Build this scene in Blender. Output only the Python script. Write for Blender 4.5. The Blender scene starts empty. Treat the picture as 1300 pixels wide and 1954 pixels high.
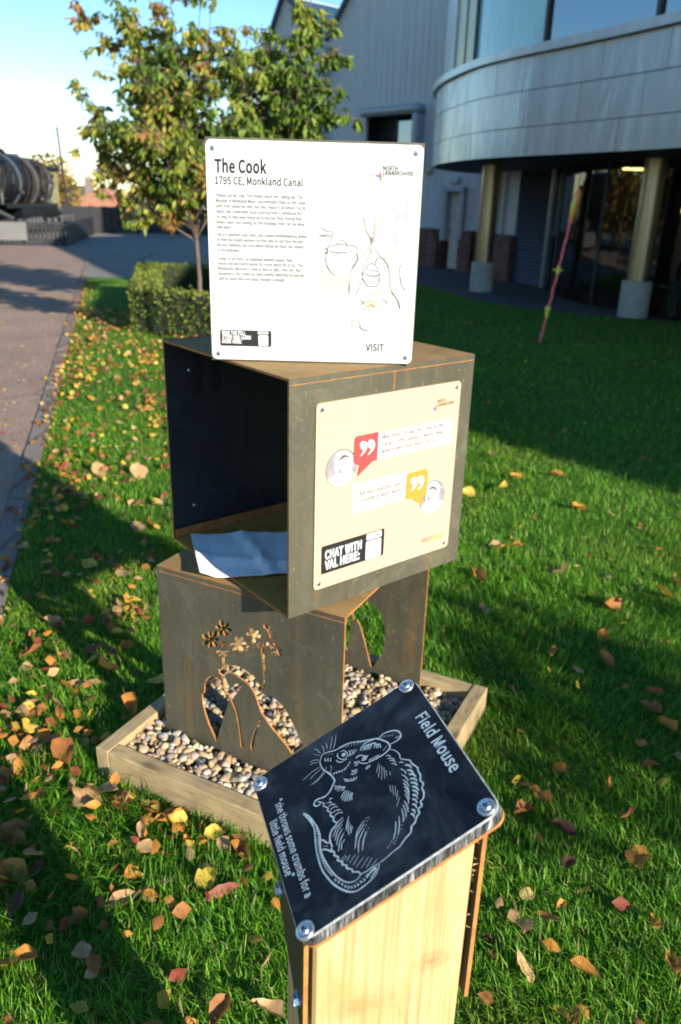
import bpy, math, random
import numpy as np
from mathutils import Matrix, Vector

R = math.radians
rnd = random.Random(7)
nr = np.random.default_rng(11)
scene = bpy.context.scene
col = scene.collection

# ------------------------------------------------------------------ camera, sky, sun, exposure
cam_data = bpy.data.cameras.new('camera')
cam_data.sensor_fit = 'VERTICAL'
cam_data.sensor_height = 36.0
cam_data.lens = 1495.548 / 1954 * 36
cam_data.clip_start = 0.05
cam_data.clip_end = 3000
cam_data.dof.use_dof = True
cam_data.dof.focus_distance = 1.12
cam_data.dof.aperture_fstop = 5.6
cam = bpy.data.objects.new('camera', cam_data)
col.objects.link(cam)
rt, up, fw = (0.99958359, 0.01062082, 0.02683004), (-0.02885572, 0.36791296, 0.92941239), (0.0, 0.92979958, -0.36806623)
cam.matrix_world = Matrix(((rt[0], up[0], -fw[0], 0), (rt[1], up[1], -fw[1], 0), (rt[2], up[2], -fw[2], 1.6), (0, 0, 0, 1)))
scene.camera = cam

SUN = Vector((0.630, -0.705, 0.328)).normalized()
sun_data = bpy.data.lights.new('sun', 'SUN')
sun_data.energy = 5.0
sun_data.angle = R(0.55)
sun_data.color = (1.0, 0.92, 0.79)
sun = bpy.data.objects.new('sun', sun_data)
col.objects.link(sun)
sun.rotation_euler = SUN.to_track_quat('Z', 'Y').to_euler()
sun.location = (8, -9, 12)

world = bpy.data.worlds.new('World')
scene.world = world
world.use_nodes = True
wn, wl = world.node_tree.nodes, world.node_tree.links
wn.clear()
wo = wn.new('ShaderNodeOutputWorld')
bg = wn.new('ShaderNodeBackground')
bg.inputs['Strength'].default_value = 0.110
sky = wn.new('ShaderNodeTexSky')
sky.sky_type = 'NISHITA'
sky.sun_disc = False
sky.sun_elevation = math.asin(SUN.z)
sky.sun_rotation = math.atan2(SUN.x, SUN.y)
sky.air_density = 1.0
sky.dust_density = 0.0
sky.ozone_density = 2.2
tc = wn.new('ShaderNodeTexCoord')
mp = wn.new('ShaderNodeMapping')
mp.inputs['Rotation'].default_value = (0.0, R(14), 0.0)
mp.inputs['Scale'].default_value = (1.5, 1.2, 9.0)
ns = wn.new('ShaderNodeTexNoise')
ns.inputs['Scale'].default_value = 2.3
ns.inputs['Detail'].default_value = 6
ns.inputs['Roughness'].default_value = 0.6
ns.inputs['Distortion'].default_value = 0.5
cr = wn.new('ShaderNodeValToRGB')
cr.color_ramp.elements[0].position = 0.555
cr.color_ramp.elements[0].color = (0, 0, 0, 1)
cr.color_ramp.elements[1].position = 0.80
cr.color_ramp.elements[1].color = (0.75, 0.75, 0.75, 1)
mixc = wn.new('ShaderNodeMix')
mixc.data_type = 'RGBA'
mixc.inputs['B'].default_value = (4.3, 4.6, 4.9, 1)
wl.new(tc.outputs['Generated'], mp.inputs['Vector'])
wl.new(mp.outputs['Vector'], ns.inputs['Vector'])
wl.new(ns.outputs['Fac'], cr.inputs['Fac'])
wl.new(cr.outputs['Color'], mixc.inputs['Factor'])
hs_ = wn.new('ShaderNodeHueSaturation')
hs_.inputs['Saturation'].default_value = 1.25
wl.new(sky.outputs['Color'], hs_.inputs['Color'])
wl.new(hs_.outputs['Color'], mixc.inputs['A'])
wl.new(mixc.outputs['Result'], bg.inputs['Color'])
wl.new(bg.outputs['Background'], wo.inputs['Surface'])

vs = scene.view_settings
vs.view_transform = 'Standard'
vs.look = 'None'
vs.exposure = 1.05
vs.gamma = 1.0
vs.use_curve_mapping = False
scene.cycles.max_bounces = 8
scene.cycles.transparent_max_bounces = 12

# ------------------------------------------------------------------ helpers
def world_mat(o):
    m = o.matrix_basis.copy()
    while o.parent:
        o = o.parent
        m = o.matrix_basis @ m
    return m

def tag(o, label=None, cat=None, group=None, kind=None):
    if label: o['label'] = label
    if cat: o['category'] = cat
    if group: o['group'] = group
    if kind: o['kind'] = kind
    return o

def empty(name, loc, rz=0.0):
    o = bpy.data.objects.new(name, None)
    o.empty_display_size = 0.1
    o.location = loc
    o.rotation_euler = (0, 0, rz)
    col.objects.link(o)
    return o

def frame(o, u, v):
    u, v = Vector(u).normalized(), Vector(v).normalized()
    n = u.cross(v)
    return Matrix(((u.x, v.x, n.x, o[0]), (u.y, v.y, n.y, o[1]), (u.z, v.z, n.z, o[2]), (0, 0, 0, 1)))

I4 = Matrix.Identity(4)

class MB:
    """collects faces in a frame and links them as one mesh object"""
    def __init__(self, fr=I4):
        self.v, self.f, self.m, self.fr = [], [], [], fr
    def add(self, verts, faces, mi=0, M=None):
        b = len(self.v)
        if M is None: self.v += [tuple(p) for p in verts]
        else: self.v += [tuple(M @ Vector(p)) for p in verts]
        for f in faces:
            self.f.append(tuple(i + b for i in f)); self.m.append(mi)
        return self
    def box(self, x0, y0, z0, x1, y1, z1, mi=0, M=None, bev=0.0):
        if bev <= 0:
            v = [(x, y, z) for z in (z0, z1) for y in (y0, y1) for x in (x0, x1)]
            return self.add(v, [(0, 2, 3, 1), (4, 5, 7, 6), (0, 1, 5, 4), (2, 6, 7, 3), (0, 4, 6, 2), (1, 3, 7, 5)], mi, M)
        b = bev
        poly = [(x0 + b, y0), (x1 - b, y0), (x1, y0 + b), (x1, y1 - b), (x1 - b, y1), (x0 + b, y1), (x0, y1 - b), (x0, y0 + b)]
        cx, cy = (x0 + x1) / 2, (y0 + y1) / 2
        def ins(p): return (min(max(p[0], x0 + b), x1 - b), min(max(p[1], y0 + b), y1 - b))
        rings = [([ins(p) for p in poly], z0), (poly, z0 + b), (poly, z1 - b), ([ins(p) for p in poly], z1)]
        return self.rings([[(p[0], p[1], z) for p in pl] for pl, z in rings], mi, M)
    def rings(self, rs, mi=0, M=None, cap=True, closed=True):
        n = len(rs[0]); v = [p for r in rs for p in r]; f = []
        for k in range(len(rs) - 1):
            for i in range(n if closed else n - 1):
                j = (i + 1) % n
                f.append((k * n + i, k * n + j, (k + 1) * n + j, (k + 1) * n + i))
        if cap and closed:
            f.append(tuple(reversed(range(n)))); f.append(tuple((len(rs) - 1) * n + i for i in range(n)))
        return self.add(v, f, mi, M)
    def prism(self, poly, z0, z1, mi=0, M=None, rim=None):
        n = len(poly)
        v = [(x, y, z0) for x, y in poly] + [(x, y, z1) for x, y in poly]
        self.add(v, [tuple(reversed(range(n))), tuple(range(n, 2 * n))], mi, M)
        b = len(self.v) - 2 * n
        for i in range(n):
            j = (i + 1) % n
            self.f.append((b + i, b + j, b + n + j, b + n + i)); self.m.append(mi if rim is None else rim)
        return self
    def lathe(self, prof, n=16, mi=0, M=None):
        rs = [[(r * math.cos(2 * math.pi * i / n), r * math.sin(2 * math.pi * i / n), z) for i in range(n)] for r, z in prof]
        return self.rings(rs, mi, M)
    def tube(self, pts, rad, n=8, mi=0):
        pts = [Vector(p) for p in pts]; rs = []
        if not hasattr(rad, '__len__'): rad = [rad] * len(pts)
        ref = Vector((0.31, 0.17, 0.93))
        for i, p in enumerate(pts):
            t = (pts[min(i + 1, len(pts) - 1)] - pts[max(i - 1, 0)]).normalized()
            a = t.cross(ref)
            if a.length < 0.05: a = t.cross(Vector((1, 0, 0)))
            a.normalize(); b = t.cross(a)
            rs.append([tuple(p + rad[i] * (math.cos(2 * math.pi * k / n) * a + math.sin(2 * math.pi * k / n) * b)) for k in range(n)])
        return self.rings(rs, mi)
    def build(self, name, mats, parent=None, smooth=False):
        me = bpy.data.meshes.new(name)
        me.from_pydata(self.v, [], self.f)
        if not isinstance(mats, (list, tuple)): mats = [mats]
        for m in mats: me.materials.append(m)
        if len(mats) > 1: me.polygons.foreach_set('material_index', self.m)
        M = self.fr
        if parent is not None: M = world_mat(parent).inverted() @ M
        me.transform(M)
        if smooth: me.polygons.foreach_set('use_smooth', [True] * len(me.polygons))
        me.update()
        o = bpy.data.objects.new(name, me)
        col.objects.link(o)
        if parent is not None: o.parent = parent
        return o

def auto_smooth(o, deg=35):
    me = o.data
    me.polygons.foreach_set('use_smooth', [True] * len(me.polygons))
    me.set_sharp_from_angle(angle=R(deg))
    return o

def np_mesh(name, verts, loops, starts, mats, parent=None, tint=None, smooth=False):
    me = bpy.data.meshes.new(name)
    me.vertices.add(len(verts)); me.vertices.foreach_set('co', np.asarray(verts, np.float32).ravel())
    me.loops.add(len(loops)); me.loops.foreach_set('vertex_index', np.asarray(loops, np.int32))
    me.polygons.add(len(starts)); me.polygons.foreach_set('loop_start', np.asarray(starts, np.int32))
    for m in (mats if isinstance(mats, (list, tuple)) else [mats]): me.materials.append(m)
    if tint is not None:
        a = me.attributes.new('tint', 'FLOAT_COLOR', 'POINT')
        a.data.foreach_set('color', np.asarray(tint, np.float32).ravel())
    if smooth: me.polygons.foreach_set('use_smooth', np.ones(len(starts), bool))
    me.update(calc_edges=True)
    if parent is not None: me.transform(world_mat(parent).inverted())
    o = bpy.data.objects.new(name, me)
    col.objects.link(o)
    if parent is not None: o.parent = parent
    return o

# ------------------------------------------------------------------ materials
def nodes_of(name):
    m = bpy.data.materials.new(name); m.use_nodes = True
    n, l = m.node_tree.nodes, m.node_tree.links
    return m, n, l, n['Principled BSDF']

def mapping(n, l, scale=(1, 1, 1), coord='Object', rot=(0, 0, 0)):
    t = n.new('ShaderNodeTexCoord'); m = n.new('ShaderNodeMapping')
    m.inputs['Scale'].default_value = scale; m.inputs['Rotation'].default_value = rot
    l.new(t.outputs[coord], m.inputs['Vector'])
    return m.outputs['Vector']

def noise(n, l, vec, scale, detail=4, rough=0.55, dist=0.0):
    t = n.new('ShaderNodeTexNoise')
    t.inputs['Scale'].default_value = scale; t.inputs['Detail'].default_value = detail
    t.inputs['Roughness'].default_value = rough; t.inputs['Distortion'].default_value = dist
    if vec is not None: l.new(vec, t.inputs['Vector'])
    return t.outputs['Fac']

def ramp(n, l, fac, stops):
    r = n.new('ShaderNodeValToRGB'); e = r.color_ramp.elements
    while len(e) < len(stops): e.new(0.5)
    for i, (p, c) in enumerate(stops):
        e[i].position = p
        e[i].color = (c[0], c[1], c[2], 1) if hasattr(c, '__len__') else (c, c, c, 1)
    l.new(fac, r.inputs['Fac'])
    return r.outputs['Color']

def mixrgb(n, l, fac, a, b, blend='MIX'):
    m = n.new('ShaderNodeMix'); m.data_type = 'RGBA'; m.blend_type = blend
    for sock, val in (('Factor', fac), ('A', a), ('B', b)):
        if hasattr(val, 'is_linked') or hasattr(val, 'links'): l.new(val, m.inputs[sock])
        elif sock == 'Factor': m.inputs[sock].default_value = val
        else: m.inputs[sock].default_value = (val[0], val[1], val[2], 1)
    return m.outputs['Result']

def bump(n, l, b, height, strength=0.3, dist=0.01):
    u = n.new('ShaderNodeBump'); u.inputs['Strength'].default_value = strength; u.inputs['Distance'].default_value = dist
    l.new(height, u.inputs['Height']); l.new(u.outputs['Normal'], b.inputs['Normal'])

def plain(name, c, rough=0.6, metal=0.0, var=0.12, scale=8.0, bmp=0.0, spec=0.5, stretch=(1, 1, 1)):
    m, n, l, b = nodes_of(name)
    b.inputs['Roughness'].default_value = rough; b.inputs['Metallic'].default_value = metal
    b.inputs['Specular IOR Level'].default_value = spec
    v = mapping(n, l, stretch)
    f = noise(n, l, v, scale)
    lo = [x * (1 - var) for x in c]; hi = [min(1, x * (1 + var)) for x in c]
    l.new(ramp(n, l, f, [(0.3, lo), (0.7, hi)]), b.inputs['Base Color'])
    if bmp: bump(n, l, b, noise(n, l, v, scale * 5), bmp, 0.004)
    return m

def steel_mat(name, base, rust, amount=0.62, streak=True, rough=0.5, metal=0.35):
    m, n, l, b = nodes_of(name)
    v = mapping(n, l)
    big = noise(n, l, v, 3.2, 5, 0.6, 0.4)
    sv = mapping(n, l, (22, 22, 2.2))
    st = noise(n, l, sv, 1.6, 5, 0.6)
    c1 = ramp(n, l, big, [(0.25, [x * 0.62 for x in base]), (0.55, base), (0.8, [base[0] * 1.45, base[1] * 1.38, base[2] * 1.2])])
    c2 = mixrgb(n, l, 0.22, c1, ramp(n, l, st, [(0.3, [x * 0.6 for x in base]), (0.7, [x * 1.35 for x in base])])) if streak else c1
    sp = noise(n, l, v, 95, 3, 0.6)
    mask = noise(n, l, v, 6.5, 3, 0.6, 0.8)
    mul = n.new('ShaderNodeMath'); mul.operation = 'MULTIPLY'
    l.new(ramp(n, l, sp, [(0.60, 0.0), (0.70, 1.0)]), mul.inputs[0])
    l.new(ramp(n, l, mask, [(amount - 0.12, 0.0), (amount + 0.1, 1.0)]), mul.inputs[1])
    # dusty water marks, brown runs down from the top and faint scratches
    run = noise(n, l, mapping(n, l, (9, 9, 0.9)), 2.0, 5, 0.7, 0.2)
    c2 = mixrgb(n, l, ramp(n, l, run, [(0.54, 0.0), (0.72, 0.6)]), c2, (base[0] * 1.75, base[1] * 1.2, base[2] * 0.7))
    dust = noise(n, l, v, 7.5, 7, 0.72, 1.5)
    c2 = mixrgb(n, l, ramp(n, l, dust, [(0.54, 0.0), (0.70, 0.4)]), c2, (base[0] * 2.0, base[1] * 2.05, base[2] * 2.3))
    scr = noise(n, l, mapping(n, l, (3, 3, 240), 'Object', (0.3, 0.5, 0.2)), 1.0, 2, 0.5)
    c2 = mixrgb(n, l, ramp(n, l, scr, [(0.74, 0.0), (0.80, 0.35)]), c2, [x * 2.2 for x in base])
    l.new(mixrgb(n, l, mul.outputs[0], c2, rust), b.inputs['Base Color'])
    b.inputs['Roughness'].default_value = rough; b.inputs['Metallic'].default_value = metal
    bump(n, l, b, noise(n, l, v, 120, 3), 0.12, 0.002)
    return m

def rust_mat(name, a, b_, scale=14, rough=0.85):
    m, n, l, b = nodes_of(name)
    v = mapping(n, l)
    f = noise(n, l, v, scale, 6, 0.65, 0.3)
    l.new(ramp(n, l, f, [(0.3, a), (0.68, b_)]), b.inputs['Base Color'])
    b.inputs['Roughness'].default_value = rough
    bump(n, l, b, noise(n, l, v, 160, 3), 0.25, 0.002)
    return m

def wood_mat(name, pale, dark, axis='z', knots=True, weather=0.0, rough=0.7, dens=1.0):
    m, n, l, b = nodes_of(name)
    sc = {'x': (1.2, 14, 14), 'y': (14, 1.2, 14), 'z': (14, 14, 1.2)}[axis]
    v = mapping(n, l, sc)
    warp = noise(n, l, v, 1.1 * dens, 3, 0.5, 0.6)
    w = n.new('ShaderNodeMath'); w.operation = 'MULTIPLY'; w.inputs[1].default_value = 11.0
    l.new(warp, w.inputs[0])
    s = n.new('ShaderNodeMath'); s.operation = 'FRACT'
    l.new(w.outputs[0], s.inputs[0])
    g = ramp(n, l, s.outputs[0], [(0.0, dark), (0.12, [0.75 * p + 0.25 * d for p, d in zip(pale, dark)]), (0.55, pale), (0.9, [0.85 * p + 0.15 * d for p, d in zip(pale, dark)]), (1.0, dark)])
    fine = noise(n, l, v, 9.0, 4, 0.7)
    c = mixrgb(n, l, ramp(n, l, fine, [(0.35, 0.0), (0.75, 0.45)]), g, dark)
    if knots:
        kv = mapping(n, l, {'x': (3.2, 8, 8), 'y': (8, 3.2, 8), 'z': (8, 8, 5.0)}[axis])
        vo = n.new('ShaderNodeTexVoronoi'); vo.inputs['Scale'].default_value = 1.0
        l.new(kv, vo.inputs['Vector'])
        c = mixrgb(n, l, ramp(n, l, vo.outputs['Distance'], [(0.05, 0.85), (0.12, 0.3), (0.2, 0.0)]), c, [x * 0.5 for x in dark])
    if weather:
        wv = noise(n, l, mapping(n, l), 9, 5, 0.65, 0.5)
        c = mixrgb(n, l, ramp(n, l, wv, [(0.42, 0.0), (0.75, weather)]), c, (0.09, 0.075, 0.055))
    l.new(c, b.inputs['Base Color'])
    b.inputs['Roughness'].default_value = rough
    bump(n, l, b, fine, 0.18, 0.003)
    return m

def tinted(name, rough=0.6, transl=0.0, spec=0.4, veins=False):
    m, n, l, b = nodes_of(name)
    a = n.new('ShaderNodeAttribute'); a.attribute_name = 'tint'
    b.inputs['Roughness'].default_value = rough; b.inputs['Specular IOR Level'].default_value = spec
    cc = a.outputs['Color']
    if veins:
        f = noise(n, l, mapping(n, l), 40, 4, 0.6)
        cc = mixrgb(n, l, 1.0, cc, ramp(n, l, f, [(0.3, 0.7), (0.7, 1.15)]), 'MULTIPLY')
    l.new(cc, b.inputs['Base Color'])
    if transl:
        t = n.new('ShaderNodeBsdfTranslucent'); l.new(cc, t.inputs['Color'])
        mx = n.new('ShaderNodeMixShader'); mx.inputs['Fac'].default_value = transl
        l.new(b.outputs['BSDF'], mx.inputs[1]); l.new(t.outputs['BSDF'], mx.inputs[2])
        l.new(mx.outputs['Shader'], n['Material Output'].inputs['Surface'])
    return m

KNOTS = [(0.047, 0.908, 0.021, 0.85), (0.008, 0.876, 0.030, 0.35), (-0.033, 0.870, 0.022, 0.6), (0.02, 0.845, 0.034, 0.3)]
def post_wood():
    m, n, l, b = nodes_of('fresh_post_wood')
    v = mapping(n, l, (26, 26, 1.6))
    w = noise(n, l, v, 1.0, 3, 0.5, 0.5)
    k = n.new('ShaderNodeMath'); k.operation = 'MULTIPLY'; k.inputs[1].default_value = 9.0
    l.new(w, k.inputs[0])
    s = n.new('ShaderNodeMath'); s.operation = 'SINE'; l.new(k.outputs[0], s.inputs[0])
    c = ramp(n, l, s.outputs[0], [(0.0, (0.56, 0.405, 0.195)), (0.6, (0.60, 0.44, 0.22)), (1.0, (0.52, 0.36, 0.16))])
    fine = noise(n, l, mapping(n, l, (170, 170, 3.5)), 1.0, 3, 0.6)
    c = mixrgb(n, l, ramp(n, l, fine, [(0.42, 0.0), (0.75, 0.85)]), c, (0.30, 0.165, 0.055))
    patch = noise(n, l, mapping(n, l, (9, 9, 5)), 1.3, 4, 0.6, 0.8)
    c = mixrgb(n, l, ramp(n, l, patch, [(0.5, 0.0), (0.72, 0.6)]), c, (0.40, 0.245, 0.08))
    for (ky, kz, ks, kk) in KNOTS:
        mp_ = n.new('ShaderNodeMapping'); mp_.vector_type = 'POINT'
        mp_.inputs['Location'].default_value = (0, -ky / ks, -kz / (ks * 0.62)); mp_.inputs['Scale'].default_value = (0, 1 / ks, 1 / (ks * 0.62))
        t = n.new('ShaderNodeTexCoord'); l.new(t.outputs['Object'], mp_.inputs['Vector'])
        wob = n.new('ShaderNodeMix'); wob.data_type = 'VECTOR'; wob.inputs['Factor'].default_value = 0.3
        nz_ = n.new('ShaderNodeTexNoise'); nz_.inputs['Scale'].default_value = 1.6; l.new(mp_.outputs['Vector'], nz_.inputs['Vector'])
        l.new(mp_.outputs['Vector'], wob.inputs['A']); l.new(nz_.outputs['Color'], wob.inputs['B'])
        le = n.new('ShaderNodeVectorMath'); le.operation = 'LENGTH'; l.new(wob.outputs['Result'], le.inputs[0])
        c = mixrgb(n, l, ramp(n, l, le.outputs['Value'], [(0.08, kk), (0.22, kk * 0.55), (0.40, kk * 0.28), (0.55, kk * 0.40), (0.72, kk * 0.12), (0.85, kk * 0.16), (1.0, 0.0)]), c, (0.24, 0.11, 0.04))
    l.new(c, b.inputs['Base Color']); b.inputs['Roughness'].default_value = 0.62
    bump(n, l, b, fine, 0.2, 0.002)
    return m

STEEL = steel_mat('weathered_steel', (0.110, 0.104, 0.072), (0.38, 0.22, 0.05), 0.53)
STEEL_SHADED = steel_mat('shaded_inner_steel', (0.034, 0.037, 0.047), (0.16, 0.10, 0.04), 0.72, True, 0.38)  # same steel for inner faces, their shade put into the darker colour
RUST_TOP = rust_mat('rusted_top', (0.21, 0.125, 0.04), (0.34, 0.22, 0.08), 9)
RUST_FLOOR = rust_mat('rusted_floor', (0.30, 0.145, 0.02), (0.46, 0.24, 0.04), 11)
RUST_EDGE = rust_mat('orange_rust_edge', (0.24, 0.085, 0.018), (0.46, 0.20, 0.05), 30)
SIGN_WHITE = plain('sign_white', (0.58, 0.58, 0.57), 0.35, 0, 0.01, 3)
SIGN_CREAM = plain('sign_cream', (0.50, 0.38, 0.26), 0.35, 0, 0.02, 3)
INK = plain('ink_black', (0.012, 0.012, 0.013), 0.5, 0, 0.1)
INK_GREY = plain('ink_grey', (0.12, 0.12, 0.12), 0.5, 0, 0.05)
INK_BROWN = plain('ink_brown', (0.12, 0.085, 0.05), 0.5, 0, 0.1)
PRINT_WHITE = plain('print_white', (0.62, 0.62, 0.61), 0.4, 0, 0.01)
PRINT_FAINT = plain('print_faint', (0.40, 0.41, 0.41), 0.4, 0, 0.02)
PRINT_TAN = plain('print_tan_faint', (0.46, 0.31, 0.155), 0.4, 0, 0.02)
P_RED = plain('print_red', (0.56, 0.06, 0.06), 0.4, 0, 0.02)
P_ORANGE = plain('print_orange', (0.58, 0.24, 0.04), 0.4, 0, 0.02)
P_BLUE = plain('print_blue', (0.06, 0.12, 0.68), 0.4, 0, 0.02)
P_YELLOW = plain('print_yellow', (0.60, 0.36, 0.06), 0.4, 0, 0.02)
W_G = plain('wash_green', (0.40, 0.47, 0.39), 0.5, 0, 0.05, 60)
W_V = plain('wash_violet', (0.36, 0.375, 0.39), 0.5, 0, 0.14, 60)
W_T = plain('wash_tan', (0.44, 0.42, 0.38), 0.5, 0, 0.08, 60)
W_Y = plain('wash_cream', (0.52, 0.51, 0.44), 0.5, 0, 0.04, 60)
W_B = plain('wash_blue', (0.38, 0.42, 0.42), 0.5, 0, 0.16, 60)
W_O = plain('wash_orange', (0.50, 0.40, 0.27), 0.5, 0, 0.06, 60)
PENCIL = plain('pencil_grey', (0.075, 0.078, 0.08), 0.6, 0, 0.2, 200)
PENCIL_TAN = plain('pencil_tan', (0.22, 0.175, 0.10), 0.6, 0, 0.2, 200)
PORT_BG = plain('portrait_wash', (0.24, 0.215, 0.235), 0.5, 0, 0.35, 40)
PORT_HOOD = plain('portrait_bonnet', (0.36, 0.52, 0.55), 0.5, 0, 0.18, 60)
PORT_SKIN = plain('portrait_skin', (0.62, 0.47, 0.40), 0.5, 0, 0.08, 90)
PORT_HAIR = plain('portrait_hair', (0.12, 0.08, 0.07), 0.5, 0, 0.2, 90)
ZINC = plain('zinc_screw', (0.55, 0.60, 0.66), 0.3, 0.9, 0.15, 300)
CHROME = plain('washer_chrome', (0.62, 0.62, 0.60), 0.32, 0.85, 0.45, 420)
ENGRAVE = plain('engraved_pale', (0.62, 0.68, 0.66), 0.75, 0, 0.2, 200)
POSTWOOD = post_wood()
FRAMEWOOD = wood_mat('weathered_frame_wood', (0.48, 0.36, 0.18), (0.28, 0.19, 0.08), 'x', True, 0.5, 0.8, 1.2)
FRAMEWOOD_Y = wood_mat('weathered_frame_wood_side', (0.48, 0.36, 0.18), (0.28, 0.19, 0.08), 'y', True, 0.5, 0.8, 1.2)
PAPER = plain('paper_white', (0.88, 0.89, 0.90), 0.7, 0, 0.02, 20)
GREY_PAINT = plain('black_paint', (0.010, 0.010, 0.012), 0.5, 0, 0.2)

def chalk_mat():
    m, n, l, b = nodes_of('engraving_laminate_black')
    v = mapping(n, l)
    a = noise(n, l, mapping(n, l, (1, 1, 1), 'Object', (0, 0, 0.6)), 11, 5, 0.62, 1.2)
    a2 = noise(n, l, mapping(n, l, (14, 26, 14), 'Object', (0, 0, 0.9)), 2.0, 4, 0.7, 0.3)
    mu = n.new('ShaderNodeMath'); mu.operation = 'MULTIPLY'
    l.new(ramp(n, l, a, [(0.46, 0.0), (0.78, 1.0)]), mu.inputs[0]); l.new(ramp(n, l, a2, [(0.3, 0.25), (0.75, 1.0)]), mu.inputs[1])
    l.new(mixrgb(n, l, mu.outputs[0], (0.005, 0.007, 0.012), (0.085, 0.115, 0.125)), b.inputs['Base Color'])
    b.inputs['Roughness'].default_value = 0.5; b.inputs['Specular IOR Level'].default_value = 0.25
    return m
CHALK = chalk_mat()

def rim_mat():
    m, n, l, b = nodes_of('milled_laminate_edge')
    f = noise(n, l, mapping(n, l, (190, 190, 18)), 1.0, 4, 0.75)
    l.new(ramp(n, l, f, [(0.42, (0.012, 0.013, 0.014)), (0.56, (0.10, 0.10, 0.10)), (0.68, (0.42, 0.43, 0.42))]), b.inputs['Base Color'])
    b.inputs['Roughness'].default_value = 0.5
    return m
RIM = rim_mat()
RIM_PALE = plain('bevelled_edge_pale', (0.30, 0.32, 0.32), 0.5, 0, 0.4, 120)
STRAP = steel_mat('bracket_steel', (0.045, 0.045, 0.026), (0.22, 0.10, 0.03), 0.6)
# traced outlines in tenths of a millimetre on their own panel
MOUSE_THICK=[[(-794,-259),(-824,-229),(-815,-177),(-769,-82),(-764,-1),(-740,100),(-661,221),(-598,334),(-561,387),(-472,445),(-393,473),(-336,456),(-311,393),(-312,301),(-325,214),(-342,154),(-391,107),(-431,102)],[(-794,-259),(-747,-288),(-681,-295),(-599,-282),(-502,-240),(-412,-223),(-377,-222),(-338,-255),(-285,-312),(-259,-379),(-281,-456),(-280,-496),(-252,-520),(-209,-505),(-205,-461),(-241,-456),(-251,-479)],[(-552,397),(-571,459),(-561,522),(-530,584),(-482,625),(-424,633),(-382,609),(-370,550),(-380,488)],[(-323,451),(-265,493),(-179,515),(-120,503),(-33,575),(19,577),(110,606),(151,596),(221,593),(271,567),(333,576),(367,542),(425,538),(486,502),(501,465),(553,457),(560,410),(611,402),(630,362),(676,322),(690,278),(746,243),(764,186),(784,142),(811,90),(818,12),(832,-58),(839,-136)],[(842,-148),(878,-169),(921,-214),(947,-281),(960,-366),(960,-434),(933,-492),(872,-549),(774,-607),(673,-643),(548,-672),(416,-672),(299,-662),(178,-637),(39,-608),(-89,-619),(-227,-661),(-147,-614),(-53,-592),(51,-574),(164,-579),(305,-618),(426,-621),(576,-599),(707,-561),(796,-511),(837,-468),(856,-407),(830,-339),(823,-323)],[(-241,-456),(-174,-413),(-162,-437),(-94,-395),(-74,-414),(-11,-384),(1,-407),(62,-378),(84,-397),(146,-375),(182,-443),(236,-485),(307,-503),(365,-502),(385,-521),(442,-500),(465,-514),(515,-483),(544,-499),(591,-462),(613,-476),(655,-438),(681,-447),(725,-405),(757,-405),(793,-355),(823,-348),(836,-296),(836,-227),(842,-148)],[(208,-587),(237,-559),(284,-538),(308,-497)],[(327,-607),(347,-571),(393,-538),(431,-514)],[(927,-274),(882,-199),(859,-213),(889,-293)],[(-545,165),(-589,208),(-600,280),(-574,351)],[(-479,86),(-495,119),(-467,162),(-423,192)]]
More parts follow.
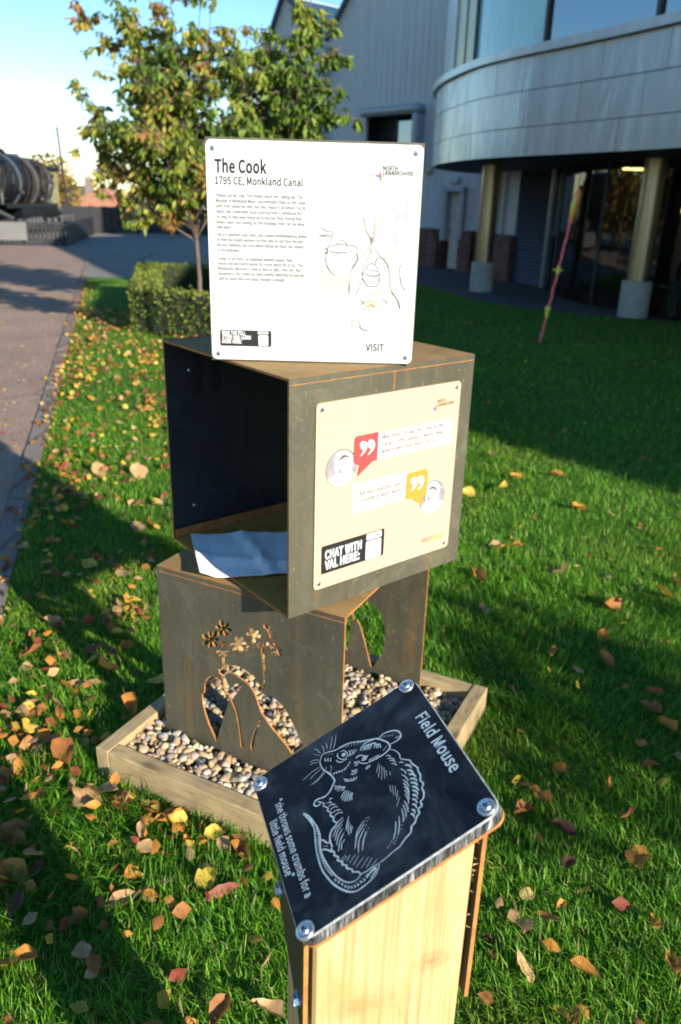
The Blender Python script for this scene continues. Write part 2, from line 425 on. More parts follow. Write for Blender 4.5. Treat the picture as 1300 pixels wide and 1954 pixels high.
MOUSE_MID=[[(-20,511),(13,546),(67,555)],[(-9,506),(25,539),(78,551)],[(56,503),(89,537),(142,547)],[(67,498),(101,531),(153,543)],[(115,496),(147,535),(202,552)],[(126,491),(159,529),(213,547)],[(176,482),(200,522),(250,542)],[(187,477),(212,516),(261,538)],[(224,473),(254,510),(306,524)],[(235,468),(266,503),(316,519)],[(272,464),(312,498),(369,507)],[(282,460),(324,492),(379,502)],[(316,451),(357,480),(410,482)],[(326,446),(368,474),(420,478)],[(366,428),(398,457),(445,460)],[(376,424),(409,451),(455,456)],[(411,409),(445,434),(490,434)],[(421,404),(456,428),(500,429)],[(466,384),(495,409),(535,407)],[(475,380),(505,402),(545,403)],[(516,355),(548,375),(584,367)],[(526,351),(558,369),(593,363)],[(552,327),(583,347),(619,339)],[(562,323),(593,341),(628,335)],[(-7,448),(43,472),(100,478)],[(71,433),(132,456),(198,460)],[(138,417),(202,438),(268,441)],[(177,406),(252,420),(325,416)],[(216,396),(288,408),(359,401)],[(265,380),(336,390),(403,381)],[(314,365),(382,370),(444,357)],[(378,331),(455,329),(524,310)],[(406,301),(491,296),(567,273)],[(443,272),(527,256),(599,223)],[(501,217),(603,178),(689,125)],[(534,167),(630,122),(710,63)],[(-268,382),(-256,408),(-224,423)],[(-223,383),(-198,420),(-153,445)],[(-181,392),(-156,424),(-113,441)],[(-131,391),(-109,420),(-68,435)],[(-83,467),(-76,491),(-48,504)],[(-237,277),(-139,213)],[(-205,284),(-70,207)],[(-172,293),(-20,227)],[(-145,305),(-7,262)],[(-97,312),(-22,294)],[(-51,338),(0,329)],[(106,273),(194,255)],[(126,296),(247,264)],[(152,319),(281,277)],[(219,323),(321,270)],[(308,310),(387,239)],[(-166,-146),(-146,-197),(-104,-238)],[(-147,-133),(-118,-188),(-68,-232)],[(-129,-120),(-97,-173),(-46,-214)],[(-104,-110),(-77,-158),(-30,-194)],[(-90,-102),(-59,-142),(-10,-169)],[(-82,-99),(-50,-126),(-3,-138)],[(-266,-188),(-279,-225),(-267,-259)],[(-247,-175),(-256,-214),(-242,-249)],[(-234,-160),(-237,-202),(-217,-238)],[(-222,-145),(-218,-180),(-192,-207)],[(-212,-139),(-206,-165),(-178,-180)],[(-318,-242),(-296,-235),(-291,-219)],[(-331,-126),(-301,-112),(-291,-88)],[(-290,-127),(-274,-102),(-282,-78)],[(-263,-105),(-256,-74),(-274,-48)],[(-242,-79),(-240,-43),(-262,-13)],[(-228,-52),(-226,-16),(-248,14)],[(-365,-15),(-340,14),(-338,47)],[(-346,-22),(-319,14),(-316,52)],[(-328,-42),(-299,-8),(-293,30)],[(-456,51),(-431,70),(-428,94)],[(-436,44),(-413,66),(-413,91)],[(-405,39),(-388,60),(-395,82)],[(-264,125),(-273,145),(-301,152)],[(-258,142),(-267,162),(-295,169)],[(-265,164),(-267,181),(-288,186)],[(-171,-350),(-193,-337),(-173,-317)],[(-158,-393),(-155,-359),(-116,-336)],[(-109,-390),(-109,-346),(-70,-307)],[(-53,-383),(-63,-339),(-32,-295)],[(-1,-375),(-6,-326),(27,-278)],[(48,-367),(40,-319),(71,-271)],[(189,-414),(139,-358),(126,-287)],[(270,-460),(195,-388),(155,-297)],[(324,-454),(243,-399),(194,-323)],[(385,-457),(300,-407),(244,-335)],[(463,-463),(367,-413),(298,-339)],[(466,-431),(407,-405),(377,-357)],[(300,-318),(222,-278),(154,-232)],[(361,-303),(275,-284),(216,-248)],[(359,-278),(293,-262),(260,-248)],[(322,-252),(288,-240)],[(440,-255),(368,-202),(313,-106)],[(544,-301),(427,-236),(349,-116)],[(609,-286),(485,-234),(393,-133)],[(613,-244),(506,-188),(440,-127)],[(565,-471),(545,-411)],[(581,-453),(568,-398)],[(615,-424),(574,-364)],[(655,-403),(601,-318)],[(699,-378),(634,-292)],[(736,-362),(685,-259)],[(778,-320),(715,-215)],[(803,-272),(747,-186)],[(834,-237),(789,-150)],[(-707,-62),(-676,-84),(-621,-78),(-578,-46),(-561,2)],[(-702,-37),(-680,10),(-604,24),(-576,-6)],[(-648,53),(-603,57),(-565,17)],[(-631,81),(-582,81),(-562,36)],[(-613,108),(-574,105),(-560,65)],[(-599,130),(-570,130)],[(-627,-117),(-586,-104),(-559,-80),(-550,-42),(-547,-3)],[(-741,-208),(-729,-225),(-694,-226)],[(-718,-181),(-706,-199),(-671,-200)],[(-695,-155),(-683,-172),(-648,-173)],[(-801,-192),(-782,-192)],[(-775,-162),(-756,-162)],[(-749,-133),(-730,-132)],[(-605,-205),(-582,-191)],[(-575,-202),(-553,-188)],[(-552,-216),(-530,-202)],[(-529,-231),(-507,-217)],[(-470,-211),(-474,-188),(-454,-208)],[(-461,-180),(-466,-157),(-445,-178)],[(-453,-150),(-458,-127),(-437,-147)],[(-438,-122),(-443,-99),(-422,-119)],[(-436,-89),(-441,-66),(-420,-87)],[(-439,-62),(-451,-47),(-423,-59)],[(-455,-29),(-467,-14),(-439,-27)],[(-475,-2),(-487,13),(-459,0)],[(-736,-11),(-767,16)],[(-723,12),(-754,39)],[(-711,35),(-742,62)],[(-699,58),(-729,85)],[(-681,93),(-710,119)],[(-663,127),(-691,153)],[(-645,161),(-672,188)],[(-627,195),(-653,221)],[(-610,229),(-635,255)],[(-517,187),(-565,226),(-548,287)],[(-508,203),(-559,245),(-538,302)],[(-500,219),(-553,265),(-528,317)],[(-492,234),(-547,284),(-519,332)],[(-484,250),(-541,303),(-509,347)],[(-475,266),(-535,322),(-499,362)],[(-409,127),(-385,164),(-401,197)],[(-421,138),(-395,173),(-408,205)],[(-432,149),(-405,182),(-416,213)],[(-444,160),(-415,191),(-423,221)],[(-532,429),(-547,460)],[(-516,457),(-529,486)],[(-500,484),(-510,512)],[(-484,511),(-491,538)],[(-468,538),(-473,564)],[(-407,559),(-430,585)],[(-394,574),(-417,600)],[(-384,586),(-407,611)],[(-458,306),(-506,345),(-439,338)],[(-441,326),(-488,365),(-421,358)],[(-423,346),(-471,384),(-404,378)],[(-352,377),(-365,406)],[(-359,399),(-372,429)],[(-375,422),(-388,451)],[(-349,197),(-339,259),(-332,329)],[(51,-593),(65,-580),(80,-582)],[(85,-597),(99,-584),(113,-587)],[(120,-599),(134,-586),(149,-588)],[(157,-608),(171,-595),(185,-597)],[(187,-615),(201,-602),(215,-604)],[(217,-622),(231,-609),(245,-611)],[(247,-629),(261,-616),(275,-618)],[(279,-634),(293,-621),(306,-623)],[(308,-641),(322,-628),(336,-630)],[(340,-645),(354,-632),(367,-634)],[(372,-648),(386,-635),(399,-637)],[(406,-648),(420,-636),(433,-637)],[(441,-647),(454,-635),(467,-637)],[(475,-646),(488,-634),(501,-636)],[(511,-642),(524,-630),(537,-632)],[(547,-639),(560,-626),(573,-628)],[(580,-629),(592,-617),(605,-619)],[(611,-622),(624,-610),(637,-612)],[(645,-610),(658,-598),(671,-600)],[(712,-593),(732,-579),(739,-598)],[(752,-572),(772,-558),(779,-577)],[(795,-547),(815,-533),(822,-551)],[(835,-526),(855,-512),(861,-531)],[(865,-502),(884,-489),(891,-507)],[(884,-475),(903,-462),(910,-480)],[(894,-444),(913,-431),(920,-449)],[(898,-412),(918,-399),(924,-417)],[(893,-376),(913,-363),(919,-381)],[(893,-342),(913,-328),(919,-347)],[(880,-308),(900,-295),(906,-313)],[(872,-293),(891,-280),(898,-299)]]
MOUSE_THIN=[[(-809,-137),(-889,-90),(-983,-44)],[(-795,-101),(-856,-53),(-977,6)],[(-846,-159),(-897,-143),(-947,-145)],[(-824,-208),(-901,-190),(-948,-200)],[(-845,-243),(-929,-265),(-972,-293)],[(-821,-258),(-903,-321)],[(-773,-287),(-812,-343),(-818,-393)],[(-742,-303),(-776,-354),(-783,-404)],[(-674,-298),(-669,-428),(-640,-538)],[(-637,-296),(-620,-389),(-594,-462)],[(-594,-276),(-525,-379),(-514,-489)],[(-616,-240),(-539,-314),(-501,-453)]]
MOUSE_DOTS=[(308,-84),(305,-60),(335,-55),(341,-88),(378,-111),(427,-103),(522,317),(552,273),(582,257),(622,203),(656,180),(710,107),(735,82),(750,61),(721,44),(740,13),(749,-10),(439,351),(473,338),(495,329),(303,-575),(318,-559),(334,-542)]
MOUSE_EYE=[(-636,-16)]
SCREWS=[(-1020,969),(-976,-1007),(983,968),(1009,-1005)]
CUT_FRONT=[[(1713,2424),(1963,2471),(2094,2411),(2166,2292),(2159,2094),(2369,1947),(2366,1858),(2165,1210),(1959,543),(1862,182),(1767,378),(1595,730),(1471,1097),(1403,1435),(1398,1725),(1479,1774),(1501,2048),(1570,2268)],[(2224,2954),(2336,3032),(2490,3060),(2750,3080),(2963,3035),(3196,2951),(3342,2790),(3458,2618),(3490,2545),(3557,2419),(3759,2459),(3925,2419),(4112,2315),(4277,2141),(4401,1930),(4546,1684),(4672,1429),(4805,1199),(4469,747),(4174,1066),(3751,1434),(3435,1798),(3299,2181),(3216,2388),(3061,2570),(2912,2639),(2612,2761),(2349,2752),(2259,2667),(2262,2496),(2381,2342),(2468,2306),(2604,2468),(2815,2530),(2740,2334),(2594,2111),(2493,1946),(2626,1641),(2714,1274),(2771,666),(2848,322),(2728,353),(2701,730),(2649,1161),(2579,1536),(2432,1837),(2370,1991),(2195,2106),(2194,2323),(2144,2565),(2037,2659),(2023,2783),(2108,2789)],[(3411,1637),(3435,1515),(3327,1189),(3217,835),(3177,549),(3129,293),(3066,506),(3100,701),(3208,1100),(3330,1366)],[(2158,3208),(2251,3237),(2234,2978),(2170,2916)],[(3473,3902),(3556,3927),(3597,3124),(3587,2913),(3534,2652),(3483,2627),(3545,2941),(3528,3267)],[(1718,3646),(1589,3623),(1512,3653),(1496,3746),(1609,3792),(1697,3765),(1753,3716),(1770,3720),(1718,3797),(1715,3874),(1766,3952),(1824,3907),(1833,3825),(1822,3746),(1834,3758),(1872,3886),(1927,3973),(2007,4022),(2026,3916),(1964,3814),(1887,3740),(1875,3715),(1968,3778),(2042,3793),(2093,3751),(2023,3681),(1942,3661),(1876,3664),(1882,3651),(1980,3624),(2027,3572),(2016,3489),(1917,3479),(1861,3535),(1836,3601),(1822,3599),(1835,3501),(1811,3421),(1743,3357),(1702,3425),(1726,3515),(1768,3591),(1751,3585),(1666,3471),(1580,3409),(1492,3405),(1536,3524),(1632,3596),(1721,3632)],[(2154,4112),(2059,4080),(1996,4091),(1970,4151),(2056,4207),(2127,4198),(2174,4168),(2175,4187),(2115,4261),(2112,4341),(2174,4427),(2258,4386),(2266,4300),(2243,4219),(2254,4211),(2305,4313),(2372,4374),(2456,4385),(2433,4296),(2363,4227),(2292,4182),(2303,4177),(2418,4227),(2499,4229),(2544,4178),(2454,4108),(2362,4101),(2291,4119),(2277,4111),(2353,4070),(2382,4014),(2360,3939),(2267,3941),(2232,4003),(2226,4071),(2213,4067),(2197,3968),(2149,3895),(2066,3855),(2050,3941),(2100,4022),(2160,4080)],[(2498,4105),(2498,4117),(2502,4126),(2512,4133),(2516,4123),(2512,4113),(2505,4105),(2512,4109),(2530,4125),(2547,4131),(2560,4125),(2547,4105),(2529,4098),(2514,4097),(2511,4095),(2527,4092),(2534,4083),(2531,4068),(2514,4066),(2505,4075),(2502,4086),(2500,4082),(2500,4062),(2493,4046),(2476,4035),(2469,4051),(2477,4069),(2488,4083),(2488,4086),(2472,4072),(2459,4067),(2447,4073),(2458,4089),(2474,4095),(2486,4096)],[(2162,3661),(2134,3673),(2124,3693),(2134,3722),(2166,3722),(2179,3700),(2181,3677),(2198,3688),(2221,3735),(2251,3763),(2290,3769),(2282,3724),(2249,3691),(2216,3673),(2218,3667),(2267,3685),(2300,3679),(2313,3648),(2272,3623),(2235,3627),(2209,3640),(2206,3634),(2238,3605),(2247,3573),(2229,3535),(2186,3544),(2175,3581),(2178,3617),(2169,3624),(2149,3583),(2122,3559),(2089,3554),(2096,3593),(2125,3621),(2154,3637)],[(2667,3852),(2617,3912),(2614,3978),(2664,4050),(2723,4015),(2731,3945),(2718,3878),(2730,3885),(2769,3988),(2823,4055),(2898,4082),(2892,3996),(2833,3920),(2769,3865),(2776,3859),(2877,3922),(2954,3939),(3007,3902),(2930,3815),(2842,3793),(2773,3802),(2771,3786),(2862,3747),(2896,3682),(2863,3585),(2758,3587),(2717,3658),(2711,3734),(2696,3737),(2681,3633),(2633,3556),(2547,3514),(2537,3599),(2586,3683),(2645,3747),(2645,3759),(2560,3689),(2489,3662),(2433,3684),(2493,3770),(2573,3803),(2638,3807)],[(2146,3349),(2065,3306),(2006,3304),(1973,3349),(2042,3409),(2108,3414),(2156,3398),(2251,3417),(2318,3464),(2372,3476),(2410,3445),(2359,3393),(2300,3377),(2252,3379),(2251,3371),(2315,3354),(2345,3319),(2338,3265),(2266,3253),(2230,3290),(2217,3336),(2189,3330),(2165,3257),(2125,3208),(2065,3188),(2066,3254),(2109,3309),(2156,3345)],[(3003,3803),(3008,3838),(3024,3864),(3052,3878),(3058,3848),(3042,3819),(3021,3799),(3028,3799),(3067,3827),(3098,3833),(3121,3815),(3090,3780),(3055,3771),(3027,3774),(3021,3755),(3049,3721),(3051,3683),(3023,3643),(2984,3661),(2980,3702),(2990,3740),(2984,3758),(2960,3730),(2937,3717),(2914,3722),(2930,3752),(2955,3767),(2978,3773)],[(3173,4188),(3082,4156),(3020,4167),(2994,4227),(3071,4272),(3140,4264),(3189,4239),(3191,4251),(3129,4308),(3111,4372),(3144,4445),(3228,4425),(3250,4355),(3244,4284),(3253,4272),(3278,4353),(3323,4407),(3389,4428),(3390,4354),(3343,4293),(3291,4253),(3311,4254),(3414,4307),(3490,4308),(3533,4250),(3447,4174),(3362,4168),(3300,4191),(3266,4162),(3302,4088),(3294,4017),(3234,3949),(3174,3997),(3180,4076),(3209,4145)],[(3085,4416),(3069,4422),(3063,4434),(3069,4450),(3087,4449),(3094,4437),(3095,4424),(3097,4421),(3099,4435),(3106,4446),(3117,4451),(3120,4439),(3113,4428),(3105,4419),(3100,4414),(3105,4418),(3109,4418),(3112,4416),(3108,4411),(3104,4410),(3100,4411),(3099,4407),(3102,4400),(3102,4393),(3096,4387),(3090,4391),(3091,4399),(3094,4405),(3083,4401),(3064,4388),(3048,4385),(3037,4394),(3053,4411),(3070,4415),(3083,4413)],[(3657,4512),(3582,4546),(3553,4601),(3579,4680),(3665,4676),(3699,4618),(3706,4555),(3717,4546),(3727,4622),(3761,4677),(3823,4706),(3837,4641),(3801,4579),(3757,4535),(3767,4532),(3844,4586),(3906,4598),(3951,4561),(3891,4492),(3822,4476),(3767,4484),(3769,4470),(3845,4436),(3875,4380),(3849,4299),(3761,4302),(3726,4362),(3719,4427)],[(3814,4218),(3849,4272),(3888,4301),(3932,4300),(3913,4249),(3871,4216),(3831,4197),(3855,4199),(3944,4224),(4002,4214),(4029,4165),(3950,4110),(3882,4119),(3837,4149),(3826,4140),(3872,4084),(3876,4023),(3832,3956),(3768,3987),(3761,4054),(3776,4116),(3738,4110),(3660,4015),(3582,3972),(3505,3991),(3555,4093),(3641,4143),(3716,4161)],[(3962,3969),(3949,4018),(3961,4062),(4000,4097),(4028,4061),(4017,4013),(3995,3973),(4004,3975),(4049,4031),(4095,4056),(4139,4045),(4110,3985),(4061,3955),(4017,3945),(4018,3936),(4080,3937),(4114,3912),(4115,3859),(4053,3838),(4013,3863),(3993,3899),(3982,3900),(3994,3852),(3983,3809),(3945,3774),(3918,3810),(3929,3857),(3950,3896),(3935,3896),(3880,3844),(3831,3826),(3790,3846),(3829,3906),(3883,3929),(3928,3931)],[(3340,3936),(3347,3986),(3370,4023),(3410,4043),(3419,4000),(3395,3959),(3366,3930),(3368,3913),(3413,3929),(3442,3924),(3455,3895),(3415,3868),(3382,3872),(3359,3886),(3316,3866),(3286,3818),(3251,3793),(3213,3794),(3229,3843),(3266,3872),(3302,3886)]]
CUT_REAR=[[(3482,2517),(3810,2710),(4118,2663),(4356,2468),(4507,2196),(4593,1799),(4606,1270),(4539,871),(4374,546),(4193,185),(4116,244),(3944,797),(3792,1297),(3655,1689),(3532,1879),(3403,1831),(3341,2082)],[(3345,1976),(3330,1649),(3267,1196),(3217,630),(3106,373),(2941,434),(3025,1235),(3165,1818)]]
POT_DARK=[[(2433,2892),(2540,2911),(2611,2880),(2700,2891),(2764,2850),(2747,2799),(2649,2780),(2453,2783)],[(2443,2808),(2577,2803),(2746,2833)],[(2450,2951),(2539,2945),(2576,2896)],[(2453,2211),(2589,2211)],[(2824,2573),(2850,2616),(3047,2621),(3086,2537)],[(2832,2598),(2884,2685),(2973,2704),(3046,2655),(3076,2571)],[(2620,2456),(2615,2250),(2701,2044),(2849,1944)],[(3285,2474),(3327,2320),(3259,2198),(3208,2075)],[(2646,2491),(2800,2444),(3070,2451),(3267,2490)],[(2646,2491),(2672,2560),(2832,2598)],[(3084,2605),(3246,2592),(3292,2542),(3267,2490)],[(3446,2029),(3451,1907),(3529,1768),(3641,1718),(3785,1757),(3831,1882),(3828,2022)],[(3455,2029),(3594,1963),(3758,1967),(3828,2022),(3735,2072),(3590,2076),(3455,2029)],[(3517,2066),(3550,2171),(3629,2225),(3730,2193),(3809,2056)],[(3622,2687),(3629,2225)],[(3642,2121),(3713,2175)],[(3729,2210),(3751,2332),(3796,2341)],[(3571,2754),(3635,2721),(3706,2749)],[(3582,2720),(3637,2688),(3707,2715)],[(3579,2788),(3643,2764),(3713,2791)],[(3472,1322),(3507,1395),(3689,1435)],[(3803,1367),(3893,1405)],[(3457,1232),(3625,1200),(3774,1186)],[(3394,1445),(3471,1358),(3363,1301)],[(3549,1252),(3657,1327),(3771,1258)],[(3890,1476),(4023,1390),(3952,1335)],[(3254,1245),(3399,1302)],[(4284,2016),(4333,1789),(4451,1651)],[(4284,2016),(4292,2190),(4397,2262)],[(2584,2472),(2619,2525),(2647,2440),(2621,2405),(2584,2472)],[(3273,1487),(3385,1712)],[(3163,1776),(3151,1582)],[(4103,1624),(4280,1415),(4325,1254)],[(3905,2336),(4022,2149)],[(3253,973),(3413,922),(3436,813),(3493,760),(3681,737),(3981,717)],[(2720,2799),(2734,2596)]]
POT_TAN=[[(3384,3218),(3460,3087),(3484,2937),(3579,2788),(3636,2705)],[(3682,3308),(3698,3126),(3663,2925),(3626,2721)],[(3850,3296),(3833,3096),(3733,2943),(3653,2722)],[(3601,2687),(3537,2498),(3329,2269),(3191,2057),(3154,1776),(3152,1564),(3031,1275)],[(3619,2687),(3577,2396),(3462,2099),(3425,1871),(3387,1659),(3292,1487)],[(3682,2689),(3773,2453),(3982,2234),(4056,2010),(4101,1677),(4258,1468),(4336,1237)],[(3777,2350),(3941,2337),(4025,2459),(4147,2531),(4252,2602)],[(3433,3318),(3580,3634)],[(3225,2660),(3304,2982)],[(3412,959),(3262,991),(3248,845),(3417,813),(3569,725)]]
WASH=[('g',[(2983,3618),(3562,3633),(3462,3500),(3128,3474)]),('v',[(4301,3629),(4450,3633),(4455,3263),(4449,2912),(4285,2654),(4104,2666),(4098,3137),(4210,3372)]),('t',[(2444,2194),(2626,2164),(2830,1943),(3084,1985),(3057,1650),(2988,1488),(2475,1475)]),('y',[(2461,1170),(2961,1129),(2892,945),(2862,633),(2470,623)]),('b',[(3465,2012),(3811,2004),(3809,1846),(3713,1738),(3622,1732),(3490,1820)]),('b',[(2453,2775),(2739,2782),(2733,2613),(2637,2525),(2458,2486)]),('b',[(2638,2440),(3286,2457),(3309,2303),(3225,2110),(3084,1985),(2866,1961),(2681,2113)]),('o',[(3507,1395),(3689,1435),(3823,1331),(3734,1257),(3511,1269)]),('o',[(3628,1576),(3884,1601),(3760,1508),(3649,1506)])]
RED=[[(1952,4406),(2651,4407),(2647,3675),(2495,3673),(2185,3474),(2100,3419),(2008,3352),(2025,3519),(2065,3652),(1966,3676),(1876,3771),(1881,4048),(1886,4349)]]
ORANGE=[[(3708,3112),(4401,3117),(4477,3041),(4490,2372),(4326,2375),(4404,2107),(4284,2164),(4094,2252),(3944,2369),(3697,2400)]]
QUOTE=[[(2048,4171),(2087,4234),(2166,4248),(2255,4201),(2288,4103),(2248,3999),(2164,3915),(2079,3874),(2144,3975),(2177,4025),(2094,4067)],[(2292,4167),(2331,4230),(2411,4245),(2502,4199),(2544,4097),(2496,3984),(2412,3906),(2314,3867),(2391,3960),(2423,4019),(2340,4058)],[(3856,2871),(3890,2941),(3974,2970),(4078,2919),(4107,2806),(4057,2694),(3964,2621),(3878,2598),(3950,2685),(3973,2741),(3890,2789)],[(4102,2869),(4136,2938),(4213,2966),(4318,2915),(4349,2805),(4306,2690),(4225,2607),(4134,2586),(4207,2679),(4225,2743),(4141,2784)]]
PORT1={'circle':[(1504,3672),(950,3694),(1584,4275),(1457,3051),(2067,3596)],'hood':[(1281,3865),(1325,4048),(1473,4118),(1675,4083),(1834,3959),(1858,3774),(1804,3589),(1747,3543),(1772,3790),(1715,3925),(1594,3993),(1462,3942),(1399,3802),(1406,3594),(1323,3568)],'face':[(1431,3851),(1529,3944),(1682,3917),(1755,3793),(1754,3626),(1628,3524),(1507,3589),(1426,3715)],'dress':[(1012,3408),(1192,3497),(1407,3566),(1560,3523),(1763,3582),(1978,3415),(2008,3352),(1882,3192),(1680,3062),(1457,3051),(1201,3175)],'hair':[(1414,3868),(1510,3988),(1628,3987),(1715,3925),(1597,3932),(1464,3887)]}
PORT2={'circle':[(4730,2242),(4113,2264),(4838,2833),(4579,1636),(5313,2263)],'hood':[(4505,2431),(4508,2618),(4644,2700),(4856,2658),(4987,2521),(4998,2297),(4931,2119),(4880,2416),(4785,2531),(4658,2556),(4562,2482),(4559,2294),(4463,2220)],'face':[(4568,2418),(4661,2524),(4813,2462),(4893,2287),(4862,2182),(4738,2161),(4626,2248)],'dress':[(4280,1976),(4373,2082),(4487,2183),(4695,2170),(4906,2157),(5243,1988),(5180,1774),(4958,1646),(4579,1642),(4380,1778)],'hair':[(4585,2462),(4679,2552),(4808,2510),(4875,2386),(4770,2471),(4664,2492)]}
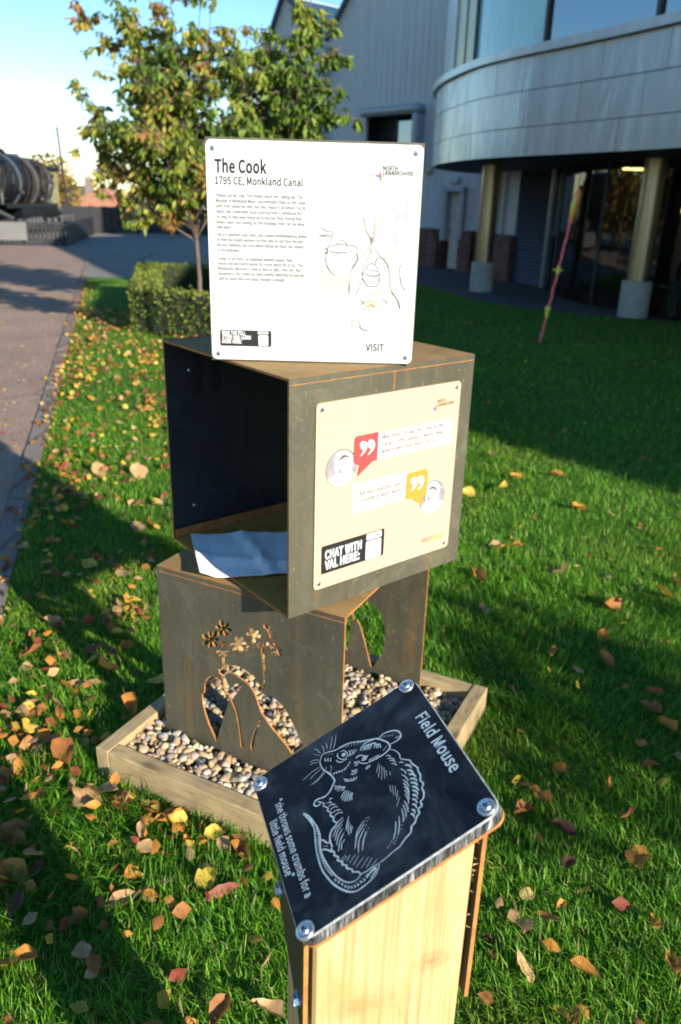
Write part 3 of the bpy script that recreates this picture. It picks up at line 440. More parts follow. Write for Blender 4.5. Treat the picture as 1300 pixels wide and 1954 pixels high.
# letter outlines: advance width and contours
GLYPH={' ':(111,[]),'!':(161,[[65,110,96,110,102,321,103,372,57,372,58,321],[80,-6,103,3,113,28,103,53,80,63,57,53,47,28,57,3]]),',':(138,[[37,-94,90,-53,110,9,100,49,72,63,48,54,37,31,47,7,71,-1,76,0,63,-40,26,-68]]),'-':(173,[[23,122,150,122,150,157,23,157]]),'.':(138,[[69,-6,92,3,102,28,92,53,69,63,46,53,36,28,46,3]]),'0':(276,[[138,-6,198,14,238,78,252,183,238,288,198,350,138,371,78,350,39,288,25,183,39,78,78,14],[138,30,88,67,69,183,88,299,138,335,189,299,208,183,189,67]]),'1':(276,[[44,0,244,0,244,38,171,38,171,364,136,364,103,349,60,339,60,310,125,310,125,38,44,38]]),'3':(276,[[131,-6,214,21,248,97,226,159,171,190,171,192,218,225,236,280,206,347,129,371,73,359,28,328,52,299,87,324,128,334,173,318,189,276,167,227,89,207,89,172,177,152,202,99,181,49,128,31,75,44,38,73,14,44,60,9]]),'5':(276,[[130,-6,188,8,232,51,250,118,217,207,140,235,110,231,85,220,94,326,232,326,232,364,55,364,43,194,67,179,96,195,128,200,183,178,203,117,181,54,126,31,73,44,36,72,13,42,60,9]]),'7':(276,[[98,0,146,0,157,127,188,233,253,337,253,364,24,364,24,326,201,326,144,228,112,124]]),'9':(276,[[117,-6,181,14,230,79,249,198,233,294,189,352,126,371,53,338,22,253,49,167,122,138,167,150,206,182,192,93,159,45,115,31,82,39,54,59,29,31,66,4],[206,221,168,183,130,172,81,194,65,253,82,313,127,336,182,306]]),':':(138,[[69,194,92,203,102,229,92,254,69,264,46,254,36,229,46,203],[69,-6,92,3,102,28,92,53,69,63,46,53,36,28,46,3]]),'A':(302,[[2,0,48,0,84,111,217,111,252,0,300,0,177,364,125,364],[95,148,113,204,149,327,151,327,188,204,205,148]]),'B':(327,[[50,0,166,0,238,12,287,47,304,107,283,166,230,194,230,196,270,226,283,275,248,344,158,364,50,364],[96,210,96,328,152,328,217,315,238,269,218,226,150,210],[96,37,96,174,160,174,233,158,259,108,233,54,160,37]]),'C':(317,[[187,-6,250,7,299,46,274,75,236,45,189,34,129,52,90,104,76,183,91,262,131,313,191,331,233,321,266,296,290,326,249,357,190,371,107,348,50,283,29,182,50,81,106,16]]),'D':(342,[[50,0,143,0,236,22,293,85,313,183,293,282,235,343,141,364,50,364],[96,38,96,327,137,327,209,310,251,262,266,183,251,105,209,55,137,38]]),'E':(293,[[50,0,266,0,266,39,96,39,96,172,234,172,234,211,96,211,96,326,260,326,260,364,50,364]]),'F':(274,[[50,0,96,0,96,164,235,164,235,202,96,202,96,326,260,326,260,364,50,364]]),'H':(362,[[50,0,96,0,96,172,266,172,266,0,312,0,312,364,266,364,266,212,96,212,96,364,50,364]]),'I':(146,[[50,0,96,0,96,364,50,364]]),'K':(321,[[50,0,96,0,96,115,159,190,268,0,319,0,187,226,302,364,250,364,97,181,96,181,96,364,50,364]]),'L':(270,[[50,0,256,0,256,39,96,39,96,364,50,364]]),'M':(404,[[50,0,91,0,91,202,86,309,88,309,117,226,186,37,217,37,285,226,315,309,317,309,311,202,311,0,354,0,354,364,298,364,229,170,203,93,201,93,175,170,105,364,50,364]]),'N':(359,[[50,0,93,0,93,191,91,249,88,305,90,305,129,230,262,0,309,0,309,364,266,364,266,175,268,117,272,60,269,60,230,135,97,364,50,364]]),'O':(369,[[184,-6,265,17,320,82,340,183,320,284,265,348,184,371,103,348,49,284,29,183,49,82,103,17],[184,34,127,52,90,104,76,183,90,262,127,313,184,331,242,313,279,262,293,183,279,104,242,52]]),'P':(315,[[50,0,96,0,96,145,156,145,227,157,273,194,290,258,273,321,226,354,154,364,50,364],[96,182,96,327,148,327,220,312,245,258,221,200,150,182]]),'R':(316,[[96,191,96,327,157,327,223,313,246,263,223,209,157,191],[250,0,302,0,209,160,269,194,291,263,255,342,164,364,50,364,50,0,96,0,96,155,162,155]]),'S':(296,[[151,-6,242,24,275,97,253,159,200,194,148,217,107,238,88,278,106,316,156,331,201,322,239,297,263,326,216,358,156,371,73,344,41,274,65,213,115,181,167,158,211,134,228,93,208,50,152,34,97,46,51,79,24,47,80,8]]),'T':(298,[[126,0,172,0,172,326,282,326,282,364,15,364,15,326,126,326]]),'U':(358,[[179,-6,246,8,293,58,310,150,310,364,266,364,266,149,241,59,179,34,119,59,94,149,94,364,49,364,49,150,66,58,112,8]]),'V':(286,[[117,0,170,0,286,364,239,364,180,167,145,47,143,47,108,167,49,364,0,364]]),'W':(437,[[90,0,145,0,199,220,217,303,219,303,237,220,292,0,348,0,423,364,379,364,340,166,320,48,317,48,291,166,241,364,198,364,148,166,122,48,120,48,98,166,60,364,13,364]]),'Y':(264,[[109,0,155,0,155,141,265,364,217,364,170,262,133,181,131,181,95,262,48,364,0,364,109,141]]),'a':(280,[[108,-6,155,5,197,32,199,32,203,0,240,0,240,166,218,247,147,277,86,265,41,242,58,210,95,230,139,239,184,218,195,171,101,152,47,119,29,70,52,14],[121,30,87,40,73,73,100,116,195,141,195,66,158,39]]),'b':(307,[[165,-6,222,11,265,60,282,139,270,212,233,260,175,277,130,266,89,239,91,287,91,396,46,396,46,0,82,0,86,28,88,28,126,3],[157,32,126,38,91,60,91,202,128,229,163,239,218,211,235,139,213,60]]),'c':(254,[[152,-6,199,3,240,27,220,58,191,39,156,31,96,60,73,135,97,210,158,239,187,232,211,215,234,245,201,267,156,277,91,260,44,212,26,135,43,58,88,10]]),'d':(308,[[138,-6,183,5,220,32,221,32,225,0,263,0,263,396,217,396,217,292,219,246,184,269,143,277,85,260,43,210,26,135,40,58,79,10],[148,32,93,59,73,135,96,210,151,239,184,232,217,210,217,69,183,41]]),'e':(275,[[155,-6,204,1,244,21,228,51,196,35,160,30,97,55,71,124,253,124,255,150,227,242,147,277,88,260,43,211,26,135,43,59,90,10],[70,157,97,219,148,241,197,219,215,157]]),'f':(162,[[16,233,53,233,53,0,98,0,98,233,156,233,156,270,98,270,98,313,108,352,137,366,167,358,177,394,132,402,72,378,53,313,53,270,16,267]]),'g':(280,[[137,-124,236,-96,273,-31,250,18,179,33,126,33,89,42,79,63,84,81,96,95,136,86,207,111,235,179,229,211,213,235,268,235,268,270,175,270,136,277,65,251,35,180,46,137,71,108,71,106,50,85,41,56,48,29,65,11,65,9,36,-19,25,-52,56,-106],[136,116,96,134,79,180,96,227,136,244,177,227,194,180,177,134],[143,-93,86,-80,65,-46,72,-22,92,0,127,-4,174,-4,215,-12,229,-38,206,-76]]),'h':(302,[[46,0,91,0,91,196,128,227,165,237,204,220,216,165,216,0,262,0,262,171,242,250,179,277,130,264,89,232,91,287,91,396,46,396]]),'i':(137,[[46,0,91,0,91,270,46,270],[69,326,90,334,99,356,90,377,69,385,47,377,39,356,47,334]]),'j':(137,[[17,-120,75,-96,91,-31,91,270,46,270,46,-31,40,-70,13,-84,-13,-79,-22,-113],[69,326,90,334,99,356,90,377,69,385,47,377,38,356,47,334]]),'k':(274,[[46,0,90,0,90,71,141,130,220,0,269,0,168,161,258,270,207,270,92,128,90,128,90,396,46,396]]),'l':(141,[[93,-6,120,-2,113,32,104,31,91,51,91,396,46,396,46,54,57,9]]),'m':(460,[[46,0,91,0,91,196,127,227,159,237,197,220,209,165,209,0,255,0,255,196,290,227,323,237,361,220,373,165,373,0,418,0,418,171,398,250,337,277,290,262,247,225,221,263,173,277,127,264,89,231,88,231,83,270,46,270]]),'n':(303,[[46,0,91,0,91,196,128,227,165,237,204,220,216,165,216,0,262,0,262,171,242,250,179,277,129,264,89,231,88,231,83,270,46,270]]),'o':(301,[[151,-6,212,10,258,58,275,135,258,212,212,260,151,277,89,260,44,212,26,135,44,58,89,10],[151,31,94,60,73,135,94,210,151,239,207,210,229,135,207,60]]),'p':(308,[[46,-114,91,-114,91,-22,90,25,127,2,165,-6,222,11,265,60,282,139,270,212,233,260,175,277,129,265,89,239,88,239,83,270,46,270],[157,32,127,38,91,60,91,202,129,229,163,239,218,211,235,139,213,60]]),'q':(308,[[217,-114,263,-114,263,270,226,270,222,245,221,245,185,269,143,277,85,260,43,210,26,135,40,58,79,10,138,-6,182,4,219,31,217,-18],[148,32,93,59,73,135,96,210,151,239,184,232,217,210,217,69,183,41]]),'r':(193,[[46,0,91,0,91,174,124,222,159,236,185,232,194,271,165,277,123,262,89,221,88,221,83,270,46,270]]),'s':(233,[[116,-6,189,17,214,74,188,128,132,156,92,174,74,202,86,230,124,242,157,235,185,218,207,246,170,268,124,277,55,255,31,200,56,149,109,122,151,103,171,71,158,41,118,29,75,38,38,61,16,31,61,4]]),'t':(187,[[130,-6,180,3,172,38,141,30,108,44,99,82,99,233,173,233,173,270,99,270,99,346,61,346,56,270,13,267,13,233,54,233,54,84,71,18]]),'u':(302,[[125,-6,174,7,214,42,215,42,219,0,257,0,257,270,211,270,211,79,176,44,138,33,99,50,88,104,88,270,42,270,42,99,62,20]]),'v':(259,[[104,0,157,0,253,270,208,270,157,116,132,37,129,37,104,116,54,270,6,270]]),'w':(399,[[89,0,141,0,179,145,198,223,200,223,219,146,258,0,313,0,386,270,342,270,303,114,286,39,284,39,265,114,223,270,178,270,136,114,118,39,116,39,100,114,60,270,13,270]]),'y':(259,[[50,-116,114,-89,151,-23,253,270,208,270,160,120,138,44,135,44,108,120,54,270,6,270,115,0,109,-21,86,-62,48,-79,27,-75,18,-111]]),'‘':(101,[[86,402,76,421,33,386,14,328,25,294,53,281,78,291,87,313,78,336,56,345,42,341,54,375]]),'’':(101,[[15,298,25,279,68,314,87,372,76,406,48,419,23,409,14,387,23,364,46,355,59,359,47,325]]),'“':(197,[[87,402,76,421,33,386,14,328,26,294,54,281,79,291,87,313,79,336,57,345,43,341,55,375],[182,402,172,421,129,386,110,328,121,294,149,281,174,291,183,313,174,336,151,345,138,341,150,375]]),'”':(197,[[110,298,121,279,164,314,183,372,171,406,144,419,118,409,110,387,118,364,141,355,155,359,143,325],[15,298,25,279,68,314,87,372,76,406,48,419,23,409,14,387,23,364,46,355,59,359,47,325]])}

# ------------------------------------------------------------------ flat print: ribbons, polygons, lettering
def smooth_line(pts, closed=False, sub=4):
    P = [Vector((x, y)) for x, y in pts]
    if len(P) < 3: return P
    out = []
    n = len(P)
    for i in range(n - 1):
        p0, p1, p2, p3 = P[max(i - 1, 0)], P[i], P[i + 1], P[min(i + 2, n - 1)]
        for k in range(sub):
            t = k / sub
            out.append(0.5 * ((2 * p1) + (p2 - p0) * t + (2 * p0 - 5 * p1 + 4 * p2 - p3) * t * t + (3 * p1 - p0 - 3 * p2 + p3) * t ** 3))
    out.append(P[-1])
    return out

def ribbon(mb, pts, w, z, sub=4, taper=True, mi=0, wob=0.0):
    P = smooth_line(pts, sub=sub)
    n = len(P)
    if n < 2: return
    v, f = [], []
    for i, p in enumerate(P):
        t = P[min(i + 1, n - 1)] - P[max(i - 1, 0)]
        if t.length < 1e-9: t = Vector((1, 0))
        t.normalize(); nn = Vector((-t.y, t.x))
        ww = w * 0.5
        if taper:
            e = min(i, n - 1 - i) / max(1, (n - 1) * 0.25)
            ww *= 0.45 + 0.55 * min(1, e)
        if wob: ww *= 1 + wob * (rnd.random() - 0.5)
        v += [(p.x + nn.x * ww, p.y + nn.y * ww, z), (p.x - nn.x * ww, p.y - nn.y * ww, z)]
    for i in range(n - 1): f.append((2 * i, 2 * i + 1, 2 * i + 3, 2 * i + 2))
    mb.add(v, f, mi)

def disc(mb, x, y, r, z, n=14, mi=0, ry=None, rot=0.0):
    ry = r if ry is None else ry
    c, s = math.cos(rot), math.sin(rot)
    v = []
    for i in range(n):
        a = 2 * math.pi * i / n
        p, q = r * math.cos(a), ry * math.sin(a)
        v.append((x + p * c - q * s, y + p * s + q * c, z))
    mb.add(v, [tuple(range(n))], mi)

def _area(q): return sum(q[i - 1][0] * q[i][1] - q[i][0] * q[i - 1][1] for i in range(len(q)))
_q = GLYPH['I'][1][0]
GLYPH_SIGN = -1.0 if _area([(_q[i], _q[i + 1]) for i in range(0, len(_q), 2)]) > 0 else 1.0

def swell(s, g):
    """thicken a letter: every contour point moves out along its normal (holes wind the other way and shrink)"""
    n = len(s); out = []
    for i in range(n):
        a, p, b = Vector(s[i - 1]), Vector(s[i]), Vector(s[(i + 1) % n])
        d1, d2 = (p - a).normalized(), (b - p).normalized()
        n1, n2 = Vector((-d1.y, d1.x)), Vector((-d2.y, d2.x)); m = n1 + n2
        m = n1 if m.length < 1e-3 else m.normalized()
        k = min(1.6, 1 / max(0.45, m.dot(n1)))
        q = p + m * g * k * GLYPH_SIGN
        out.append((q.x, q.y))
    return out

def fill(splines, thick=0.0, grow=0.0):
    """triangulated 2D fill of closed outlines (holes allowed) as verts, faces"""
    if grow: splines = [swell(s, grow) for s in splines]
    cu = bpy.data.curves.new('tmp', 'CURVE'); cu.dimensions = '2D'; cu.fill_mode = 'BOTH'; cu.extrude = thick / 2
    for s in splines:
        sp = cu.splines.new('POLY'); sp.points.add(len(s) - 1)
        for i, (x, y) in enumerate(s): sp.points[i].co = (x, y, 0, 1)
        sp.use_cyclic_u = True
    o = bpy.data.objects.new('tmp', cu)
    me = o.to_mesh()
    v = [tuple(q.co) for q in me.vertices]; f = [tuple(q.vertices) for q in me.polygons]; nz = [abs(q.normal.z) for q in me.polygons]
    if thick == 0:
        f = [t if me.polygons[i].normal.z > 0 else tuple(reversed(t)) for i, t in enumerate(f)]
    o.to_mesh_clear(); bpy.data.objects.remove(o); bpy.data.curves.remove(cu)
    return v, f, nz

def poly_fill(mb, pts, z, mi=0):
    v, f, _ = fill([pts])
    mb.add([(x, y, z) for x, y, _ in v], f, mi)

_tc, _gc = {}, {}
def glyphs(body, bold=0.0, shear=0.0):
    k = (body, bold, shear)
    if k not in _tc:
        v, f, adv = [], [], 0.0
        for ch in body:
            a, sp = GLYPH.get(ch, GLYPH[' '])
            if sp:
                if (ch, bold) not in _gc:
                    _gc[(ch, bold)] = fill([[(q[i] / 500.0, q[i + 1] / 500.0) for i in range(0, len(q), 2)] for q in sp], 0, bold)[:2]
                gv, gf = _gc[(ch, bold)]
                b = len(v)
                v += [(x + adv + shear * y, y, 0) for x, y, _ in gv]; f += [tuple(i + b for i in t) for t in gf]
            adv += a / 500.0 + bold * 0.9
        _tc[k] = (v, f)
    return _tc[k]

def write(mb, body, x, y, width, size, z, bold=0.0, shear=0.0, mi=0, dx=(1, 0)):
    """lettering whose baseline starts at x, y; size is the letter size, width the full length of the line"""
    v, f = glyphs(body, bold, shear)
    if not v: return
    x0 = min(p[0] for p in v); x1 = max(p[0] for p in v)
    sx = width / (x1 - x0)
    c, s = dx
    mb.add([(x + (p[0] - x0) * sx * c - p[1] * size * s, y + (p[0] - x0) * sx * s + p[1] * size * c, z) for p in v], f, mi)

def mm(pts): return [(a / 10000.0, b / 10000.0) for a, b in pts]

def rounded(x0, y0, x1, y1, r, n=6):
    out = []
    for cx, cy, a0 in ((x1 - r, y1 - r, 0), (x0 + r, y1 - r, 90), (x0 + r, y0 + r, 180), (x1 - r, y0 + r, 270)):
        for i in range(n + 1):
            a = R(a0 + 90 * i / n)
            out.append((cx + r * math.cos(a), cy + r * math.sin(a)))
    return out

def star_logo(mb, x, y, s, z, mi):
    """four pointed compass star: red, blue, yellow quarters"""
    k = 0.2
    pts = {'N': (0, 1), 'W': (-1, 0), 'S': (0, -1.05), 'E': (0.95, 0)}
    q = lambda a, b: (x + a * s, y + b * s, z)
    def quarter(A, B, ca, cb, m):
        mb.add([q(0, 0), q(*A), q(ca * 0.22, cb * 0.22), q(*B)], [(0, 1, 2, 3)], m)
    quarter(pts['N'], pts['W'], -1, 1, mi[0])
    quarter(pts['W'], pts['S'], -1, -1, mi[1])
    quarter(pts['S'], pts['E'], 1, -1, mi[2])

# ------------------------------------------------------------------ ground
D_SH = Vector((-0.667, 0.745))
def kerb_x(y): return -0.555 - 0.288 * y

def sheet(name, polys, z, m):
    mb = MB()
    for poly in polys:
        v, f, _ = fill([poly])
        mb.add([(x, y, z) for x, y, _ in v], f)
    o = mb.build(name, m); o['kind'] = 'structure'
    return o

def asphalt(name, c, grit=0.35, scale=140):
    m, n, l, b = nodes_of(name)
    v = mapping(n, l)
    f = noise(n, l, v, scale, 3, 0.7); g = noise(n, l, v, 1.3, 5, 0.6, 0.4)
    c1 = ramp(n, l, f, [(0.3, [x * (1 - grit) for x in c]), (0.7, [x * (1 + grit) for x in c])])
    c2 = mixrgb(n, l, 0.6, c1, ramp(n, l, g, [(0.3, 0.72), (0.7, 1.2)]), 'MULTIPLY')
    chip = noise(n, l, v, scale * 0.55, 2, 0.5)
    c2 = mixrgb(n, l, ramp(n, l, chip, [(0.66, 0.0), (0.72, 0.55)]), c2, [min(1, x * 2.6) for x in c])
    cv = n.new('ShaderNodeTexVoronoi'); cv.feature = 'DISTANCE_TO_EDGE'; cv.inputs['Scale'].default_value = 0.55; l.new(mapping(n, l, (1, 0.5, 1)), cv.inputs['Vector'])
    c2 = mixrgb(n, l, ramp(n, l, cv.outputs['Distance'], [(0.0, 0.6), (0.012, 0.0)]), c2, [x * 0.3 for x in c])
    l.new(c2, b.inputs['Base Color']); b.inputs['Roughness'].default_value = 0.88
    bump(n, l, b, f, 0.4, 0.006)
    return m

PATH_M = asphalt('brown_path_asphalt', (0.28, 0.19, 0.135), 0.5, 60)
TARMAC_M = asphalt('grey_tarmac', (0.20, 0.18, 0.155), 0.35, 50)
PAVE_M = asphalt('pavement_dark', (0.06, 0.062, 0.066), 0.3, 90)
KERB_M = asphalt('kerb_concrete', (0.20, 0.16, 0.13), 0.3, 60)

def lawn_mat():
    m, n, l, b = nodes_of('lawn_turf')
    v = mapping(n, l)
    f = noise(n, l, v, 55, 5, 0.7); g = noise(n, l, v, 1.1, 4, 0.6)
    c1 = ramp(n, l, f, [(0.3, (0.035, 0.085, 0.010)), (0.6, (0.075, 0.175, 0.018)), (0.85, (0.12, 0.25, 0.03))])
    l.new(mixrgb(n, l, 0.5, c1, ramp(n, l, g, [(0.3, 0.75), (0.7, 1.2)]), 'MULTIPLY'), b.inputs['Base Color'])
    b.inputs['Roughness'].default_value = 0.9; b.inputs['Specular IOR Level'].default_value = 0.15
    bump(n, l, b, f, 0.9, 0.03)
    return m
LAWN_M = lawn_mat()

# terrain: level round the site, dropping away beyond the far fence, out to the horizon
def terrain():
    ys = [-400, -60, -20, 0, 15, 30, 43, 52, 62, 90, 200, 1500]
    zs = [0, 0, 0, 0, 0, 0, 0, -1.6, -3.6, -4, -4, -4]
    xs = [-1200, -200, -60, -20, 0, 20, 60, 200, 1200]
    v = [(x, y, z) for y, z in zip(ys, zs) for x in xs]; n = len(xs)
    f = [(j * n + i, j * n + i + 1, (j + 1) * n + i + 1, (j + 1) * n + i) for j in range(len(ys) - 1) for i in range(n - 1)]
    o = MB().add(v, f).build('ground', TARMAC_M); o['kind'] = 'structure'
terrain()
sheet('path', [[(kerb_x(-6) - 0.13, -6), (kerb_x(22.6) - 0.13, 22.6), (-8.6, 27.0), (-30, 25.4), (-30, -6)]], 0.004, PATH_M)
LAWN_EDGE = [(1.3, 17.35), (1.62, 17.2), (2.06, 15.35), (2.56, 14.2), (3.26, 13.25), (4.05, 12.75), (4.74, 12.5), (5.2, 12.3), (7.5, 9.4), (13.0, -2.0)]
LAWN = [(kerb_x(-6), -6), (13, -6)] + LAWN_EDGE[::-1] + [(-2.5, 17.0), (kerb_x(16.7), 16.7)]
sheet('lawn', [LAWN], 0.012, LAWN_M)
sheet('pavement', [[(1.3, 17.35 + 0.01)] + [(x + 0.005, y + 0.005) for x, y in LAWN_EDGE[1:]] + [(13.5, -2), (13.5, 8), (6.0, 22.5), (1.0, 22.5)]], 0.006, PAVE_M)
# edging stones between the path and the grass
kr = empty('kerb', (kerb_x(0), 0, 0)); tag(kr, kind='structure')
kerb_src = []
y = -4.0
i = 0
while y < 22.0:
    L = 0.9
    sx = 0.115
    a = Vector((kerb_x(y), y)); b = Vector((kerb_x(y + L), y + L)); t = (b - a).normalized(); nn = Vector((-t.y, t.x))
    z = 0.018 + rnd.uniform(-0.005, 0.006)
    fr = frame((a.x, a.y, 0), (t.x, t.y, 0), (nn.x, nn.y, 0))
    if not kerb_src:
        o = MB(fr).box(0.004, 0.0, -0.05, L * 1.04 - 0.004, sx, z, bev=0.004).build('kerb_stone', KERB_M, kr)
        kerb_src.append((o, fr))
    else:
        s = kerb_src[0]; o = s[0].copy(); col.objects.link(o); o.parent = kr
        o.location = Vector((a.x, a.y, z - 0.018)) - Vector((kerb_x(-4.0), -4.0, 0))
        o.rotation_euler = (0, 0, rnd.uniform(-0.006, 0.006) * 0)
    y += L * 0.9609 * 1.0405
    i += 1

# ------------------------------------------------------------------ steel boxes
def plate(name, outline, holes, th, fr, mats, parent):
    """sheet of steel: outline with cut-outs, faces one material and cut edges another; thickness goes to -n"""
    v, f, nz = fill([outline] + holes, th)
    mb = MB(fr)
    mb.v = [(x, y, z - th / 2) for x, y, z in v]
    for i, t in enumerate(f):
        up_ = nz[i] > 0.9
        zc = sum(mb.v[k][2] for k in t) / len(t)
        mb.f.append(t); mb.m.append((0 if zc > -th / 2 else 2) if up_ else 1)
    return mb.build(name, mats, parent)

def rect(x0, y0, x1, y1): return [(x0, y0), (x1, y0), (x1, y1), (x0, y1)]
T = 0.006
Z3 = Vector((0, 0, 1))

# lower box
yaw1 = -0.4661
B1 = Vector((-0.5143, 1.9906, 0.034)); S1 = 0.597; DZ1 = 0.0466
low = empty('steel_box', B1, yaw1)
tag(low, 'lowest weathered steel box with cut-out plants and hills, standing in the gravel', 'steel box', 'stacked steel boxes')
u = Vector((math.cos(yaw1), math.sin(yaw1), 0)); v_ = Vector((-u.y, u.x, 0))
face1 = frame(B1, u, Z3)
plate('front_plate', rect(0, 0, S1, 0.6), [[(x, y + DZ1) for x, y in mm(c)] for c in CUT_FRONT], T, face1, [STEEL, RUST_EDGE, STEEL], low)
plate('rear_plate', rect(0, 0, S1, 0.6 - T - 0.001), [[(x, y + DZ1) for x, y in mm(c)] for c in CUT_REAR], T, frame(B1 + v_ * (S1 - T), u, Z3), [STEEL, RUST_EDGE, STEEL], low)
plate('top_plate', rect(0.0, T + 0.0006, S1, S1), [], T, frame(B1 + Z3 * 0.6, u, v_), [RUST_TOP, RUST_EDGE, STEEL_SHADED], low)
MB(face1).box(0.004, 0.5845, 0.0004, S1 - 0.004, 0.5865, 0.0014).build('weld_seam', RUST_EDGE, low)

# middle box: a square tube lying open to the left
yaw2 = 0.6858
B2 = Vector((-0.121, 1.7077, 0.6345)); W2, D2, H2 = 0.601, 0.605, 0.5995
mid = empty('steel_box', B2, yaw2)
tag(mid, 'middle weathered steel box, open on its left, carrying the cream sign', 'steel box', 'stacked steel boxes')
u2 = Vector((math.cos(yaw2), math.sin(yaw2), 0)); v2 = Vector((-u2.y, u2.x, 0))
face2 = frame(B2, u2, Z3)
plate('sign_plate', rect(0, 0, W2, H2), [], T, face2, [STEEL, RUST_EDGE, STEEL_SHADED], mid)
plate('back_plate', rect(0, 0, W2, H2), [], T, frame(B2 + v2 * (D2 - T), u2, Z3), [STEEL_SHADED, RUST_EDGE, STEEL], mid)
plate('top_plate', rect(0.0, T + 0.0006, W2, D2 - 2 * T - 0.0006), [], T, frame(B2 + Z3 * H2, u2, v2), [RUST_TOP, RUST_EDGE, STEEL_SHADED], mid)
plate('floor_plate', rect(0.0, T + 0.0006, W2, D2 - 2 * T - 0.0006), [], T, frame(B2 + Z3 * T, u2, v2), [RUST_FLOOR, RUST_EDGE, RUST_FLOOR], mid)
MB(frame(B2 + v2 * (D2 - 2 * T), u2, Z3)).box(0.002, T, 0.0, W2 - 0.01, T + 0.03, 0.003, bev=0.0008).build('floor_lip', RUST_EDGE, mid)
MB(face2).box(0.004, H2 - 0.0155, 0.0004, W2 - 0.004, H2 - 0.0138, 0.0013).box(0.313, H2 - 0.06, 0.0003, 0.3155, H2 - 0.016, 0.0009).build('weld_seam', RUST_EDGE, mid)
# felt-pen scrawl on the inner back plate
# two small rivets and the scrawl stand on the inside face
fb = frame(B2 + v2 * (D2 - 2 * T - 0.0005), u2, Z3)
DS = (math.cos(R(88)), math.sin(R(88)))
for t_, x_, y_, w_ in (('500 CURE', 0.112, 0.433, 0.14), ('BLAWN', 0.172, 0.44, 0.125)):
    sc = MB(fb); write(sc, t_, x_, y_, w_, 0.042, 0.0006, 0.035, 0.2, dx=DS); sc.build('pen_scrawl', GREY_PAINT, mid)
for (x, y) in ((0.07, 0.51), (0.068, 0.10)):
    MB(fb).lathe([(0.0045, 0.0), (0.0045, 0.0015), (0.002, 0.003)], 8, M=Matrix.Translation((x, y, 0))).build('rivet', ZINC, mid)

# upper box behind the white sign
yaw3 = 0.0175
B3 = Vector((-0.3226, 1.9035, 1.2348)); S3 = 0.4850; H3 = 0.4905
upb = empty('steel_box', B3, yaw3)
tag(upb, 'topmost rusty steel box carrying the large white sign headed The Cook', 'steel box', 'stacked steel boxes')
u3 = Vector((math.cos(yaw3), math.sin(yaw3), 0)); v3 = Vector((-u3.y, u3.x, 0))
face3 = frame(B3, u3, Z3)
plate('front_plate', rect(0, 0, S3 + 0.001, H3), [], T, face3, [STEEL, RUST_EDGE, STEEL_SHADED], upb)
plate('rear_plate', rect(0.02, 0, S3 - 0.02, H3), [], T, frame(B3 + v3 * (S3 - T), u3, Z3), [STEEL_SHADED, RUST_EDGE, STEEL], upb)
plate('top_plate', rect(0.012, T + 0.0006, S3 - 0.012, S3 - T - 0.0006), [], T, frame(B3 + Z3 * H3, u3, v3), [RUST_TOP, RUST_EDGE, STEEL_SHADED], upb)
plate('floor_plate', rect(0.012, T + 0.0006, S3 - 0.012, S3 - T - 0.0006), [], T, frame(B3 + Z3 * T, u3, v3), [RUST_FLOOR, RUST_EDGE, RUST_FLOOR], upb)

def sign_screw(fr, x, y, z0, parent, r=0.0055):
    mb = MB(fr)
    M = Matrix.Translation((x, y, z0))
    mb.lathe([(r, 0.0), (r, 0.001), (r * 0.75, 0.0022), (r * 0.55, 0.0024)], 14, 0, M)
    mb.lathe([(r * 0.42, 0.0025), (r * 0.42, 0.0027)], 6, 1, M)
    mb.build('screw', [ZINC, INK], parent)

# ---- white sign
SCL = 1.03419
PO = frame(Vector((-0.3208, 1.8977, 1.238)), u3, Z3) @ Matrix.Scale(SCL, 4)
PW = 0.4664
sg = MB(PO).prism(rounded(0, 0, PW, PW, 0.012), -0.0052, 0.0, 0).build('sign_panel', SIGN_WHITE, upb)
for x, y in mm([(150, 4490), (4500, 4500), (150, 128), (4515, 140)]): sign_screw(PO, x, y, 0.0, sg)
z0 = 0.0006
def line(fr, mat_, parent, *a, name='lettering', **k):
    mb = MB(fr); write(mb, *a, **k); return mb.build(name, mat_, parent)
line(PO, INK, sg, 'The Cook', 0.0187, 0.4022, 0.1113, 0.0340, z0, 0.036)
line(PO, INK, sg, '1795 CE, Monkland Canal', 0.0187, 0.3785, 0.1900, 0.0205, z0, 0.02)
line(PO, INK, sg, 'NORTH', 0.3806, 0.4151, 0.0318, 0.0120, z0, 0.02)
line(PO, INK, sg, 'LANARKSHIRE', 0.3806, 0.4058, 0.0660, 0.0120, z0, 0.02)
line(PO, INK, sg, 'VISIT', 0.3581, 0.0282, 0.0417, 0.0215, z0, 0.026)
body = ['People can be cruel. The miners mock her, calling her \u2018The', 'Monster of Monkland Moor\u2019. Val overhears them on the canal', 'path from inside her tent, but she\u2019s heard it all before. For 30',
        'years, she\u2019s lived with facial scarring from a childhood fire.', 'As long as they keep lining up to buy her food, licking their', 'bowls clean, and paying for the privilege, they can say what', 'they want.',
        'Val is a talented cook. Daily, she creates mouthwatering dishes', 'to feed the hungry workers on their way to and from the pits.', 'No one mentions her scars when eating her food, but respect', 'is rare otherwise.',
        'Today, in our story, as impatient workers queue, their', 'voices rise and harsh words fly. Harsh words fly at Val. \u2018The', 'Monklands\u2019 Monster is slow as well as ugly,\u2019 they jeer. But', 'someone in the crowd has been silently admiring Val and her', 'skill for some time and today, enough is enough.']
wd = [0.189, 0.195, 0.195, 0.189, 0.189, 0.194, 0.031, 0.199, 0.192, 0.193, 0.05, 0.168, 0.190, 0.186, 0.194, 0.151]
yy = [0.3530, 0.3420, 0.3310, 0.3200, 0.3090, 0.2980, 0.2876, 0.2725, 0.2615, 0.2505, 0.2395, 0.2215, 0.2110, 0.2005, 0.1895, 0.1785]
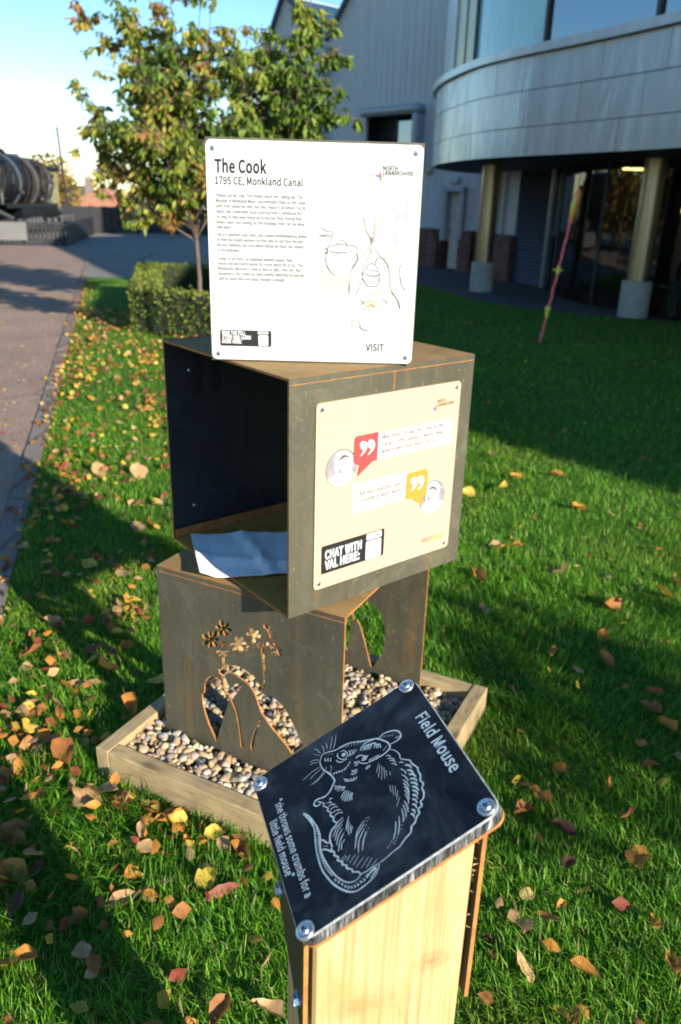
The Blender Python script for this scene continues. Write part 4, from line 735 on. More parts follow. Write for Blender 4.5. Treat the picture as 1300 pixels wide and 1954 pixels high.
for t_, w_, y_ in zip(body, wd, yy): line(PO, INK_GREY, sg, t_, 0.0192 + (0.353 - y_) * 0.004, y_, w_, 0.0096, z0, 0.028, name='text_line')
lg = MB(PO); star_logo(lg, 0.3770, 0.4040, 0.0155, z0, (0, 1, 2)); lg.build('compass_logo', [P_RED, P_BLUE, P_YELLOW], sg)
bx = MB(PO); v, f, _ = fill([rounded(0.0198, 0.0312, 0.1385, 0.0678, 0.004)]); bx.add([(a, b, z0) for a, b, _ in v], f); bx.build('black_tag', INK, sg)
tg = MB(PO)
for k, (s_, w_) in enumerate((('READ THE FULL', 0.0545), ('STORY AND LEARN', 0.0665), ('MORE HERE:', 0.0455))): line(PO, PRINT_WHITE, sg, s_, 0.0243, 0.0572 - 0.0098 * k, w_, 0.0114, z0 * 2, 0.05)
for x0_, y0_, x1_, y1_ in ((0.107, 0.0598, 0.1315, 0.0660), (0.1085, 0.0330, 0.1310, 0.0575)):
    v, f, _ = fill([rounded(x0_, y0_, x1_, y1_, 0.0022)]); tg.add([(a, b, z0 * 2) for a, b, _ in v], f)
tg.build('tag_box', PRINT_WHITE, sg)
sm = MB(PO); write(sm, 'SCAN ME', 0.1105, 0.0615, 0.0175, 0.0042, z0 * 3, 0.02); sm.build('scan_lettering', INK, sg)
fb_ = MB(PO); fb_.add([(0.4010, 0.028, z0), (0.4476, 0.028, z0), (0.4476, 0.0425, z0), (0.4010, 0.0425, z0)], [(0, 1, 2, 3)]); fb_.build('faint_bar', PRINT_FAINT, sg)
dr = MB(PO)
WM = {'g': 0, 'v': 1, 't': 2, 'y': 3, 'b': 4, 'o': 5}
for k, (c_, pts) in enumerate(WASH): poly_fill(dr, [tuple(p) for p in smooth_line(mm(pts + pts[:1]), sub=3)][:-1], z0 * 0.5 + k * 2e-5, WM[c_])
for k, s in enumerate(POT_TAN):
    ribbon(dr, [(x + 0.0013, y) for x, y in mm(s)], 0.0011, z0 + k * 3e-6, mi=7, wob=0.4); ribbon(dr, [(x - 0.0018, y + 0.0005) for x, y in mm(s)], 0.0011, z0 + 1e-4 + k * 3e-6, mi=7, wob=0.4)
for k, s in enumerate(POT_DARK): ribbon(dr, mm(s), 0.0017, z0 + 2e-4 + k * 3e-6, mi=6, wob=0.6)
dr.build('sketch', [W_G, W_V, W_T, W_Y, W_B, W_O, PENCIL, PENCIL_TAN], sg)

# ---- cream sign on the middle box
PF = frame(B2 - v2 * 0.0052, u2, Z3)
sg2 = MB(PF).prism(rounded(0.0725, 0.058, 0.551, 0.5355, 0.012), -0.005, 0.0, 0).build('sign_panel', SIGN_CREAM, mid)
for x, y in mm([(884, 5201), (5340, 5204), (880, 735), (5330, 735)]): sign_screw(PF, x, y, 0.0, sg2, 0.0062)
w1 = MB(PF)
for poly in (rounded(0.24, 0.3690, 0.5305, 0.4360, 0.007), rounded(0.1905, 0.2405, 0.378, 0.3165, 0.003)): 
    v, f, _ = fill([poly]); w1.add([(a, b, z0) for a, b, _ in v], f)
w1.build('speech_box', PRINT_WHITE, sg2)
rb_ = MB(PF); poly_fill(rb_, mm(RED[0]), z0 * 3.2); rb_.build('red_quote_bubble', P_RED, sg2)
ob_ = MB(PF); poly_fill(ob_, mm(ORANGE[0]), z0 * 3.2); ob_.build('orange_quote_bubble', P_ORANGE, sg2)
for q_ in QUOTE:
    qm = MB(PF); poly_fill(qm, [tuple(p) for p in smooth_line(mm(q_ + q_[:1]), sub=3)][:-1], z0 * 4); qm.build('quote_mark', PRINT_WHITE, sg2)
line(PF, INK_BROWN, sg2, 'Welcome! I\u2019m Val, the Cook by the', 0.2800, 0.4185, 0.2150, 0.0165, z0 * 2, 0.028, 0.2, name='speech_text')
line(PF, INK_BROWN, sg2, 'canal. Come, savour a hearty meal,', 0.2800, 0.4005, 0.2180, 0.0165, z0 * 2, 0.028, 0.2, name='speech_text')
line(PF, INK_BROWN, sg2, 'where every bite tells a story.', 0.2800, 0.3822, 0.1850, 0.0165, z0 * 2, 0.028, 0.2, name='speech_text')
line(PF, INK_BROWN, sg2, 'Ask me a question, play', 0.2090, 0.2830, 0.1430, 0.0165, z0 * 2, 0.028, 0.2, name='speech_text')
line(PF, INK_BROWN, sg2, 'a game or learn more.', 0.2170, 0.2650, 0.1370, 0.0165, z0 * 2, 0.028, 0.2, name='speech_text')
line(PF, INK_BROWN, sg2, 'NORTH', 0.4662, 0.4866, 0.0312, 0.0120, z0, 0.02); line(PF, INK_BROWN, sg2, 'LANARKSHIRE', 0.4662, 0.4762, 0.0640, 0.0120, z0, 0.02)
line(PF, INK_BROWN, sg2, 'VISIT', 0.4425, 0.0934, 0.0385, 0.0200, z0, 0.012)
l2 = MB(PF); star_logo(l2, 0.4630, 0.4720, 0.0155, z0, (0, 1, 2)); l2.build('compass_logo', [P_RED, P_BLUE, P_ORANGE], sg2)
fv = MB(PF); fv.add([(0.4815, 0.0915, z0), (0.5277, 0.0915, z0), (0.5277, 0.1065, z0), (0.4815, 0.1065, z0)], [(0, 1, 2, 3)]); fv.build('faint_bar', PRINT_TAN, sg2)
bt = MB(PF); v, f, _ = fill([rounded(0.0943, 0.0970, 0.3025, 0.1735, 0.004)]); bt.add([(a, b, z0) for a, b, _ in v], f); bt.build('black_tag', INK, sg2)
ct = MB(PF)
line(PF, PRINT_WHITE, sg2, 'CHAT WITH', 0.1055, 0.1368, 0.1195, 0.0300, z0 * 2, 0.055); line(PF, PRINT_WHITE, sg2, 'VAL HERE:', 0.1055, 0.1085, 0.1135, 0.0300, z0 * 2, 0.055)
for x0_, y0_, x1_, y1_ in ((0.2405, 0.1535, 0.2925, 0.1712), (0.2395, 0.0988, 0.2920, 0.1500)):
    v, f, _ = fill([rounded(x0_, y0_, x1_, y1_, 0.004)]); ct.add([(a, b, z0 * 2) for a, b, _ in v], f)
ct.build('tag_box', PRINT_WHITE, sg2)
s2 = MB(PF); write(s2, 'SCAN ME', 0.2470, 0.1585, 0.0390, 0.0095, z0 * 3, 0.01); s2.build('scan_lettering', INK, sg2)
def portrait(P, flip):
    c = mm(P['circle']); cx, cy = c[0]; r = (abs(c[1][0] - cx) + abs(c[2][1] - cy) + abs(c[3][1] - cy)) / 3 * 1.0
    r = 0.0475
    pb = MB(PF)
    disc(pb, cx, cy, r + 0.0008, z0 * 1.2, 40, 4); disc(pb, cx, cy, r, z0 * 1.4, 40, 0)
    def clipc(pts):
        out = []
        for x, y in pts:
            d = math.hypot(x - cx, y - cy)
            k = min(1, (r * 0.985) / max(d, 1e-6)); out.append((cx + (x - cx) * k, cy + (y - cy) * k))
        return out
    for i, (key, m_) in enumerate((('dress', 3), ('hood', 1), ('face', 2), ('hair', 5))):
        pts = [tuple(p) for p in smooth_line(mm(P[key] + P[key][:1]), sub=3)][:-1]
        poly_fill(pb, clipc(pts), z0 * (1.6 + 0.2 * i), m_)
        ribbon(pb, clipc(pts + pts[:1]), 0.0006, z0 * (1.7 + 0.2 * i), sub=1, mi=5, wob=0.8)
    pb.build('portrait', [PORT_BG, PORT_HOOD, PORT_SKIN, PRINT_WHITE, INK, PORT_HAIR], sg2)
portrait(PORT1, False); portrait(PORT2, True)

# ---- crumpled paper lying on the floor of the middle box and hanging over its edge
def paper():
    z = 0.6425
    A, Bq, C, Dq = Vector((-0.452, 2.178)), Vector((-0.10, 2.245)), Vector((-0.085, 1.95)), Vector((-0.372, 1.888))
    N = 14
    v = []
    for j in range(N + 1):
        for i in range(N + 1):
            s, t = i / N, j / N
            p = (A * (1 - s) + Bq * s) * (1 - t) + (Dq * (1 - s) + C * s) * t
            # distance past the open edge of the floor
            d = (Vector((p.x, p.y, 0)) - Vector((B2.x, B2.y, 0))).dot(u2)
            sag = -0.10 * max(0, -d - 0.005) ** 1.3 * 0
            fold = 0.010 * max(0, 1 - abs(s - 0.42 - 0.25 * t) / 0.09) - 0.006 * max(0, 1 - abs(s - 0.75 + 0.1 * t) / 0.12)
            fold += 0.008 * max(0, 1 - abs(t - 0.55 - 0.3 * s) / 0.15)
            edge = 0.016 * max(0, 1 - s / 0.16) * (0.3 + t)
            v.append((p.x, p.y, z + 0.006 + fold + edge + sag))
    n = N + 1
    f = [(j * n + i, (j + 1) * n + i, (j + 1) * n + i + 1, j * n + i + 1) for j in range(N) for i in range(N)]
    o = MB().add(v, f).build('paper_sheet', PAPER)
    md = o.modifiers.new('thickness', 'SOLIDIFY'); md.thickness = 0.0012
    tag(o, 'creased white sheet of paper lying inside the open middle steel box', 'paper')
paper()

# ------------------------------------------------------------------ timber frame with gravel
L0 = Vector((-0.6926, 1.8581, 0.0)); WF, DF, HF, TB = 0.9102, 0.8614, 0.1084, 0.048
fr_t = empty('timber_frame', L0, yaw1)
tag(fr_t, 'low weathered timber frame holding gravel around the foot of the steel boxes', 'garden edging')
ffr = frame(L0, u, v_)
MB(ffr).box(TB + 0.001, 0, -0.03, WF - TB - 0.001, TB, HF - 0.001, bev=0.003).build('board', FRAMEWOOD, fr_t)
MB(ffr).box(TB + 0.001, DF - TB, -0.03, WF - TB - 0.001, DF, HF - 0.003, bev=0.003).build('board', FRAMEWOOD, fr_t)
MB(ffr).box(0, 0, -0.03, TB, DF, HF, bev=0.003).build('board', FRAMEWOOD_Y, fr_t)
MB(ffr).box(WF - TB, 0, -0.03, WF, DF, HF, bev=0.003).build('board', FRAMEWOOD_Y, fr_t)
soil = MB(ffr).box(TB - 0.002, TB - 0.002, -0.02, WF - TB + 0.002, DF - TB + 0.002, 0.052).build('gravel_bed', asphalt('gravel_bed_earth', (0.05, 0.042, 0.034), 0.4, 60))
soil['kind'] = 'structure'

STONE = tinted('gravel_stone', 0.92, 0, 0.15, True)
def ico():
    import bmesh
    bm = bmesh.new(); bmesh.ops.create_icosphere(bm, subdivisions=2, radius=1.0)
    v = np.array([p.co for p in bm.verts]); f = np.array([[q.index for q in t.verts] for t in bm.faces]); bm.free()
    return v, f
IV, IF = ico()
def gravel():
    N = 5200
    V, F, C = [], [], []
    pal = np.array([(0.41, 0.30, 0.16), (0.46, 0.345, 0.195), (0.37, 0.25, 0.15), (0.44, 0.30, 0.25), (0.25, 0.24, 0.22), (0.33, 0.31, 0.28), (0.52, 0.45, 0.35), (0.17, 0.165, 0.16), (0.38, 0.29, 0.17)])
    k = 0
    placed = []
    for i in range(N):
        layer = 0 if i < 2400 else 1
        x = nr.uniform(TB + 0.006, WF - TB - 0.006); y = nr.uniform(TB + 0.006, DF - TB - 0.006)
        s = 0.0052 + 0.0110 * nr.random() ** 1.4; s *= 1.3 if nr.random() < 0.12 else 1
        # local x,y relative to the lower box plates
        p = Vector((x, y))
        bo = B1 - L0
        lx, ly = x - bo.dot(u), y - bo.dot(v_)
        if -s < lx < S1 + s and (abs(ly - T / 2) < s + 0.002 or abs(ly - (S1 - T / 2)) < s + 0.002): continue
        z = (0.054 if layer == 0 else 0.072) + nr.uniform(-0.004, 0.006) + 0.010 * math.sin(7 * x + 1) * math.sin(6 * y)
        ax = s * np.array([nr.uniform(0.8, 1.5), nr.uniform(0.75, 1.15), nr.uniform(0.55, 0.9)])
        q = nr.normal(size=4); q /= np.linalg.norm(q); w, a, b, c = q
        if layer == 1 and nr.random() < 0.6:
            th = nr.uniform(0, np.pi); q = np.array([np.cos(th), nr.normal() * 0.15, nr.normal() * 0.15, np.sin(th)]); q /= np.linalg.norm(q); w, a, b, c = q
        Rm = np.array([[1 - 2 * (b * b + c * c), 2 * (a * b - c * w), 2 * (a * c + b * w)], [2 * (a * b + c * w), 1 - 2 * (a * a + c * c), 2 * (b * c - a * w)], [2 * (a * c - b * w), 2 * (b * c + a * w), 1 - 2 * (a * a + b * b)]])
        d1, d2 = nr.normal(size=3), nr.normal(size=3)
        r = 1 + 0.16 * np.sin(IV @ d1 * 1.7 + nr.uniform(0, 6)) + 0.09 * np.sin(IV @ d2 * 3.1 + nr.uniform(0, 6))
        Q = IV * np.clip(r, 0.7, 1.2)[:, None]
        for _k in range(3):
            fn = nr.normal(size=3); fn /= np.linalg.norm(fn); hh = Q @ fn; cut = nr.uniform(0.5, 0.85); Q = Q - np.outer(np.maximum(hh - cut, 0) * 0.85, fn)
        pts = (Q * ax) @ Rm.T
        wx = L0 + u * x + v_ * y
        pts += np.array([wx.x, wx.y, z])
        V.append(pts); F.append(IF + k); k += len(IV)
        cc = pal[nr.choice(len(pal), p=[.22, .22, .12, .06, .05, .08, .1, .03, .12])] * nr.uniform(0.75, 1.45)
        C.append(np.tile(np.append(cc, 1), (len(IV), 1)))
    V = np.concatenate(V); F = np.concatenate(F); C = np.concatenate(C)
    o = np_mesh('gravel', V, F.ravel(), np.arange(len(F)) * 3, STONE, None, C, True)
    tag(o, 'tan, pink and grey pebbles filling the timber frame', 'gravel', None, 'stuff')
gravel()

# ------------------------------------------------------------------ wooden post with the engraved board
yawB, tB = -1.2614697577284297, 0.5108436
CB = Vector((0.032053, 0.640321, 1.037660))
Ub = Vector((math.cos(yawB), math.sin(yawB), 0)); Dh = Vector((-math.sin(yawB), math.cos(yawB), 0))
Db = Dh * math.cos(tB) + Z3 * math.sin(tB)
BF = frame(CB, Ub, Db)
post = empty('marker_post', (CB.x, CB.y, 0), yawB)
tag(post, 'pale timber post with a sloping black board engraved with a field mouse', 'sign post')
# timber: U 0..0.1, Dh -0.08..0.08, top cut to the slope
th_b, th_s = 0.0125, 0.004
def top_z(d): return CB.z + d * math.tan(tB) - (th_b + th_s + 0.0008) / math.cos(tB)
pf = frame((CB.x, CB.y, 0), Ub, Dh)
u0, u1_, d0, d1_ = -0.004, 0.1, -0.079, 0.077
pm = MB(pf)
bv = 0.003
ring = lambda zf: [(u0 + bv, d0, zf(d0)), (u1_ - bv, d0, zf(d0)), (u1_, d0 + bv, zf(d0 + bv)), (u1_, d1_ - bv, zf(d1_ - bv)), (u1_ - bv, d1_, zf(d1_)), (u0 + bv, d1_, zf(d1_)), (u0, d1_ - bv, zf(d1_ - bv)), (u0, d0 + bv, zf(d0 + bv))]
pm.rings([ring(lambda d: -0.05), ring(top_z)])
tp = pm.build('timber_post', POSTWOOD, post)
# splinters along the sawn edge
spl = MB(pf)
for k in range(14):
    zz = top_z(d1_) - 0.008 - 0.14 * rnd.random() ** 1.5; L = rnd.uniform(0.001, 0.0045)
    spl.add([(u1_ - 0.001, d1_ - 0.001, zz), (u1_ - 0.001, d1_ + 0.0002, zz - 0.003), (u1_ + 0.001, d1_ + L, zz - rnd.uniform(-0.002, 0.006))], [(0, 1, 2)])
spl.build('splinters', POSTWOOD, tp)['kind'] = 'stuff'
# folded steel bracket: sloping plate under the board and two straps
bk = MB(BF)
bk.prism(rounded(-0.110, -0.1089, 0.110, 0.1089, 0.014), -th_b - th_s, -th_b - 0.0004, 0, rim=1)
bkt = bk.build('steel_bracket', [STRAP, RUST_EDGE], post)
for d, zt_ in ((d0 - 0.0075, top_z(d0 - 0.006)), (d1_ + 0.0085, top_z(d1_ + 0.010))):
    mbs = MB(pf)
    z_lo = CB.z - 0.198
    x0_, x1_ = u0 + 0.002, 0.1005
    y0_, y1_ = d - 0.0022, d + 0.0022
    vv = [(x, y, z) for z in (z_lo, None) for (x, y) in ((x0_, y0_), (x1_, y0_), (x1_, y1_), (x0_, y1_))]
    vv = [(x, y, (z + (0.082 if (d < 0 and x < 0.05) else 0)) if z is not None else top_z(y) - 0.0004) for x, y, z in vv]
    mbs.add(vv, [(3, 2, 1, 0), (4, 5, 6, 7)], 1); b0 = 0
    mbs.f += [(0, 1, 5, 4), (2, 3, 7, 6), (1, 2, 6, 5), (3, 0, 4, 7)]; mbs.m += [0, 0, 1, 1]
    st_ = mbs.build('strap', [STRAP, RUST_EDGE], bkt)
# coach bolts through the left strap
for (x, z) in ((0.006, -0.098), (0.083, -0.160)):
    mbb = MB(pf)
    M = Matrix.Translation((x, d0 - 0.0097, CB.z + z)) @ Matrix.Rotation(R(90), 4, 'X')
    mbb.lathe([(0.0085, 0.0), (0.0085, 0.0016)], 18, 0, M)
    mbb.lathe([(0.0062, 0.0016), (0.0062, 0.0058), (0.0052, 0.0064)], 6, 0, M)
    mbb.build('bolt', ZINC, post)
bd = MB(BF)
o0, o1 = rounded(-0.110, -0.1089, 0.110, 0.1089, 0.0145), rounded(-0.1087, -0.1076, 0.1087, 0.1076, 0.0132)
n_ = len(o0)
bd.rings([[(x, y, -th_b) for x, y in o0], [(x, y, -0.0016) for x, y in o0]], 1, cap=False)
bd.rings([[(x, y, -0.0016) for x, y in o0], [(x, y, 0.0) for x, y in o1]], 2, cap=False)
bd.add([(x, y, 0.0) for x, y in o1], [tuple(range(n_))], 0)
bd.add([(x, y, -th_b) for x, y in o0], [tuple(reversed(range(n_)))], 1)
board = bd.build('engraved_board', [CHALK, RIM, RIM_PALE], post)
en = MB(BF)
k = 0
for s in MOUSE_THICK: k += 1; ribbon(en, mm(s), 0.0018, 0.0003 + k * 3e-6, wob=0.35)
for s in MOUSE_MID: k += 1; ribbon(en, mm(s), 0.0011, 0.0003 + k * 3e-6, wob=0.2)
for s in MOUSE_THIN: k += 1; ribbon(en, mm(s), 0.00062, 0.0003 + k * 3e-6)
for x, y in mm(MOUSE_DOTS): k += 1; disc(en, x, y, 0.00055, 0.0003 + k * 3e-6, 8)
for x, y in mm(MOUSE_EYE): disc(en, x, y, 0.0027, 0.0003, 14)
en.build('mouse_engraving', ENGRAVE, board)
line(BF, ENGRAVE, board, 'Field Mouse', -0.0515, 0.0862, 0.0930, 0.0180, 0.0004, 0.03)
line(BF, ENGRAVE, board, '\u201cshe throws some crumbs for a', -0.0598, -0.0915, 0.1310, 0.0112, 0.0004, 0.022)
line(BF, ENGRAVE, board, 'little field mouse\u201d', -0.0375, -0.1035, 0.0780, 0.0112, 0.0004, 0.022)
for i, (x, y) in enumerate(mm(SCREWS)):
    ms = MB(BF); M = Matrix.Translation((x, y, 0.0)) @ Matrix.Rotation(0.5 + i * 0.7, 4, 'Z')
    ms.lathe([(0.0093, -0.001), (0.0093, 0.0012), (0.0088, 0.0019), (0.0068, 0.0023), (0.0058, 0.0012)], 28, 0, M)
    ms.lathe([(0.0057, 0.0008), (0.0056, 0.0026), (0.0047, 0.0040), (0.0030, 0.0045)], 20, 1, M)
    w_ = 0.0006
    for a in (0, 90):
        ms.box(-0.0026, -w_, 0.0040, 0.0026, w_, 0.0048, 2, M @ Matrix.Rotation(R(a), 4, 'Z'))
    o = ms.build('screw', [CHROME, ZINC, INK], board); auto_smooth(o, 40)

# ------------------------------------------------------------------ industrial hall (grey clad gables)
CLAD = plain('grey_wall_cladding', (0.48, 0.50, 0.50), 0.55, 0.0, 0.07, 1.2, 0.0, 0.4, (6, 6, 0.4))
CLAD_TRIM = plain('grey_trim', (0.33, 0.37, 0.40), 0.4, 0.1, 0.05, 3)
ROOF_PALE = plain('pale_roof_sheet', (0.52, 0.54, 0.50), 0.5, 0.0, 0.08, 4)
VERGE = plain('dark_verge', (0.035, 0.04, 0.048), 0.5, 0.0, 0.1)
DARK = plain('dark_recess', (0.012, 0.013, 0.016), 0.6, 0, 0.2)
DOOR_M = plain('pale_door_paint', (0.60, 0.55, 0.52), 0.5, 0, 0.05, 6)
WHITE_P = plain('white_paint', (0.72, 0.72, 0.70), 0.5, 0, 0.04)
BLUE_P = plain('sign_blue', (0.03, 0.10, 0.42), 0.45, 0, 0.03)
LAMP_M = plain('lamp_housing', (0.42, 0.48, 0.50), 0.4, 0, 0.05)

def brick_mat():
    m, n, l, b = nodes_of('red_brickwork')
    bt_ = n.new('ShaderNodeTexBrick')
    bt_.inputs['Scale'].default_value = 1.0
    bt_.inputs['Brick Width'].default_value = 0.225; bt_.inputs['Row Height'].default_value = 0.075; bt_.inputs['Mortar Size'].default_value = 0.008
    bt_.inputs['Color1'].default_value = (0.17, 0.062, 0.045, 1); bt_.inputs['Color2'].default_value = (0.12, 0.048, 0.040, 1); bt_.inputs['Mortar'].default_value = (0.16, 0.13, 0.115, 1)
    t = n.new('ShaderNodeTexCoord'); sx = n.new('ShaderNodeSeparateXYZ'); cb = n.new('ShaderNodeCombineXYZ'); ad = n.new('ShaderNodeMath')
    l.new(t.outputs['Object'], sx.inputs[0]); l.new(sx.outputs['X'], ad.inputs[0]); l.new(sx.outputs['Y'], ad.inputs[1])
    l.new(ad.outputs[0], cb.inputs['X']); l.new(sx.outputs['Z'], cb.inputs['Y']); l.new(cb.outputs[0], bt_.inputs['Vector'])
    f = noise(n, l, mapping(n, l), 5, 4)
    l.new(mixrgb(n, l, 1.0, bt_.outputs['Color'], ramp(n, l, f, [(0.3, 0.7), (0.7, 1.25)]), 'MULTIPLY'), b.inputs['Base Color'])
    b.inputs['Roughness'].default_value = 0.85
    bump(n, l, b, bt_.outputs['Fac'], -0.4, 0.01)
    return m
BRICK = brick_mat()

def glass_mat(name, tint, trans=0.35, rough=0.02):
    m, n, l, b = nodes_of(name)
    b.inputs['Base Color'].default_value = (*tint, 1); b.inputs['Roughness'].default_value = rough; b.inputs['Specular IOR Level'].default_value = 0.9
    b.inputs['IOR'].default_value = 1.7
    if trans:
        t = n.new('ShaderNodeBsdfTransparent'); t.inputs['Color'].default_value = (0.75, 0.82, 0.80, 1)
        mx = n.new('ShaderNodeMixShader'); mx.inputs['Fac'].default_value = trans
        l.new(b.outputs['BSDF'], mx.inputs[1]); l.new(t.outputs['BSDF'], mx.inputs[2]); l.new(mx.outputs['Shader'], n['Material Output'].inputs['Surface'])
    return m
GLASS_DARK = glass_mat('dark_curtain_glass', (0.004, 0.006, 0.006), 0.55)

def mirror_glass(name, c, rough=0.03):
    m, n, l, b = nodes_of(name)
    b.inputs['Base Color'].default_value = (*c, 1); b.inputs['Metallic'].default_value = 1.0; b.inputs['Roughness'].default_value = rough
    bump(n, l, b, noise(n, l, mapping(n, l, (1, 1, 0.4)), 1.4, 2), 0.03, 0.05)
    return m
GLASS_SKY = mirror_glass('sky_glass', (0.22, 0.25, 0.28))
GLASS_PALE = plain('pale_blue_glass', (0.34, 0.62, 0.66), 0.15, 0, 0.1, 2, 0, 0.8, (3, 3, 0.6))  # panes in one pale cyan colour, faintly streaked upright

WD = Vector((2.83, 21.7, 0)); wx_ = Vector((0.65, -0.76, 0)).normalized()
WFm = frame(WD, wx_, Z3)          # local: x along the wall to the right, y up, z out of the wall
hall = empty('industrial_hall', WD)
tag(hall, 'grey clad industrial hall with a twin gable, brick plinth and side door', 'building')
ROOFLINE = [(-8.95, 5.25), (-7.57, 7.24), (-5.46, 5.83), (-2.4, 8.95), (0.9, 6.2), (4.2, 6.2)]
def roof_y(x):
    for (a, b_), (c, d) in zip(ROOFLINE, ROOFLINE[1:]):
        if a <= x <= c: return b_ + (d - b_) * (x - a) / (c - a)
    return ROOFLINE[-1][1]
brk = sorted(set([round(-8.95 + 0.75 * i, 3) for i in range(18)] + [-7.57, -5.46, -2.4, 0.9, 4.2, -3.75, -1.42, -0.53, 0.24]))
def wall_bottom(a, b_):
    m_ = (a + b_) / 2
    if -0.53 < m_ < 0.24: return 2.0
    return 1.01
DEEP = 14.0
for a, b_ in zip(brk, brk[1:]):
    if b_ - a < 0.02 or a >= 4.2: continue
    m_ = (a + b_) / 2
    segs = [(wall_bottom(a, b_), None)]
    if -3.75 < m_ < -1.42: segs = [(1.01, 2.45), (3.95, None)]
    for lo, hi in segs:
        mb = MB(WFm); off = rnd.uniform(-0.004, 0.004)
        ya, yb = (roof_y(a), roof_y(b_)) if hi is None else (hi, hi)
        poly = [(a + 0.004, lo), (b_ - 0.004, lo), (b_ - 0.004, yb), (a + 0.004, ya)]
        mb.prism(poly, -0.12, off)
        # raised ribs of the sheet
        k = a + 0.19
        while k < b_ - 0.06:
            top = ya + (yb - ya) * (k - a) / (b_ - a)
            mb.box(k, lo + 0.01, off, k + 0.04, top - 0.03, off + 0.006)
            k += 0.3
        mb.build('cladding_sheet', CLAD, hall)
MB(WFm).box(-8.95, 0, -0.3, -0.53, 1.0, 0.05).box(0.24, 0, -0.3, 4.2, 1.0, 0.05).build('brick_plinth', BRICK, hall)
MB(WFm).box(-8.95, 0.985, -0.05, -0.53, 1.03, 0.08).box(0.24, 0.985, -0.05, 4.2, 1.03, 0.08).build('plinth_flashing', CLAD_TRIM, hall)
# sloping brick shoulders beside the door
for sx0, s in ((-0.53, -1), (0.24, 1)):
    poly = [(sx0, 0), (sx0 + s * 0.42, 0), (sx0 + s * 0.42, 1.0), (sx0 + s * 0.22, 1.0), (sx0, 0.72)]
    if s > 0: poly = poly
    else: poly = poly[::-1]
    MB(WFm).prism(poly, 0.05, 0.22).build('brick_shoulder', BRICK, hall)
dr_ = MB(WFm).box(-0.53, 0.7, -0.2, -0.36, 2.03, 0.14, bev=0.03).box(0.1, 0.7, -0.2, 0.24, 2.03, 0.14, bev=0.03).box(-0.53, 1.9, -0.2, 0.24, 2.03, 0.16, bev=0.03)
dr_.build('door_surround', CLAD_TRIM, hall)
door = MB(WFm).box(-0.36, 0.02, -0.14, 0.1, 1.88, -0.09).build('door', DOOR_M, hall)
ds = MB(WFm).box(-0.1, 1.24, -0.0895, 0.02, 1.46, -0.085).build('door_notice', WHITE_P, door)
dn = MB(WFm); disc(dn, -0.04, 1.35, 0.045, -0.083, 16); dn.build('notice_mark', BLUE_P, door)
MB(WFm).box(-0.32, 0.92, -0.09, -0.29, 1.02, -0.05).build('door_handle', ZINC, door)
MB(WFm).box(-0.32, 2.12, 0.0, -0.02, 2.26, 0.12, bev=0.02).build('wall_lamp', LAMP_M, hall)
MB(WFm).box(-8.95, 0, -DEEP, -8.8, 5.2, -0.12).box(4.05, 0, -DEEP, 4.2, 6.1, -0.12).box(-8.8, 0, -DEEP, 4.05, 5.2, -DEEP + 0.2).build('rear_walls', CLAD, hall)
# framed window recess with a rounded hood
wn_ = MB(WFm)
wn_.box(-3.75, 3.80, -0.1, -1.42, 4.02, 0.34, bev=0.08)
wn_.box(-1.62, 2.45, -0.1, -1.42, 3.80, 0.34, bev=0.06)
wn_.build('window_hood', CLAD_TRIM, hall)
MB(WFm).box(-3.75, 2.42, -0.6, -1.42, 3.95, -0.52).box(-3.76, 2.40, -0.52, -1.42, 2.46, 0.05).box(-3.75, 3.94, -0.52, -1.42, 4.0, -0.1).box(-3.77, 2.42, -0.52, -3.72, 3.95, -0.1).build('window_recess', DARK, hall)
wf_ = MB(WFm).box(-2.95, 2.46, -0.5, -2.90, 3.94, -0.42).box(-2.3, 2.46, -0.5, -2.26, 3.94, -0.42).box(-1.98, 2.46, -0.5, -1.95, 3.94, -0.42).build('window', VERGE, hall)
MB(WFm).box(-2.90, 2.47, -0.47, -2.31, 3.93, -0.45).build('pane', GLASS_SKY, wf_)
MB(WFm).box(-2.25, 2.47, -0.47, -1.985, 3.93, -0.45).build('pane', GLASS_PALE, wf_)
MB(WFm).box(-1.945, 2.47, -0.47, -1.66, 3.93, -0.45).build('pane', GLASS_PALE, wf_)
# roofs: folded sheets running back from the gable, dark verge along the front edge
rf = MB(WFm)
for (a, ya), (b_, yb) in zip(ROOFLINE, ROOFLINE[1:]):
    rf.prism([(a, ya), (b_, yb), (b_, yb + 0.06), (a, ya + 0.06)], -DEEP, 0.02)
rf.build('roof', ROOF_PALE, hall)
vg = MB(WFm)
for (a, ya), (b_, yb) in zip(ROOFLINE[:-1], ROOFLINE[1:-1]):
    t = Vector((b_ - a, yb - ya)).normalized(); n2 = Vector((-t.y, t.x)) * 0.11
    vg.prism([(a, ya + 0.02), (b_, yb + 0.02), (b_ + n2.x, yb + n2.y + 0.02), (a + n2.x, ya + n2.y + 0.02)], 0.022, 0.13)
vg.build('verge_trim', VERGE, hall)
# sunlit roof of the bay behind, seen over the valley
MB(WFm).prism([(-8.9, 5.3), (-5.4, 8.6), (-2.0, 5.3)], -DEEP - 10, -DEEP - 0.1).build('rear_bay', ROOF_PALE, hall)
dp = MB(WFm); dp.tube([(-5.5, 0.05, 0.1), (-5.5, 5.5, 0.1), (-5.46, 5.75, 0.12)], 0.06, 8); dp.box(-5.62, 5.0, 0.02, -5.38, 5.25, 0.22); dp.build('downpipe', CLAD_TRIM, hall)

